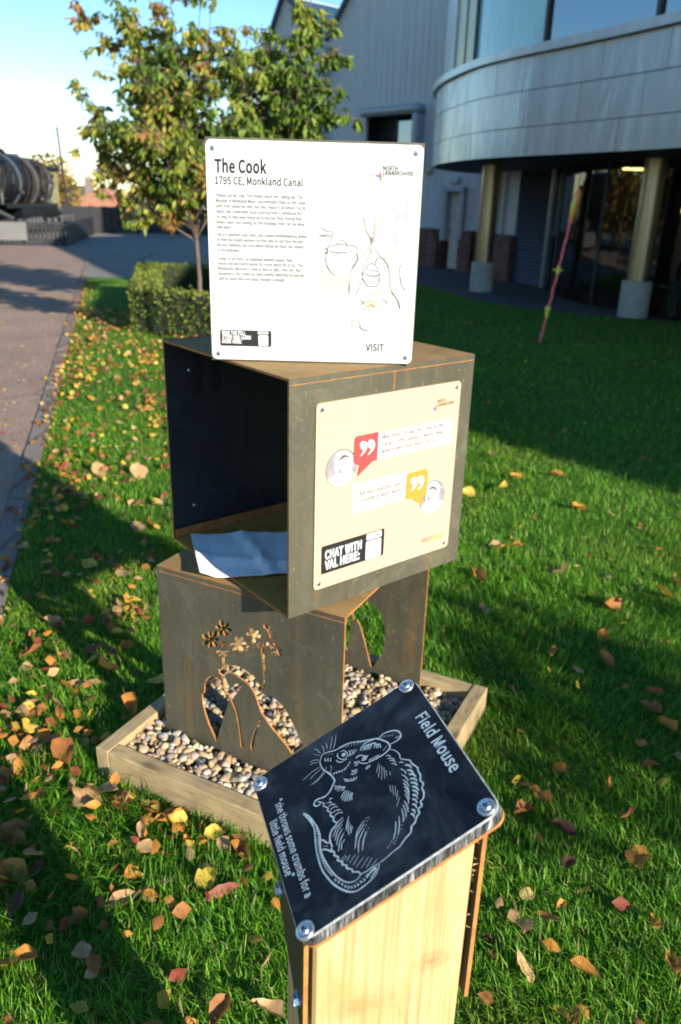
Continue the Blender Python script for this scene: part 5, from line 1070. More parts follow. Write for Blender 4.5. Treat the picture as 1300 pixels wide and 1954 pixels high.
# ------------------------------------------------------------------ curved metal extension on columns
ext = empty('curved_extension', (2.1, 14.4, 0))
tag(ext, 'curved metal clad extension with dark glass, raised on round columns', 'building')
CURVE = [(3.3, 21.15), (2.55, 20.35), (2.0, 19.25), (1.74, 18.2), (1.70, 17.2), (1.78, 16.1), (2.08, 14.6), (2.55, 13.5), (3.04, 12.62), (3.58, 11.62), (4.05, 10.63)]
fd = Vector((0.445, -0.896)).normalized()
ENDP = Vector((13.25, -8.0))
Pc = [Vector(p) for p in CURVE]
dense_c = []
for i in range(len(Pc) - 1):
    p0, p1, p2, p3 = Pc[max(i - 1, 0)], Pc[i], Pc[i + 1], Pc[min(i + 2, len(Pc) - 1)]
    for k in range(10):
        t = k / 10
        dense_c.append(0.5 * ((2 * p1) + (p2 - p0) * t + (2 * p0 - 5 * p1 + 4 * p2 - p3) * t * t + (3 * p1 - p0 - 3 * p2 + p3) * t ** 3))
dense_c.append(Pc[-1])
m_ = 12
for k in range(1, m_ + 1): dense_c.append(Pc[-1].lerp(ENDP, k / m_))
back = [ENDP + Vector((9.0, 4.4)), Vector((14.0, 12.0)), Vector((5.6, 22.5))]
cum = [0.0]
for a, b_ in zip(dense_c, dense_c[1:]): cum.append(cum[-1] + (b_ - a).length)
def at_len(s):
    for i in range(len(cum) - 1):
        if cum[i + 1] >= s:
            t = (s - cum[i]) / (cum[i + 1] - cum[i]); return dense_c[i].lerp(dense_c[i + 1], t), (dense_c[i + 1] - dense_c[i]).normalized()
    return dense_c[-1], (dense_c[-1] - dense_c[-2]).normalized()
def off_c(s, o):
    p, t = at_len(s)
    # outward normal of the curve (away from the building)
    nrm = Vector((t.y, -t.x))
    if nrm.dot(Vector((-0.87, -0.49))) < 0 and s > 4: nrm = -nrm
    if s <= 4 and nrm.x > 0: nrm = -nrm
    return p + nrm * o
def metal_mat():
    m, n, l, b = nodes_of('brushed_metal_cladding')
    v = mapping(n, l, (1.0, 1.0, 0.22))
    f = noise(n, l, v, 2.6, 4, 0.6, 0.8); g = noise(n, l, mapping(n, l, (5, 5, 0.5)), 1.5, 4, 0.6, 0.6)
    l.new(ramp(n, l, g, [(0.25, (0.41, 0.46, 0.485)), (0.5, (0.45, 0.50, 0.525)), (0.72, (0.49, 0.54, 0.56))]), b.inputs['Base Color'])
    b.inputs['Metallic'].default_value = 0.4
    l.new(ramp(n, l, f, [(0.3, 0.26), (0.7, 0.42)]), b.inputs['Roughness'])
    bump(n, l, b, noise(n, l, mapping(n, l, (0.8, 0.8, 0.3)), 1.6, 3, 0.5, 1.2), 0.35, 0.09)
    return m
METAL = metal_mat()
LEDGE = plain('ledge_metal', (0.44, 0.46, 0.47), 0.35, 0.6, 0.1, 4)
SOFFIT = plain('soffit_dark', (0.022, 0.024, 0.028), 0.6, 0, 0.1)
def band(name, s0, s1, z0_, z1_, o_out, o_in, mat_, parent, sub=5):
    mb = MB(); rs = []
    for k in range(sub + 1):
        s = s0 + (s1 - s0) * k / sub
        a, b_ = off_c(s, o_out), off_c(s, o_in)
        rs.append([(a.x, a.y, z0_), (a.x, a.y, z1_), (b_.x, b_.y, z1_), (b_.x, b_.y, z0_)])
    mb.rings(rs)
    o = mb.build(name, mat_, parent); auto_smooth(o, 30)
    return o
total = cum[-1]; s_vis = total - (ENDP - Pc[-1]).length
zs_ = [2.325, 2.735, 3.235, 3.695]
for bi in range(3):
    s = 0.0 + 0.35 * bi
    prev = 0.0
    cuts = [0.0]
    while s + 1.15 < s_vis + 1.0:
        s += 1.15; cuts.append(s)
    while s + 3.4 < total: s += 3.4; cuts.append(s)
    cuts.append(total)
    for a, b_ in zip(cuts, cuts[1:]):
        band('cladding_panel', a + 0.004, b_ - 0.004, zs_[bi] + 0.004, zs_[bi + 1] - 0.008, 0.0 + rnd.uniform(-0.004, 0.004), -0.06, METAL, ext)
band('backing_band', 0.0, total, 2.33, 3.70, -0.062, -0.2, VERGE, ext, 80)
band('ledge', 0.0, total, 3.70, 3.815, 0.09, -0.25, LEDGE, ext, 80)
# upper glazing: cream end posts, then mirror panes between slim mullions
CREAM = plain('cream_panel', (0.42, 0.39, 0.27), 0.35, 0.3, 0.15, 2)
def s_near(x, y):
    return cum[min(range(len(cum)), key=lambda i: (dense_c[i].x - x) ** 2 + (dense_c[i].y - y) ** 2)]
sA, sB, sC = s_near(1.78, 16.1), s_near(2.75, 13.2), s_near(3.7, 11.4)
sP = s_near(1.9, 15.4)
band('end_panel', 0.0, sA - 0.35, 3.82, 5.6, -0.1, -0.2, METAL, ext, 16)
band('end_panel', sA - 0.33, sA + 0.22, 3.82, 5.6, -0.14, -0.2, CREAM, ext, 8)
cuts = [sA + 0.25, sP + 0.1, sB, sC] + [sC + 2.6 * k for k in range(1, 9)]
for i, (a, b_) in enumerate(zip(cuts, cuts[1:])):
    if b_ > total: b_ = total
    if a >= total: break
    band('window_pane', a + 0.03, b_ - 0.03, 3.82, 5.6, -0.16, -0.19, CREAM if i == 0 else (GLASS_PALE if i == 1 else GLASS_SKY), ext, 8)
    band('mullion', b_ - 0.03, b_ + 0.03, 3.82, 5.6, -0.11, -0.19, VERGE, ext, 1)
band('fascia', 0.0, total, 5.6, 6.5, 0.1, -0.3, METAL, ext, 80)
# soffit and roof slabs
outl = [(p.x, p.y) for p in [off_c(s, -0.03) for s in np.linspace(0.02, total - 0.02, 90)]] + [(p.x, p.y) for p in back]
for nm, z_, m_2 in (('soffit', 2.335, SOFFIT), ('roof_slab', 6.48, SOFFIT)):
    mb = MB(); v, f, _ = fill([outl], 0.02); mb.add([(x, y, z_ + z) for x, y, z in v], f); mb.build(nm, m_2, ext)
mbw = MB()
for a, b_ in zip([ENDP] + back[:-1], back):
    d = (b_ - a).normalized(); n2 = Vector((d.y, -d.x))
    mbw.add([(a.x, a.y, 0), (b_.x, b_.y, 0), (b_.x, b_.y, 6.45), (a.x, a.y, 6.45)], [(0, 1, 2, 3)])
mbw.build('outer_wall', CLAD, ext)
# columns with pale concrete feet
COLM = plain('bronze_column_metal', (0.30, 0.27, 0.19), 0.30, 0.85, 0.14, 3, 0, 0.5, (2, 2, 0.5))
CONC = plain('pale_concrete', (0.36, 0.355, 0.33), 0.85, 0, 0.12, 9, 0.2)
for k, (x, y) in enumerate(((2.69, 16.3), (4.59, 12.92), (6.45, 9.55), (8.3, 6.2))):
    cb_ = MB(frame((x, y, 0), (1, 0, 0), (0, 1, 0))).lathe([(0.172, 0.5), (0.172, 2.33)], 28).build('column', COLM, ext); auto_smooth(cb_, 40)
    fo = MB(frame((x, y, 0), (1, 0, 0), (0, 1, 0))).lathe([(0.232, -0.02), (0.232, 0.55), (0.222, 0.56), (0.175, 0.565)], 28).build('column_foot', CONC, cb_); auto_smooth(fo, 40)
# glazed ground floor
GL = [(4.13, 17.3), (4.03, 16.4), (4.02, 15.5), (4.16, 14.7), (4.5, 13.8), (5.0, 12.75), (5.9, 10.95), (8.7, 5.3), (13.2, -3.4)]
Pg = [Vector(p) for p in GL]
def glaze(a, b_, name, m_3, zb=0.02, zt_=2.33, th=0.02, sub=4):
    pts = [a.lerp(b_, k / sub) for k in range(sub + 1)]
    d = (b_ - a).normalized(); n2 = Vector((-d.y, d.x)) * th
    mb = MB(); mb.rings([[(p.x, p.y, zb), (p.x, p.y, zt_), (p.x + n2.x, p.y + n2.y, zt_), (p.x + n2.x, p.y + n2.y, zb)] for p in pts])
    return mb.build(name, m_3, ext)
gl_d = []
for i in range(len(Pg) - 1):
    p0, p1, p2, p3 = Pg[max(i - 1, 0)], Pg[i], Pg[i + 1], Pg[min(i + 2, len(Pg) - 1)]
    for k in range(4):
        t = k / 4
        gl_d.append(0.5 * ((2 * p1) + (p2 - p0) * t + (2 * p0 - 5 * p1 + 4 * p2 - p3) * t * t + (3 * p1 - p0 - 3 * p2 + p3) * t ** 3))
gl_d.append(Pg[-1])
for i in range(0, len(gl_d) - 1, 2):
    pts = gl_d[i:i + 3]
    mb = MB(); rs = []
    for k, p in enumerate(pts):
        d = (pts[min(k + 1, len(pts) - 1)] - pts[max(k - 1, 0)]).normalized(); n2 = Vector((d.y, -d.x)) * -0.015
        rs.append([(p.x, p.y, 0.03), (p.x, p.y, 2.33), (p.x + n2.x, p.y + n2.y, 2.33), (p.x + n2.x, p.y + n2.y, 0.03)])
    mb.rings(rs); o = mb.build('glass_pane', GLASS_DARK, ext); auto_smooth(o, 30)
    p = pts[-1]
    if (i // 2) % 4 == 2: MB(frame((p.x, p.y, 0), (1, 0, 0), (0, 1, 0))).box(-0.02, -0.02, 0.03, 0.02, 0.02, 2.33).build('mullion', VERGE, ext)
MB(frame((4.13, 17.3, 0), (1, 0, 0), (0, 1, 0))).box(-0.035, -0.05, 0.0, 0.035, 0.05, 2.33).build('corner_post', LEDGE, ext)
# slatted shutter beside the glass, every slat a piece
SLAT = plain('dark_blue_slat', (0.045, 0.055, 0.075), 0.45, 0.3, 0.1)
sa, sb_ = Vector((3.72, 18.65)), Vector((4.1, 17.38))
sd = (sb_ - sa).normalized(); shf = frame((sa.x, sa.y, 0), (sd.x, sd.y, 0), Z3); Ls = (sb_ - sa).length
shut = MB(shf).box(0, 0, -0.06, Ls, 2.33, -0.035).build('shutter', DARK, ext)
src = None
for k in range(29):
    zz = 0.03 + k * 0.078
    if src is None:
        src = MB(shf).add([(0.01, zz, -0.03), (Ls - 0.01, zz, -0.03), (Ls - 0.01, zz + 0.006, 0.012), (0.01, zz + 0.006, 0.012), (0.01, zz + 0.066, -0.03), (Ls - 0.01, zz + 0.066, -0.03)], [(0, 1, 2, 3), (3, 2, 5, 4), (0, 3, 4), (1, 5, 2)]).build('slat', SLAT, shut)
    else:
        o = src.copy(); col.objects.link(o); o.parent = shut; o.location.z = zz - 0.03
# wall pier left of the shutter and brick buttress
pa, pb_ = Vector((3.35, 19.75)), Vector((3.72, 18.65))
MB(frame((pa.x, pa.y, 0), (pb_ - pa).to_3d(), Z3)).box(0.0, 1.0, -0.3, 1.16, 2.33, 0.0).box(0.25, 1.0, 0.0, 0.33, 2.3, 0.06).box(0.55, 1.0, 0.0, 0.63, 2.3, 0.06).build('side_wall', CLAD, ext)
MB(frame((pa.x, pa.y, 0), (pb_ - pa).to_3d(), Z3)).prism([(0, 0), (1.16, 0), (1.16, 0.98), (0.6, 0.98), (0.2, 0.7), (0.0, 0.7)], -0.3, 0.1).build('brick_base', BRICK, ext)
# dim room behind the glass
RM = plain('room_dark', (0.035, 0.032, 0.03), 0.8, 0, 0.2, 1)
mb = MB()
mb.add([(4.2, 17.4, 0.012), (4.2, 14.5, 0.012), (5.1, 12.7, 0.012), (9.0, 5.2, 0.012), (12.5, 8, 0.012), (7.2, 20, 0.012)], [(5, 4, 3, 2, 1, 0)])
mb.add([(12.0, 7.4, 0.0), (6.9, 19.5, 0.0), (6.9, 19.5, 2.33), (12.0, 7.4, 2.33)], [(0, 1, 2, 3)])
mb.add([(9.0, 5.2, 0), (12.5, 8, 0), (12.5, 8, 2.33), (9.0, 5.2, 2.33), (4.3, 17.5, 0), (7.2, 20, 0), (7.2, 20, 2.33), (4.3, 17.5, 2.33), (4.3, 17.5, 2.31), (7.2, 20, 2.31), (12.5, 8, 2.31), (9, 5.2, 2.31), (5.1, 12.7, 2.31)], [(0, 1, 2, 3), (4, 5, 6, 7), (8, 9, 10, 11, 12)])
mb.build('room', RM, ext)

# furniture inside
CH = plain('pale_green_chair', (0.62, 0.78, 0.68), 0.5, 0, 0.05)
def chair(x, y, rz):
    t = empty('chair', (x, y, 0.012), rz); fr = frame((x, y, 0.012), (math.cos(rz), math.sin(rz), 0), (-math.sin(rz), math.cos(rz), 0))
    MB(fr).box(-0.2, -0.2, 0.43, 0.2, 0.2, 0.46, bev=0.02).build('seat', CH, t)
    b_ = MB(frame(Vector((x, y, 0.012)) + fr.to_3x3() @ Vector((0, 0.2, 0.47)), (math.cos(rz), math.sin(rz), 0), Z3)).prism(rounded(-0.19, 0, 0.19, 0.40, 0.09), -0.012, 0.012).build('backrest', CH, t)
    for sx in (-1, 1):
        for sy in (-1, 1):
            mb = MB(fr); mb.tube([(sx * 0.21, sy * 0.23, 0.0), (sx * 0.16, sy * 0.16, 0.43)], 0.014, 6); mb.build('leg', CH, t)
    return t
tag(chair(5.12, 13.25, 1.0), 'pale green cafe chair just right of the right-hand column, behind the glass', 'chair', 'cafe chairs behind the glass')
tag(chair(5.55, 13.0, 2.4), 'pale green cafe chair at the right edge of the picture, behind the glass', 'chair', 'cafe chairs behind the glass')
def em_mat(name, c, s):
    m, n, l, b = nodes_of(name)
    b.inputs['Emission Color'].default_value = (*c, 1); b.inputs['Emission Strength'].default_value = s
    return m
BULB = em_mat('lamp_glow', (1.0, 0.72, 0.28), 6.0)
t = empty('pendant_lamp', (6.6, 16.6, 1.55)); tag(t, 'small glowing pendant lamp hanging behind the dark glass', 'lamp')
MB(frame((6.6, 16.6, 0), (1, 0, 0), (0, 1, 0))).lathe([(0.03, 1.55), (0.06, 1.60), (0.05, 1.67), (0.02, 1.70)], 12).build('bulb', BULB, t)
mb = MB(); mb.tube([(6.6, 16.6, 1.7), (6.6, 16.6, 2.33)], 0.006, 5); mb.build('cord', INK, t)
t = empty('ceiling_light', (5.2, 15.6, 2.28)); tag(t, 'warm lit ceiling light inside the glazed ground floor', 'ceiling light')
MB(frame((5.2, 15.6, 0), (1, 0, 0), (0, 1, 0))).box(-0.22, -0.1, 2.275, 0.22, 0.1, 2.325).build('diffuser', BULB, t)
# round wall lamp by the canopy edge
t = empty('bulkhead_lamp', (1.85, 20.6, 2.2)); tag(t, 'small pale bulkhead lamp on the grey wall beside the canopy', 'lamp')
p_ = WFm @ Vector((-1.12, 2.42, 0))
MB(WFm).lathe([(0.13, 0.0), (0.13, 0.06), (0.09, 0.12), (0.0, 0.14)], 14, M=Matrix.Translation((-1.13, 2.45, 0.0))).build('lamp_glass', plain('lamp_cream', (0.5, 0.45, 0.3), 0.4), t)

# ------------------------------------------------------------------ picket fence, far fence, wall sign
FENCE_M = plain('black_fence_timber', (0.017, 0.018, 0.020), 0.55, 0, 0.3, 5, 0.1, 0.4, (8, 8, 1))
FA, FB_, FC = Vector((-14.0, 25.75)), Vector((-9.2, 26.95)), Vector((-10.9, 35.5))
def picket_run(root, a, b_, h, pitch, gap, zg=0.0):
    d = (b_ - a); L = d.length; d.normalize(); fr = frame((a.x, a.y, zg), (d.x, d.y, 0), Z3)
    MB(fr).box(0, 0.16, -0.05, L, 0.22, -0.012).box(0, h - 0.2, -0.05, L, h - 0.14, -0.012).build('rail', FENCE_M, root)
    n = int(L / pitch); src = None
    for k in range(n):
        w = pitch - gap
        if src is None: src = MB(fr).box(0, 0.02, -0.01, w, h, 0.012).build('picket', FENCE_M, root)
        else:
            o = src.copy(); col.objects.link(o); o.parent = root
            o.location = (d.x * k * pitch, d.y * k * pitch, rnd.uniform(-0.01, 0.01))
    k = 0
    while k * 1.8 < L:
        MB(fr).box(k * 1.8, 0, -0.13, k * 1.8 + 0.09, h + 0.03, -0.052).build('post', FENCE_M, root); k += 1
pf_ = empty('picket_fence', (FA.x, FA.y, 0)); tag(pf_, 'low black picket fence in front of the steam locomotive', 'fence')
picket_run(pf_, FA, FB_, 0.72, 0.135, 0.05)
pf2 = empty('picket_fence', (FB_.x, FB_.y, 0)); tag(pf2, 'low black boarded fence running back beside the tarmac to the yard', 'fence')
picket_run(pf2, FB_ + Vector((0.0, 0.06)), FC, 0.72, 0.135, 0.012)
sgm = empty('sign_board', (-11.7, 26.2, 0)); tag(sgm, 'pale blank information board fixed low on the black picket fence', 'sign')
d = (FB_ - FA).normalized(); fr = frame((-12.6, 26.02, 0), (d.x, d.y, 0), Z3)
MB(fr).box(0, 0.17, 0.02, 2.35, 0.72, 0.05).build('board', plain('board_pale', (0.14, 0.14, 0.14), 0.5, 0, 0.06), sgm)
ff_ = empty('yard_fence', (-13.0, 37.5, 0)); tag(ff_, 'tall dark boarded fence across the back of the yard', 'fence')
fa, fb2 = Vector((-12.6, 36.6)), Vector((-4.2, 38.6)); d = (fb2 - fa); Lf = d.length; d.normalize(); fr = frame((fa.x, fa.y, 0), (d.x, d.y, 0), Z3)
k = 0.0; src = None
while k < Lf:
    if 2.85 < k < 3.35: k += 0.56; continue
    if src is None: src = (MB(fr).box(0.0, 0.02, 0, 0.277, 1.12, 0.03).build('board', FENCE_M, ff_), k)
    else:
        o = src[0].copy(); col.objects.link(o); o.parent = ff_; o.location = (d.x * (k - src[1]), d.y * (k - src[1]), rnd.uniform(-0.015, 0.015))
    k += 0.28
gt = MB(fr).box(2.82, 0.02, -0.08, 3.4, 1.1, -0.05).build('gate', plain('gate_black', (0.008, 0.008, 0.010), 0.6), ff_)
MB(fr).box(2.72, 0.0, -0.02, 2.81, 1.2, 0.07).build('gate_post', plain('gate_post_orange', (0.42, 0.20, 0.12), 0.7), ff_)
sn = MB(fr).box(2.98, 0.72, 0.0, 3.26, 1.06, 0.02).build('warning_sign', WHITE_P, gt)
MB(fr).box(2.98, 0.72, 0.0202, 3.26, 0.84, 0.024).build('sign_stripe', P_RED, gt)

# ------------------------------------------------------------------ orange roofed house, pole
hs = empty('brick_house', (-19.2, 62, -3.6)); tag(hs, 'house with a pale orange hipped roof beyond the yard fence', 'house')
TILE = rust_mat('orange_tiles', (0.33, 0.14, 0.08), (0.44, 0.205, 0.125), 3, 0.85)
MB().box(-22.4, 60.5, -3.6, -14.6, 68, -0.55).build('wall', rust_mat('house_brick', (0.34, 0.16, 0.10), (0.44, 0.23, 0.15), 4), hs)
rfv = [(-23.2, 60.0, -0.55), (-14.2, 60.0, -0.55), (-14.2, 68.6, -0.55), (-23.2, 68.6, -0.55), (-19.0, 64.3, 2.1), (-18.4, 64.3, 2.1)]
hr = MB().add(rfv, [(0, 1, 5, 4), (1, 2, 5), (2, 3, 4, 5), (3, 0, 4)]).build('roof', TILE, hs)
MB().box(-20.5, 65.4, 0.8, -19.95, 66.0, 2.75).box(-20.42, 65.5, 2.75, -20.27, 65.65, 2.95).box(-20.18, 65.5, 2.75, -20.03, 65.65, 2.95).build('chimney', plain('chimney_stone', (0.20, 0.17, 0.14), 0.8), hr)
hs2 = empty('slate_house', (-27, 72, -3.8)); tag(hs2, 'grey slate roof of a house just left of the orange roof', 'house')
MB().box(-28.5, 70, -3.8, -22.5, 77, -0.4).build('wall', plain('house_wall', (0.3, 0.26, 0.22), 0.8), hs2)
MB().add([(-29, 69.6, -0.4), (-22, 69.6, -0.4), (-22, 77.4, -0.4), (-29, 77.4, -0.4), (-28.4, 73.5, 2.3), (-22.6, 73.5, 2.3)], [(0, 1, 5, 4), (1, 2, 5), (2, 3, 4, 5), (3, 0, 4)]).build('roof', plain('slate', (0.085, 0.09, 0.10), 0.6), hs2)
up_ = empty('utility_pole', (-14.8, 44.0, -0.2)); tag(up_, 'slim dark utility pole with a crossarm behind the locomotive', 'pole')
mb = MB(); mb.tube([(-14.75, 44, -0.3), (-14.95, 44, 4.75)], [0.08, 0.055], 8); mb.build('mast', FENCE_M, up_)
mb = MB(); mb.tube([(-14.9, 44, 3.35), (-18.2, 44, 3.45)], 0.03, 6); mb.tube([(-14.94, 44, 4.4), (-18.2, 44.0, 3.5)], 0.012, 5); mb.build('crossarm', FENCE_M, up_)

# ------------------------------------------------------------------ steam locomotive
LK = plain('locomotive_black', (0.007, 0.0075, 0.009), 0.45, 0.0, 0.4, 3, 0.0, 0.2)
LG = plain('pale_grey_fittings', (0.095, 0.105, 0.11), 0.5, 0.2, 0.25, 5)
LB = plain('blue_grey_plate', (0.009, 0.010, 0.013), 0.5, 0.0, 0.3, 4, 0.0, 0.2)
LR = rust_mat('locomotive_rust', (0.010, 0.008, 0.006), (0.040, 0.028, 0.018), 5)
LY = plain('ochre_tank_paint', (0.22, 0.20, 0.10), 0.55, 0, 0.2, 2)
loco = empty('steam_locomotive', (-13.3, 30, 0.0)); tag(loco, 'black steam locomotive standing behind the low picket fence', 'locomotive')
plin = MB().box(-15.8, 22, 0.002, -11.9, 39.5, 0.10).build('plinth', asphalt('plinth_grey', (0.10, 0.10, 0.10))); tag(plin, 'low concrete plinth with rails under the steam locomotive', 'plinth')
for sx in (-14.8, -12.9):
    r_ = MB().box(sx - 0.035, 22.2, 0.101, sx + 0.035, 39.3, 0.2).build('rail', LR, plin)
CX, CZ = -13.25, 1.95
def ycyl(y0, y1, r, name, m_, cx=CX, cz=CZ, n=36, r2=None, parent=loco):
    fr = frame((cx, y0, cz), (1, 0, 0), (0, 0, 1)); fr = Matrix(((1, 0, 0, cx), (0, 0, 1, y0), (0, -1, 0, cz), (0, 0, 0, 1)))
    o = MB(fr).lathe([(r, 0), (r2 or r, y1 - y0)], n).build(name, m_, parent); auto_smooth(o, 40); return o
ycyl(23.5, 29.6, 1.06, 'smokebox', LK)
ycyl(29.6, 33.2, 1.0, 'boiler', LB)
ycyl(33.2, 35.0, 0.98, 'firebox', LR)
for y_, m_4 in ((27.2, LK), (29.55, LG), (31.4, LG), (33.1, LG)): ycyl(y_, y_ + 0.12, 1.10 if y_ < 29 else 1.045, 'boiler_band', m_4)
ycyl(25.0, 25.5, 0.001, 'lamp_bracket', LK)
mb = MB(frame((CX, 28.2, 2.9), (1, 0, 0), (0, 1, 0))).lathe([(0.34, -0.1), (0.30, 0.16), (0.34, 0.22), (0.30, 0.28)], 20).build('chimney', LK, loco)
mb = MB(frame((CX, 31.9, 2.8), (1, 0, 0), (0, 1, 0))).lathe([(0.42, 0.0), (0.40, 0.16), (0.28, 0.30), (0.0, 0.36)], 20).build('dome', LB, loco); auto_smooth(mb, 40)
MB().box(-14.5, 35.05, 0.95, -12.45, 36.2, 2.45, bev=0.08).build('tank', LY, loco)
MB().box(-14.55, 35.0, 2.45, -12.4, 36.25, 2.62, bev=0.08).build('cab_roof', LK, loco)
MB().box(-12.52, 34.85, 0.9, -12.40, 35.02, 2.5).build('cab_pillar', LG, loco)
MB().box(-12.9, 29.8, 1.16, -12.15, 35.0, 1.22).box(-12.2, 29.8, 1.06, -12.14, 35.0, 1.16).build('running_board', LB, loco)
MB().box(-14.6, 23.4, 0.72, -13.0, 37.6, 1.05).box(-12.75, 31.2, 0.72, -12.2, 35.2, 1.05).build('frames', LK, loco)
mb = MB(); mb.box(-12.7, 24.5, 0.75, -12.1, 27.5, 1.12, bev=0.05); mb.build('cylinder_block', LK, loco)
ycyl(27.3, 28.6, 0.30, 'steam_cylinder', LG, -12.35, 0.86, 20)
ycyl(28.6, 28.72, 0.34, 'cylinder_cover', LK, -12.35, 0.86, 20)
mb = MB(); mb.tube([(-12.72, 28.9, 1.4), (-12.5, 29.2, 1.2), (-12.4, 29.6, 0.95), (-12.35, 30.6, 0.7)], 0.07, 8); mb.tube([(-12.76, 30.4, 2.1), (-12.7, 30.5, 1.5), (-12.6, 30.7, 1.25)], 0.06, 8)
mb.tube([(-12.83, 26.0, 2.3), (-12.83, 34.8, 2.25)], 0.025, 6); mb.build('steam_pipe', LG, loco)
# nozzles, injector pipes, stays, steps and washout plugs along the boiler side
for yk in (29.9, 30.7, 32.2, 32.7, 33.6, 34.4):
    mb = MB(); mb.tube([(CX + 1.06 * math.cos(a_), yk + 0.05 * math.sin(5 * a_), CZ + 1.06 * math.sin(a_)) for a_ in np.linspace(-0.75, rnd.uniform(0.35, 1.1), 9)], rnd.choice([0.025, 0.035, 0.05]), 6); mb.build('boiler_pipe', rnd.choice([LG, LK, LR]), loco)
for k in range(18):
    a_, yk = rnd.uniform(-0.6, 0.9), rnd.uniform(29.8, 34.9); s_ = rnd.uniform(0.03, 0.07)
    mb = MB(); x_, z_ = CX + 1.03 * math.cos(a_), CZ + 1.03 * math.sin(a_)
    mb.tube([(x_, yk, z_), (x_ + 0.10 * math.cos(a_), yk, z_ + 0.10 * math.sin(a_))], s_, 8); mb.build('washout_plug', rnd.choice([LG, LR, LK]), loco)
for k in range(16):
    yk = 29.9 + 0.42 * k; h_ = rnd.uniform(0.12, 0.34); w_ = rnd.uniform(0.08, 0.2)
    mb = MB(); mb.box(-12.28 - rnd.uniform(0, 0.3), yk, 0.62 - h_, -12.10, yk + w_, 0.68, bev=0.012); mb.build('bracket', rnd.choice([LG, LR, LK]), loco)
mb = MB(); mb.box(-12.9, 29.0, 2.2, -12.55, 29.5, 2.75, bev=0.05); mb.build('air_pump', LK, loco)
mb = MB(); mb.tube([(-12.3, 29.75, 1.2), (-12.3, 29.75, 2.35), (-12.55, 29.75, 2.75)], 0.045, 8); mb.build('feed_pipe', LG, loco)
mb = MB(); mb.box(-12.2, 28.9, 0.5, -12.12, 33.2, 0.6); mb.box(-12.16, 31.0, 0.42, -12.1, 36.2, 0.5); mb.build('side_rod', LG, loco)
def wheel(x, y, r):
    fr = Matrix(((0, 0, 1, x), (1, 0, 0, y), (0, 1, 0, 0.2 + r), (0, 0, 0, 1)))
    w = MB(fr).lathe([(r * 0.55, -0.05), (r, -0.05), (r, 0.06), (r * 0.84, 0.06), (r * 0.82, 0.02), (r * 0.3, 0.02), (r * 0.28, 0.09), (0.0, 0.09)], 24).build('wheel', LK, loco); auto_smooth(w, 40)
    MB(fr).lathe([(r * 0.99, 0.062), (r * 0.99, 0.072), (r * 0.86, 0.072), (r * 0.86, 0.062)], 24).build('tyre', LG, w)
    mb = MB(fr)
    for k in range(10): mb.box(r * 0.25, -0.02, 0.025, r * 0.85, 0.02, 0.05, 0, Matrix.Rotation(2 * math.pi * k / 10, 4, 'Z'))
    mb.build('spokes', LR, w)
for y_ in (24.6, 25.9, 29.4, 30.5, 31.6, 32.7): wheel(-12.75, y_, 0.42 if y_ < 29 else 0.48)
for y_ in (35.4, 36.6): wheel(-12.75, y_, 0.36)
mb = MB(); mb.box(-14.9, 37.45, 0.6, -12.4, 37.6, 0.95); mb.build('buffer_beam', LG, loco)
for sx in (-14.5, -12.85): ycyl(37.6, 37.95, 0.10, 'buffer', LG, sx, 0.78, 14)
mb = MB(); mb.box(-12.45, 35.2, 0.35, -12.1, 37.5, 0.75, bev=0.03); mb.build('axle_boxes', LG, loco)
for k in range(26):
    mb = MB()
    a_, y_ = rnd.uniform(-0.5, 0.9), rnd.uniform(33.2, 35.0)
    x_ = CX + 1.0 * math.cos(a_); z_ = CZ + 1.0 * math.sin(a_); s_ = rnd.uniform(0.03, 0.08)
    mb.box(x_ - s_, y_ - s_, z_ - s_, x_ + s_, y_ + s_ * 2, z_ + s_); mb.build('fitting', LR, loco)

# ------------------------------------------------------------------ leaning pole on the lawn
PINK = plain('pink_pole_paint', (0.90, 0.13, 0.15), 0.45, 0, 0.12, 4)
NEON = plain('neon_yellow', (0.78, 0.68, 0.06), 0.45, 0, 0.05)
ORNG = plain('orange_grip', (0.90, 0.24, 0.05), 0.45, 0, 0.05)
GREYB = plain('grey_band', (0.35, 0.36, 0.4), 0.4, 0, 0.05)
base = Vector((2.46, 10.05, 0.0)); topv = Vector((2.72, 10.1, 1.80))
pole = empty('garden_cane', base); tag(pole, 'wavy pink cane with yellow collars and an orange tip, leaning on the lawn', 'pole')
axis = topv - base
def pp(t): return base + axis * t + Vector((0.004 * math.sin(t * 46) * (t > 0.15), 0, 0)) + Vector((0.002 * math.sin(t * 83), 0, 0))
mb = MB(); mb.tube([pp(k / 40) for k in range(34)], [0.017 + 0.003 * math.sin(k * 1.9) for k in range(34)], 8); o = mb.build('shaft', PINK, pole); auto_smooth(o, 60)
mb = MB(); mb.tube([pp(0.80), pp(0.82), pp(0.9), pp(0.97), pp(1.0)], [0.036, 0.026, 0.044, 0.046, 0.02], 10); o = mb.build('tip', ORNG, pole); auto_smooth(o, 60)
mb = MB(); q = pp(0.83); mb.tube([pp(0.84) + Vector((-0.022, -0.03, 0)), pp(0.90) + Vector((-0.024, -0.035, 0)), pp(0.97) + Vector((-0.018, -0.03, 0))], [0.012, 0.026, 0.014], 8); mb.build('tip_stripe', NEON, pole)
q = pp(0.495); mb = MB(); mb.tube([q + Vector((-0.07, 0, 0.0)), q + Vector((0.06, 0, 0.0))], 0.009, 6); mb.tube([q + Vector((0, 0, -0.045)), q + Vector((0.005, 0, 0.04))], 0.026, 8); mb.build('collar', NEON, pole)
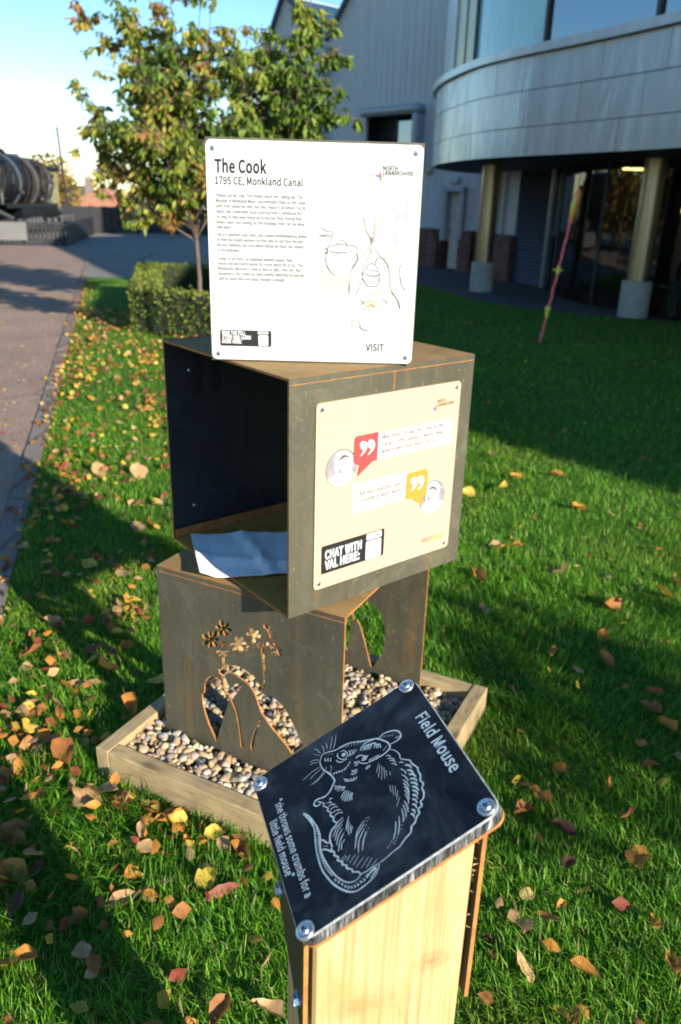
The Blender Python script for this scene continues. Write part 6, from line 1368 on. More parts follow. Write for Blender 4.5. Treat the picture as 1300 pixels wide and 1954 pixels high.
q = pp(0.225); mb = MB(); mb.tube([q + Vector((-0.006, 0, -0.085)), q + Vector((0.0, 0, 0.05))], [0.022, 0.03], 8); mb.tube([q + Vector((-0.035, 0, 0.02)), q + Vector((0.035, 0, 0.03))], 0.02, 8); mb.build('collar', NEON, pole)
q = pp(0.05); mb = MB(); mb.tube([q, q + axis * 0.012], 0.026, 10); mb.build('foot_band', GREYB, pole)

# ------------------------------------------------------------------ leaves, trees, hedge
LEAFM = tinted('tree_leaf', 0.5, 0.35, 0.35)
FALLEN = tinted('fallen_leaf', 0.55, 0.28, 0.3, True)
HEDGEM = tinted('hedge_leaf', 0.5, 0.25, 0.35)
BARK = plain('tree_bark', (0.13, 0.095, 0.075), 0.85, 0, 0.3, 14, 0.4, 0.2, (1, 1, 0.4))

def leaf_cloud(name, pos, dirs, L, W, cols, mat_, parent=None, droop=0.3):
    """one folded six-point leaf per position; dirs is the direction the leaf points"""
    N = len(pos); d = dirs / np.linalg.norm(dirs, axis=1)[:, None]
    r = nr.normal(size=(N, 3)); s = np.cross(d, r); s /= np.linalg.norm(s, axis=1)[:, None] + 1e-9
    nrm = np.cross(s, d)
    L = np.asarray(L)[:, None]; W = np.asarray(W)[:, None]
    b = pos; m1 = pos + d * L * 0.4 + nrm * L * 0.05; tip = pos + d * L - nrm * L * droop * 0.4
    l1 = pos + d * L * 0.38 + s * W - nrm * W * 0.25; r1 = pos + d * L * 0.38 - s * W - nrm * W * 0.25
    m2 = pos + d * L * 0.72 - nrm * L * 0.04
    l2 = pos + d * L * 0.7 + s * W * 0.7 - nrm * (W * 0.2 + L * 0.05); r2 = pos + d * L * 0.7 - s * W * 0.7 - nrm * (W * 0.2 + L * 0.05)
    V = np.stack([b, m1, tip, l1, r1, m2, l2, r2], 1).reshape(-1, 3)
    fl = np.array([0, 1, 3, 0, 4, 1, 1, 5, 6, 3, 1, 4, 7, 5, 5, 2, 6, 5, 7, 2])
    st = np.array([0, 3, 6, 10, 14, 17]); nl = 20
    loops = (fl[None] + 8 * np.arange(N)[:, None]).ravel(); starts = (st[None] + nl * np.arange(N)[:, None]).ravel()
    C = np.repeat(np.concatenate([cols, np.ones((N, 1))], 1), 8, 0)
    return np_mesh(name, V, loops, starts, mat_, parent, C)

def tree(name, base, label, group, centre, radii, n_limb, leaves, leafL, pal, trunk_h, trunk_r, seed, spires=(), twig=0.55):
    g = np.random.default_rng(seed)
    t = empty(name, base); tag(t, label, 'tree', group)
    mb = MB(); base = Vector(base)
    top = base + Vector((0, 0, trunk_h)); cen = Vector(centre)
    mb.tube([base + Vector((0, 0, -0.05)), base + Vector((0.01, 0, 0.05)), base.lerp(top, 0.5) + Vector((0.02, 0.01, 0)), top, top.lerp(cen, 0.5), cen + Vector((0, 0, radii[2] * 0.3))], [trunk_r * 1.3, trunk_r, trunk_r * 0.9, trunk_r * 0.8, trunk_r * 0.55, trunk_r * 0.2], 10)
    P, D = [], []
    tips = []
    for k in range(n_limb):
        th = 2 * math.pi * (k * 0.618 + g.uniform(-0.05, 0.05)); ph = g.uniform(-0.75, 1.0)
        cs = math.sqrt(max(0, 1 - ph * ph)); rr = g.uniform(0.72, 1.05)
        tips.append(cen + Vector((radii[0] * cs * math.cos(th) * rr, radii[1] * cs * math.sin(th) * rr, radii[2] * ph * rr)))
    tips += [Vector(s) for s in spires]
    for tip in tips:
        a = top.lerp(cen + Vector((0, 0, radii[2] * 0.3)), g.uniform(0.0, 0.8))
        if tip.z < a.z: a = top.lerp(cen, g.uniform(0, 0.25))
        mid_ = a.lerp(tip, 0.5) + Vector((g.uniform(-.1, .1), g.uniform(-.1, .1), g.uniform(-0.02, 0.2) * radii[2] * 0.5))
        pts = [a, a.lerp(mid_, 0.5), mid_, mid_.lerp(tip, 0.5) + Vector((0, 0, 0.04)), tip]
        mb.tube(pts, [trunk_r * 0.42, trunk_r * 0.32, trunk_r * 0.22, trunk_r * 0.14, 0.004], 6)
        L = (tip - a).length
        for q in range(int(5 + L * 4.5)):
            s = g.uniform(0.25, 1.0)
            p = pts[2].lerp(tip, (s - 0.5) * 2) if s > 0.5 else a.lerp(pts[2], s * 2)
            dr_ = Vector((g.normal(), g.normal(), g.normal() * 0.5 + 0.15)).normalized()
            tl_ = twig * g.uniform(0.5, 1.0) * (0.6 + 0.3 * radii[0])
            e = p + dr_ * tl_
            mb.tube([p, p.lerp(e, 0.5) + Vector((0, 0, 0.03)), e], [0.008, 0.006, 0.003], 4)
            m_ = leaves
            for w in range(m_):
                f = g.uniform(0.1, 1.0); pp_ = p.lerp(e, f)
                P.append((pp_.x + g.normal() * 0.02, pp_.y + g.normal() * 0.02, pp_.z + g.normal() * 0.02))
                D.append((dr_.x * 0.5 + g.normal() * 0.45, dr_.y * 0.5 + g.normal() * 0.45, -0.75 + g.normal() * 0.35))
    P, D = np.array(P), np.array(D); N = len(P)
    # leaf colour belongs to the leaf: each twig group keeps a hue, outer tips redden first
    c = np.array(centre); out = np.linalg.norm((P - c) / np.array(radii), axis=1)
    hue = np.clip(0.45 * np.sin(P[:, 0] * 5.1 + seed) * np.sin(P[:, 2] * 4.3) + 0.5 * (out - 0.7) + g.normal(size=N) * 0.28 + 0.25, 0, 1)
    pal = np.array(pal); idx = hue * (len(pal) - 1); i0 = np.floor(idx).astype(int); i1 = np.minimum(i0 + 1, len(pal) - 1); fr_ = (idx - i0)[:, None]
    cols = (pal[i0] * (1 - fr_) + pal[i1] * fr_) * g.uniform(0.75, 1.25, (N, 1))
    mb.build('trunk', BARK, t, True)
    leaf_cloud('crown', P, D, leafL * g.uniform(0.7, 1.2, N), leafL * 0.19 * g.uniform(0.8, 1.2, N), cols, LEAFM, t)
    return t
PAL_CH = [(0.075, 0.14, 0.018), (0.13, 0.21, 0.025), (0.21, 0.275, 0.034), (0.29, 0.31, 0.044), (0.36, 0.31, 0.05), (0.36, 0.22, 0.05), (0.30, 0.12, 0.042)]
tree('cherry_tree', (-2.2, 12.0, 0), 'young tree turning yellow and red, its trunk standing inside the clipped hedge', 'young trees round the lawn', (-2.52, 12.0, 2.62), (1.18, 1.0, 1.2), 46, 20, 0.118, PAL_CH, 1.0, 0.034, 5,
     spires=((-2.85, 12.0, 4.45), (-1.95, 12.0, 4.45), (-3.6, 12.0, 3.85), (-3.85, 11.9, 3.0), (-1.8, 11.7, 4.2), (-3.1, 11.7, 4.0), (-3.75, 11.9, 2.2), (-2.4, 11.8, 4.1), (-1.5, 11.9, 3.7), (-3.7, 11.9, 2.5), (-3.7, 12.0, 1.95), (-3.35, 11.8, 1.6), (-3.0, 11.8, 1.25), (-3.5, 12.2, 2.15), (-3.85, 12.0, 2.75), (-2.7, 11.7, 1.3)), twig=0.45)
tree('cherry_tree', (-0.72, 7.9, 0), 'young green tree rising straight behind the white sign', 'young trees round the lawn', (-0.70, 7.8, 2.45), (0.56, 0.45, 0.52), 26, 15, 0.10, PAL_CH[:4], 1.5, 0.026, 9,
     spires=((-0.30, 7.8, 3.45), (-0.45, 7.8, 3.25), (-0.8, 7.8, 3.0), (-0.10, 7.8, 2.85), (-0.10, 7.75, 2.55), (0.04, 7.7, 2.28), (-0.25, 7.8, 3.1)), twig=0.28)
tree('cherry_tree', (5.6, -2.8, 0), 'young tree on the lawn behind the camera', 'young trees round the lawn', (5.7, -2.9, 2.0), (0.85, 0.85, 1.0), 26, 9, 0.13, PAL_CH[:5], 0.8, 0.05, 12)

def big_tree(name, base, label, h, r, pal, n, seed, leafL=0.3, group='autumn trees beyond the path'):
    g = np.random.default_rng(seed)
    t = empty(name, base); tag(t, label, 'tree', group); b = Vector(base)
    mb = MB(); mb.tube([b + Vector((0, 0, -0.1)), b + Vector((0, 0, h * 0.2)), b + Vector((0.1, 0, h * 0.6)), b + Vector((0, 0, h * 0.9))], [r * 0.09, r * 0.07, r * 0.04, 0.02], 10)
    lobes = []
    for k in range(16):
        d = g.normal(size=3); d /= np.linalg.norm(d); c = np.array([b.x, b.y, b.z + h * 0.6]) + d * np.array([r * 0.6, r * 0.6, h * 0.27]); lobes.append(c)
        mb.tube([b + Vector((0, 0, h * 0.3)), Vector(c)], [r * 0.03, 0.02], 6)
    mb.build('trunk', BARK, t, True)
    lobes = np.array(lobes); k = g.integers(len(lobes), size=n)
    d = g.normal(size=(n, 3)); d /= np.linalg.norm(d, axis=1)[:, None]
    P = lobes[k] + d * (g.uniform(0.3, 1, (n, 1)) ** 0.5) * r * 0.45
    pal = np.array(pal); C = pal[(k + g.integers(0, 2, n)) % len(pal)] * g.uniform(0.7, 1.3, (n, 1))
    D = d + g.normal(size=(n, 3)) * 0.6
    leaf_cloud('crown', P, D, leafL * g.uniform(0.7, 1.3, n), leafL * 0.35 * g.uniform(0.8, 1.2, n), C, LEAFM, t)
PAL_AU = [(0.30, 0.19, 0.03), (0.26, 0.13, 0.03), (0.12, 0.13, 0.03), (0.34, 0.24, 0.04)]
PAL_GR = [(0.05, 0.08, 0.02), (0.08, 0.10, 0.025), (0.12, 0.12, 0.03)]
big_tree('autumn_tree', (-17.3, 49, -1.2), 'golden autumn tree showing over the locomotive boiler', 4.9, 1.6, PAL_AU, 1500, 3, 0.25)
big_tree('autumn_tree', (-23.0, 78, -4), 'small dark green tree beside the slate roof', 6.4, 2.6, PAL_GR, 900, 6, 0.4)
big_tree('autumn_tree', (-15.0, 61, -3.6), 'green tree at the right end of the orange roof', 5.9, 1.6, PAL_GR, 900, 8, 0.3)
big_tree('autumn_tree', (-19.4, 74, -4), 'yellowing bush behind the chimney of the orange roofed house', 6.6, 1.8, PAL_AU, 700, 18, 0.3)
for i, (x, y, h) in enumerate(((-11.8, 16.0, 6.5), (-14.5, 19.5, 7.5), (-12.5, 12.0, 6.5), (-17, 15.5, 8.5))):
    big_tree('autumn_tree', (x, y, 0), 'tall autumn tree on the far side of the path, mirrored in the dark glass', h, 2.3, PAL_AU if i % 2 == 0 else PAL_GR, 1400, 30 + i, 0.42, 'tall autumn trees across the path')

for i, (x, y, h) in enumerate(((-11.2, 18.6, 3.2), (-11.6, 21.0, 3.4), (-10.2, 16.2, 2.8), (-12.5, 22.6, 3.8))):  # unseen shrubs, added to bring golden colour into the glass reflections
    big_tree('reflection_shrub', (x, y, 0), 'unseen golden shrub added across the path, mirrored in the dark glass', h, 1.5, PAL_AU, 900, 50 + i, 0.28, 'golden shrubs added for the reflection')

# clipped hedge round the young tree
def hedge():
    t = empty('clipped_hedge', (-2.6, 9.9, 0)); tag(t, 'low clipped square hedge round the foot of the young tree', 'hedge')
    arms = [((-2.68, 9.92), (0.1, 8.55), 0.42), ((-2.68, 9.92), (-3.55, 13.9), 0.36), ((-3.55, 13.9), (-0.7, 14.3), 0.4), ((0.1, 8.55), (-0.7, 14.3), 0.4)]
    for (ax, ay), (bx_, by_), w in arms:
        a, b_ = Vector((ax, ay)), Vector((bx_, by_)); d = (b_ - a); L = d.length; d.normalize()
        inn = Vector((-d.y, d.x))
        if inn.dot(Vector((-1.7, 11.7)) - a) < 0: inn = -inn
        h = 0.55
        f3 = frame((a.x, a.y, 0), (d.x, d.y, 0), (inn.x, inn.y, 0)) if Vector((d.x, d.y, 0)).cross(Vector((inn.x, inn.y, 0))).z > 0 else frame((b_.x, b_.y, 0), (-d.x, -d.y, 0), (inn.x, inn.y, 0))
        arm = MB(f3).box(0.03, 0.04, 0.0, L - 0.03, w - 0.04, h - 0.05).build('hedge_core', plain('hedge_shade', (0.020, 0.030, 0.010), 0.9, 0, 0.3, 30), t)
        pts, dd = [], []
        dens = 900
        def face(n, fx, nrm):
            for k in range(n):
                pts.append(fx()); q = np.array(nrm) + nr.normal(size=3) * 0.75; dd.append(q)
        nl = 0.03
        face(int(L * w * dens), lambda: (nr.uniform(0, L), nr.uniform(0, w), h - 0.045 + nr.normal() * 0.022 + max(0, nr.normal() - 1.6) * 0.05), (0, 0, 1))
        face(int(L * h * dens), lambda: (nr.uniform(0, L), 0.03 + nr.normal() * 0.022, nr.uniform(0.02, h)), (0, -1, 0.4))
        face(int(L * h * dens * 0.7), lambda: (nr.uniform(0, L), w - 0.03 + nr.normal() * 0.022, nr.uniform(0.02, h)), (0, 1, 0.4))
        face(int(w * h * dens), lambda: (0.02 + nr.normal() * 0.016, nr.uniform(0, w), nr.uniform(0.02, h)), (-1, 0, 0.4))
        face(int(w * h * dens), lambda: (L - 0.02 + nr.normal() * 0.016, nr.uniform(0, w), nr.uniform(0.02, h)), (1, 0, 0.4))
        P = np.array(pts); Dd = np.array(dd); M = np.array(f3)
        P = P @ M[:3, :3].T + M[:3, 3]; Dd = Dd @ M[:3, :3].T
        N = len(P)
        pal = np.array([(0.065, 0.115, 0.013), (0.115, 0.17, 0.02), (0.18, 0.225, 0.026), (0.23, 0.26, 0.036)])
        cc = pal[nr.integers(0, 4, N)] * nr.uniform(0.75, 1.2, (N, 1)); dead = nr.random(N) < 0.04; cc[dead] = (0.16, 0.085, 0.03)
        leaf_cloud('foliage', P, Dd, nr.uniform(0.020, 0.055, N), nr.uniform(0.006, 0.015, N), cc, HEDGEM, arm)
hedge()

# ------------------------------------------------------------------ grass blades
GRASSM = tinted('grass_blade', 0.5, 0.42, 0.35)
def in_poly(x, y, poly):
    c = np.zeros(len(x), bool); n = len(poly)
    for i in range(n):
        x1, y1 = poly[i]; x2, y2 = poly[i - 1]
        with np.errstate(divide='ignore', invalid='ignore'):
            c ^= ((y1 > y) != (y2 > y)) & (x < (x2 - x1) * (y - y1) / (y2 - y1 + 1e-12) + x1)
    return c
def to_local(x, y, o, a):
    dx, dy = x - o.x, y - o.y
    return dx * math.cos(a) + dy * math.sin(a), -dx * math.sin(a) + dy * math.cos(a)
def grass():
    X, Y, S = [], [], []
    for y0, y1, dens, sc in ((0.3, 1.3, 21000, 0.8), (1.3, 2.3, 16500, 0.9), (2.3, 3.6, 10500, 1.0), (3.6, 6.0, 4200, 1.15), (6.0, 10.0, 1500, 1.5), (10.0, 17.2, 520, 2.0)):
        xl, xr = -0.62 * y1 - 0.35, 0.56 * y1 + 0.45
        n = int((xr - xl) * (y1 - y0) * dens)
        X.append(nr.uniform(xl, xr, n)); Y.append(nr.uniform(y0, y1, n)); S.append(np.full(n, sc))
    X, Y, S = map(np.concatenate, (X, Y, S))
    keep = in_poly(X, Y, LAWN) & (X > kerb_x(Y) + 0.004 + 0.02 * nr.random(len(X)))
    lx, ly = to_local(X, Y, L0, yaw1); keep &= ~((lx > -0.004) & (lx < WF + 0.004) & (ly > -0.004) & (ly < DF + 0.004))
    lx, ly = to_local(X, Y, CB, yawB); keep &= ~((lx > u0 - 0.004) & (lx < u1_ + 0.004) & (ly > d0 - 0.004) & (ly < d1_ + 0.004))
    # bare, worn patches by the timber edge
    X, Y, S = X[keep], Y[keep], S[keep]; N = len(X)
    cl = 0.5 + 0.5 * np.sin(X * 9.1 + 2 * np.sin(Y * 5.3)) * np.sin(Y * 8.3 + 1.7 * np.sin(X * 6.1))
    h = nr.uniform(0.026, 0.064, N) * (0.6 + 0.65 * cl) * np.where(S > 1.3, 0.9, 1.0)
    w = nr.uniform(0.0009, 0.0020, N) * S * 1.12
    az = nr.uniform(0, 2 * np.pi, N) * 0.75 + 2.2 * np.sin(X * 2.3 + 1.1 * np.sin(Y * 1.9)) + 1.5 * np.sin(Y * 3.1)
    lean = np.clip(nr.normal(0.85, 0.42, N), 0.05, 1.5)
    dx, dy = np.cos(az), np.sin(az); sx, sy = -dy, dx
    tw = nr.uniform(-0.9, 0.9, N); sx, sy = sx * np.cos(tw) + dx * np.sin(tw), sy * np.cos(tw) + dy * np.sin(tw)
    z0_ = np.full(N, 0.010)
    a1 = lean * 0.45; a2 = lean * 1.25
    mx, my, mz = X + dx * np.sin(a1) * h * .5, Y + dy * np.sin(a1) * h * .5, z0_ + np.cos(a1) * h * .5
    tx_, ty_, tz = mx + dx * np.sin(a2) * h * .6, my + dy * np.sin(a2) * h * .6, mz + np.cos(a2) * h * .6
    V = np.stack([np.stack([X - sx * w, Y - sy * w, z0_], 1), np.stack([X + sx * w, Y + sy * w, z0_], 1), np.stack([mx + sx * w * .85, my + sy * w * .85, mz], 1), np.stack([mx - sx * w * .85, my - sy * w * .85, mz], 1), np.stack([tx_, ty_, np.maximum(tz, 0.014)], 1)], 1).reshape(-1, 3)
    fl = np.array([0, 1, 2, 3, 3, 2, 4]); st = np.array([0, 4])
    loops = (fl[None] + 5 * np.arange(N)[:, None]).ravel(); starts = (st[None] + 7 * np.arange(N)[:, None]).ravel()
    pal = np.array([(0.062, 0.205, 0.010), (0.108, 0.300, 0.015), (0.175, 0.390, 0.024), (0.26, 0.46, 0.045), (0.33, 0.40, 0.09)])
    k = nr.choice(5, N, p=[0.26, 0.34, 0.25, 0.12, 0.03]); C = pal[k] * nr.uniform(0.75, 1.25, (N, 1))
    # lawn wear: yellowed and mossy patches, dead straw among the blades
    pt = np.sin(X * 1.9 + 1.3 * np.sin(Y * 2.3)) * np.sin(Y * 1.6 + 1.1 * np.sin(X * 2.9)) + 0.5 * np.sin(X * 6.7 + 2 * np.sin(Y * 5.1)) * np.sin(Y * 7.3)
    yel = np.clip((pt - 0.35) * 0.8, 0, 0.35)[:, None]; C = C * (1 - yel) + C[:, 1:2] * np.array([[0.78, 0.98, 0.13]]) * yel
    mos = np.clip((-pt - 0.45) * 0.8, 0, 0.45)[:, None]; C = C * (1 - mos) + C * np.array([[0.55, 0.72, 0.7]]) * mos
    straw = nr.random(N) < 0.022; C[straw] = np.array([0.42, 0.34, 0.16]) * nr.uniform(0.6, 1.1, (straw.sum(), 1))
    C = np.repeat(np.concatenate([C, np.ones((N, 1))], 1), 5, 0)
    o = np_mesh('grass', V, loops, starts, GRASSM, None, C)
    tag(o, 'short lawn grass round the boxes and out to the building', 'grass', None, 'stuff')
grass()

# ------------------------------------------------------------------ fallen leaves
LCOL = {'tan': (0.56, 0.35, 0.16), 'orange': (0.62, 0.27, 0.055), 'brown': (0.38, 0.16, 0.05), 'yellow': (0.66, 0.46, 0.07), 'rust red': (0.30, 0.075, 0.04), 'dark brown': (0.11, 0.05, 0.028)}
LSHAPE = {'broad': (0.92, 0.10, 0.10), 'curled': (0.62, 0.55, 0.25), 'narrow': (0.42, 0.22, 0.15)}
def leaf_mesh(shape, cname, var):
    asp, curl, bend = LSHAPE[shape]; cr_ = 0.06; g = random.Random(hash((shape, cname, var)) % 1000 if False else sum(map(ord, shape + cname)) + 31 * var)
    st = 7; V, F, C = [], [], []
    base = LCOL[cname]
    tilt = g.uniform(-0.3, 0.3)
    for i in range(st + 1):
        t = i / st
        wd_ = asp * 0.5 * (math.sin(math.pi * min(1, t ** 0.8)) ** 0.75) * (1 - 0.25 * t)
        for j in range(5):
            s = (j - 2) / 2
            ed = 1 + (0.12 * math.sin(i * 2.9 + j) if abs(s) == 1 else 0)
            x = s * wd_ * ed
            z = abs(s) ** 1.5 * wd_ * curl * (1.1 + tilt * s) + bend * (t - 0.5) ** 2 * 1.2 + 0.05 * math.sin(7 * t + var) * s + cr_ * (g.random() - 0.5) * (0.4 + abs(s))
            V.append((x + 0.05 * math.sin(3 * t + var), t - 0.5, z))
            k = (0.82 if j == 2 else 1.0) * g.uniform(0.82, 1.15) * (0.8 if (i in (0, st)) else 1)
            C.append((base[0] * k, base[1] * k * g.uniform(0.9, 1.1), base[2] * k, 1))
    for i in range(st):
        for j in range(4): F.append((i * 5 + j, i * 5 + j + 1, (i + 1) * 5 + j + 1, (i + 1) * 5 + j))
    b = len(V)
    for (p, q) in ((-0.5, 0), (-0.62, 0.02), (-0.76, 0.01)):
        V += [(0.05 * math.sin(var) - 0.008, p, q + bend * 0.3), (0.05 * math.sin(var) + 0.008, p, q + bend * 0.3)]; C += [tuple(c * 0.7 for c in base) + (1,)] * 2
    F += [(b, b + 1, b + 3, b + 2), (b + 2, b + 3, b + 5, b + 4)]
    me = bpy.data.meshes.new('fallen_leaf'); me.from_pydata(V, [], F); me.materials.append(FALLEN)
    a = me.attributes.new('tint', 'FLOAT_COLOR', 'POINT'); a.data.foreach_set('color', np.array(C, np.float32).ravel())
    me.polygons.foreach_set('use_smooth', [True] * len(me.polygons)); me.update()
    return me
_lm = {}
def get_leaf(shape, cname, var):
    k = (shape, cname, var)
    if k not in _lm: _lm[k] = leaf_mesh(*k)
    return _lm[k]

def where(x, y):
    lx, ly = to_local(x, y, L0, yaw1)
    n_ = 0.745 * x + 0.667 * y
    kx = x - kerb_x(y)
    if kx < 0: return 'on the brown path' if kx < -0.12 else 'on the kerb stones'
    if -0.28 < lx < WF + 0.28 and -0.28 < ly < DF + 0.28:
        if ly < 0: return 'against the near side of the timber frame'
        if lx < 0: return 'against the left side of the timber frame'
        if lx > WF: return 'against the right side of the timber frame'
        return 'behind the timber frame'
    if n_ > 4.55 and x > -0.5: return 'on the shaded lawn before the building'
    if kx < 0.32: return 'in the grass along the kerb'
    if y > 6.0: return 'on the far lawn near the hedge' if x < 0.5 else 'on the far lawn'
    if x < 0 and y < 1.75: return 'in the near grass left of the wooden post'
    if x >= 0 and y < 1.75: return 'in the near grass right of the wooden post'
    if x < 0.1: return 'in the grass left of the steel boxes' if y < 3.0 else 'on the sunlit strip between path and boxes'
    return 'in the grass right of the steel boxes'
n_leaf = 0
def put_leaf(x, y, size, cname, shape, label=None, zoff=None, tilt=0.35):
    global n_leaf
    for _k in range(6):
        lx_, ly_ = to_local(x, y, L0, yaw1)
        if -0.03 < lx_ < WF + 0.03 and -0.045 < ly_ < 0.07: x -= v_.x * 0.025; y -= v_.y * 0.025
    if in_poly(np.array([x]), np.array([y]), [(L0 + u * a + v_ * b).xy for a, b in ((-.03, -.03), (WF + .03, -.03), (WF + .03, DF + .03), (-.03, DF + .03))])[0]: return
    o = bpy.data.objects.new('fallen_leaf', get_leaf(shape, cname, n_leaf % 9)); col.objects.link(o)
    on_grass = x > kerb_x(y)
    z = (nr.uniform(0.028, 0.054) if zoff is None else zoff) if on_grass else 0.022 if x > kerb_x(y) - 0.12 else 0.010
    o.location = (x, y, z); o.scale = (size * nr.uniform(0.75, 1.2), size * nr.uniform(0.85, 1.1), size * nr.uniform(0.6, 1.8))
    o.rotation_euler = (nr.normal() * tilt * (1 if on_grass else 0.2), nr.normal() * tilt * (1 if on_grass else 0.2), nr.uniform(0, 6.28))
    sz = 'large' if size > 0.075 else 'small' if size < 0.048 else ''
    o.rotation_euler[2] = rz = nr.uniform(0, 6.28); a_ = (rz - math.pi / 2) % (2 * math.pi)
    st_ = ('right', 'building', 'path', 'viewer')[int(((a_ + math.pi / 4) % (2 * math.pi)) / (math.pi / 2))]
    lb = label or ' '.join(q for q in (shape, sz, cname, 'leaf', where(x, y) + ',', 'stem to', st_) if q).replace('on the sunlit strip between path and boxes', 'on the sunlit strip by the path')
    if len(lb.split()) > 16: lb = lb.replace(' ' + sz + ' ', ' ')
    tag(o, lb, 'leaf', 'fallen leaves')
    n_leaf += 1
LEAVES=[(-680,1717,85,'t','B'),(-913,1848,83,'o','C'),(-1117,2470,110,'b','C'),(-1001,2440,75,'y','C'),(-1131,3200,103,'y','B'),(-1041,2906,95,'y','B'),(-1105,2682,96,'t','C'),(-835,1613,92,'b','C'),(-785,1461,94,'o','C'),(-579,1336,75,'b','C'),(-492,1396,99,'t','C'),(-302,1458,76,'y','B'),(-259,1425,91,'r','N'),(-665,1228,74,'o','C'),(-703,1216,64,'o','B'),(-217,1115,77,'b','C'),(-123,1124,68,'t','C'),(-307,1605,73,'y','C'),(-566,1753,89,'r','C'),(-611,1798,94,'t','C'),(-389,1692,79,'y','C'),(-427,1685,100,'o','C'),(-478,1740,84,'b','C'),(-220,1573,102,'b','C'),(-722,1475,59,'d','C'),(-805,2355,94,'o','C'),(-867,2287,124,'t','N'),(-797,1892,119,'b','C'),(-730,1363,77,'d','C'),(-882,2093,84,'o','N'),(-671,2126,108,'o','C'),(-746,1504,52,'t','C'),(-256,1593,79,'r','C'),(-832,1571,90,'b','C'),(-691,2913,77,'y','B'),(-1025,3644,125,'t','B'),(-964,3135,100,'t','B'),(-1467,4490,130,'t','B'),(-1222,4463,112,'t','B'),(-842,2858,77,'y','C'),(-976,3696,114,'o','C'),(-910,2253,97,'o','C'),(-865,1950,73,'b','N'),(-617,2299,87,'y','C'),(-994,2448,94,'t','C'),(-883,2811,102,'t','C'),(450,1352,84,'t','B'),(432,1237,72,'t','N'),(568,1235,73,'o','C'),(516,1369,62,'b','N'),(766,1363,84,'o','N'),(622,1645,79,'d','C'),(535,1735,73,'b','C'),(601,1767,82,'o','C'),(1057,2214,89,'b','C'),(1084,2122,96,'o','C'),(953,1921,69,'b','C'),(522,1144,73,'b','N'),(765,1258,66,'b','C'),(609,2878,87,'t','N'),(638,3208,128,'o','C'),(1032,3289,139,'t','C'),(1323,4116,113,'o','C'),(962,4397,131,'y','N'),(1429,3078,114,'y','B'),(1155,2956,108,'b','C'),(1201,2982,82,'r','C'),(769,3556,73,'t','C'),(875,3564,73,'o','C'),(731,4306,107,'y','C'),(737,2710,59,'o','N'),(815,2560,81,'o','N'),(1000,2519,91,'b','C'),(884,2453,65,'t','N'),(678,1898,70,'o','C'),(441,2092,122,'b','C'),(478,2172,96,'o','C'),(554,1624,53,'b','N'),(608,1537,52,'d','C'),(803,1579,72,'o','B'),(1048,2712,76,'o','C'),(1528,3202,89,'b','C'),(1009,5043,99,'t','C'),(1362,4693,94,'o','C'),(1083,4618,84,'o','C'),(1114,2323,69,'b','C'),(820,1711,64,'b','C')]
CO = {'t': 'tan', 'o': 'orange', 'b': 'brown', 'y': 'yellow', 'r': 'rust red', 'd': 'dark brown'}
SH = {'B': 'broad', 'C': 'curled', 'N': 'narrow'}
for (x, y, s, c, sh) in LEAVES: put_leaf(x / 1000, y / 1000, s / 1020, CO[c], SH[sh])
# the rest, thick along the sunlit strip by the path, thin on the right
tries = 0
hist = []
keys = ['tan', 'orange', 'brown', 'yellow', 'rust red', 'dark brown']
while n_leaf < 298 and tries < 5000:
    tries += 1
    if rnd.random() < 0.84:
        if rnd.random() < 0.45 or not hist: y = 1.2 + 7.5 * rnd.random() ** 1.25; x = kerb_x(y) + rnd.uniform(0.03, 1) * (min(2.2, 0.5 * y + 0.5)); hist.append((x, y))
        else: hx, hy = rnd.choice(hist); x, y = hx + rnd.gauss(0, 0.09), hy + rnd.gauss(0, 0.12)
        if y < 1.0 or x < kerb_x(y) - 0.05: continue
        if x > 0.0 or (x > -0.75 and 1.75 < y < 2.7): continue
    else:
        y = 1.0 + 9 * rnd.random() ** 1.5; x = rnd.uniform(0.3, 0.5 * y + 0.15)
        if y < 2.2 and rnd.random() < 0.5: continue
    c = rnd.choices(keys, [0.28, 0.27, 0.2, 0.14, 0.06, 0.05])[0]
    put_leaf(x, y, rnd.uniform(0.030, 0.058), c, rnd.choices(['broad', 'curled', 'narrow'], [0.45, 0.35, 0.2])[0])
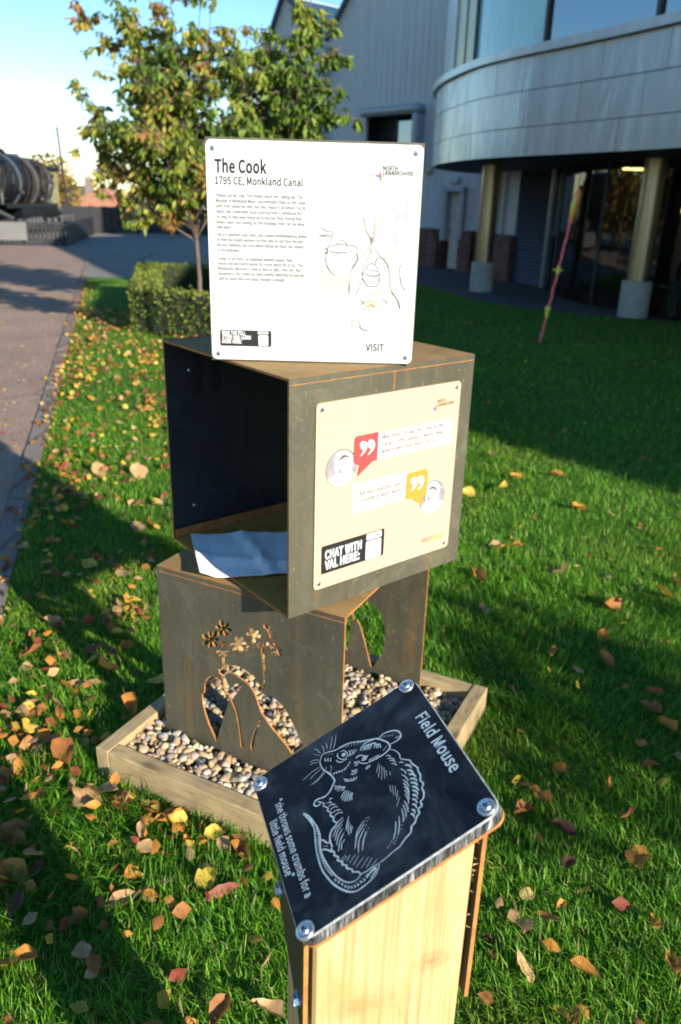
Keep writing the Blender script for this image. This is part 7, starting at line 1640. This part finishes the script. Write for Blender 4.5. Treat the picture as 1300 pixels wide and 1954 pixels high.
# drifts too many to count: along the kerb, on the path and far off on the lawn
def litter():
    P, S, C = [], [], []
    pal = [LCOL[k] for k in keys[:5]]
    def addl(x, y, s, z): P.append((x, y, z)); S.append(s); C.append(np.array(pal[nr.integers(5)]) * nr.uniform(0.7, 1.1))
    for k in range(520):
        y = nr.uniform(2.5, 16); x = kerb_x(y) + nr.normal() * 0.06 + 0.02; addl(x, y, nr.uniform(0.03, 0.055), 0.03)
    for k in range(900):
        y = nr.uniform(4.5, 16.5); x = kerb_x(y) - 0.15 - abs(nr.normal()) * 1.3; addl(x, y, nr.uniform(0.012, 0.03), 0.009)
    for k in range(4200):
        y = 1.6 + 10.2 * nr.random() ** 1.15; x = kerb_x(y) + nr.uniform(0.1, 1) ** 1.2 * 1.9
        if x > -0.78: continue
        if 0.5 + 0.5 * math.sin(5 * x + 2 * math.sin(3 * y)) * math.sin(4.3 * y + x) < nr.random() * 0.9: continue
        addl(x, y, nr.uniform(0.032, 0.062), nr.uniform(0.035, 0.06))
    for k in range(70):
        y = nr.uniform(5.0, 12); x = nr.uniform(0.8, 0.45 * y); addl(x, y, nr.uniform(0.03, 0.05), 0.035)
    k = 0
    while k < 170:
        y = nr.uniform(0.95, 2.2); x = nr.uniform(-1.1, -0.12); lx, ly = to_local(x, y, L0, yaw1)
        if x < kerb_x(y) or (lx > -0.04 and ly > -0.04): continue
        if nr.random() > 0.25 + 0.75 * math.exp(-abs(ly + 0.08) / 0.10): continue
        addl(x, y, nr.uniform(0.028, 0.05), nr.uniform(0.03, 0.055)); k += 1
    for k in range(90):
        y = nr.uniform(0.9, 5.5); x = nr.uniform(0.25, 0.5 * y + 0.1); lx, ly = to_local(x, y, L0, yaw1)
        if lx < WF + 0.03 and ly > -0.03: continue
        addl(x, y, nr.uniform(0.028, 0.05), nr.uniform(0.03, 0.05))
    P = np.array(P); N = len(P); D = nr.normal(size=(N, 3)); D[:, 2] *= 0.25
    o = leaf_cloud('leaf_litter', P, D, S, np.array(S) * nr.uniform(0.28, 0.46, N), np.array(C), FALLEN)
    tag(o, 'drift of small fallen leaves along the kerb, path and far grass', 'leaf litter', None, 'stuff')
litter()
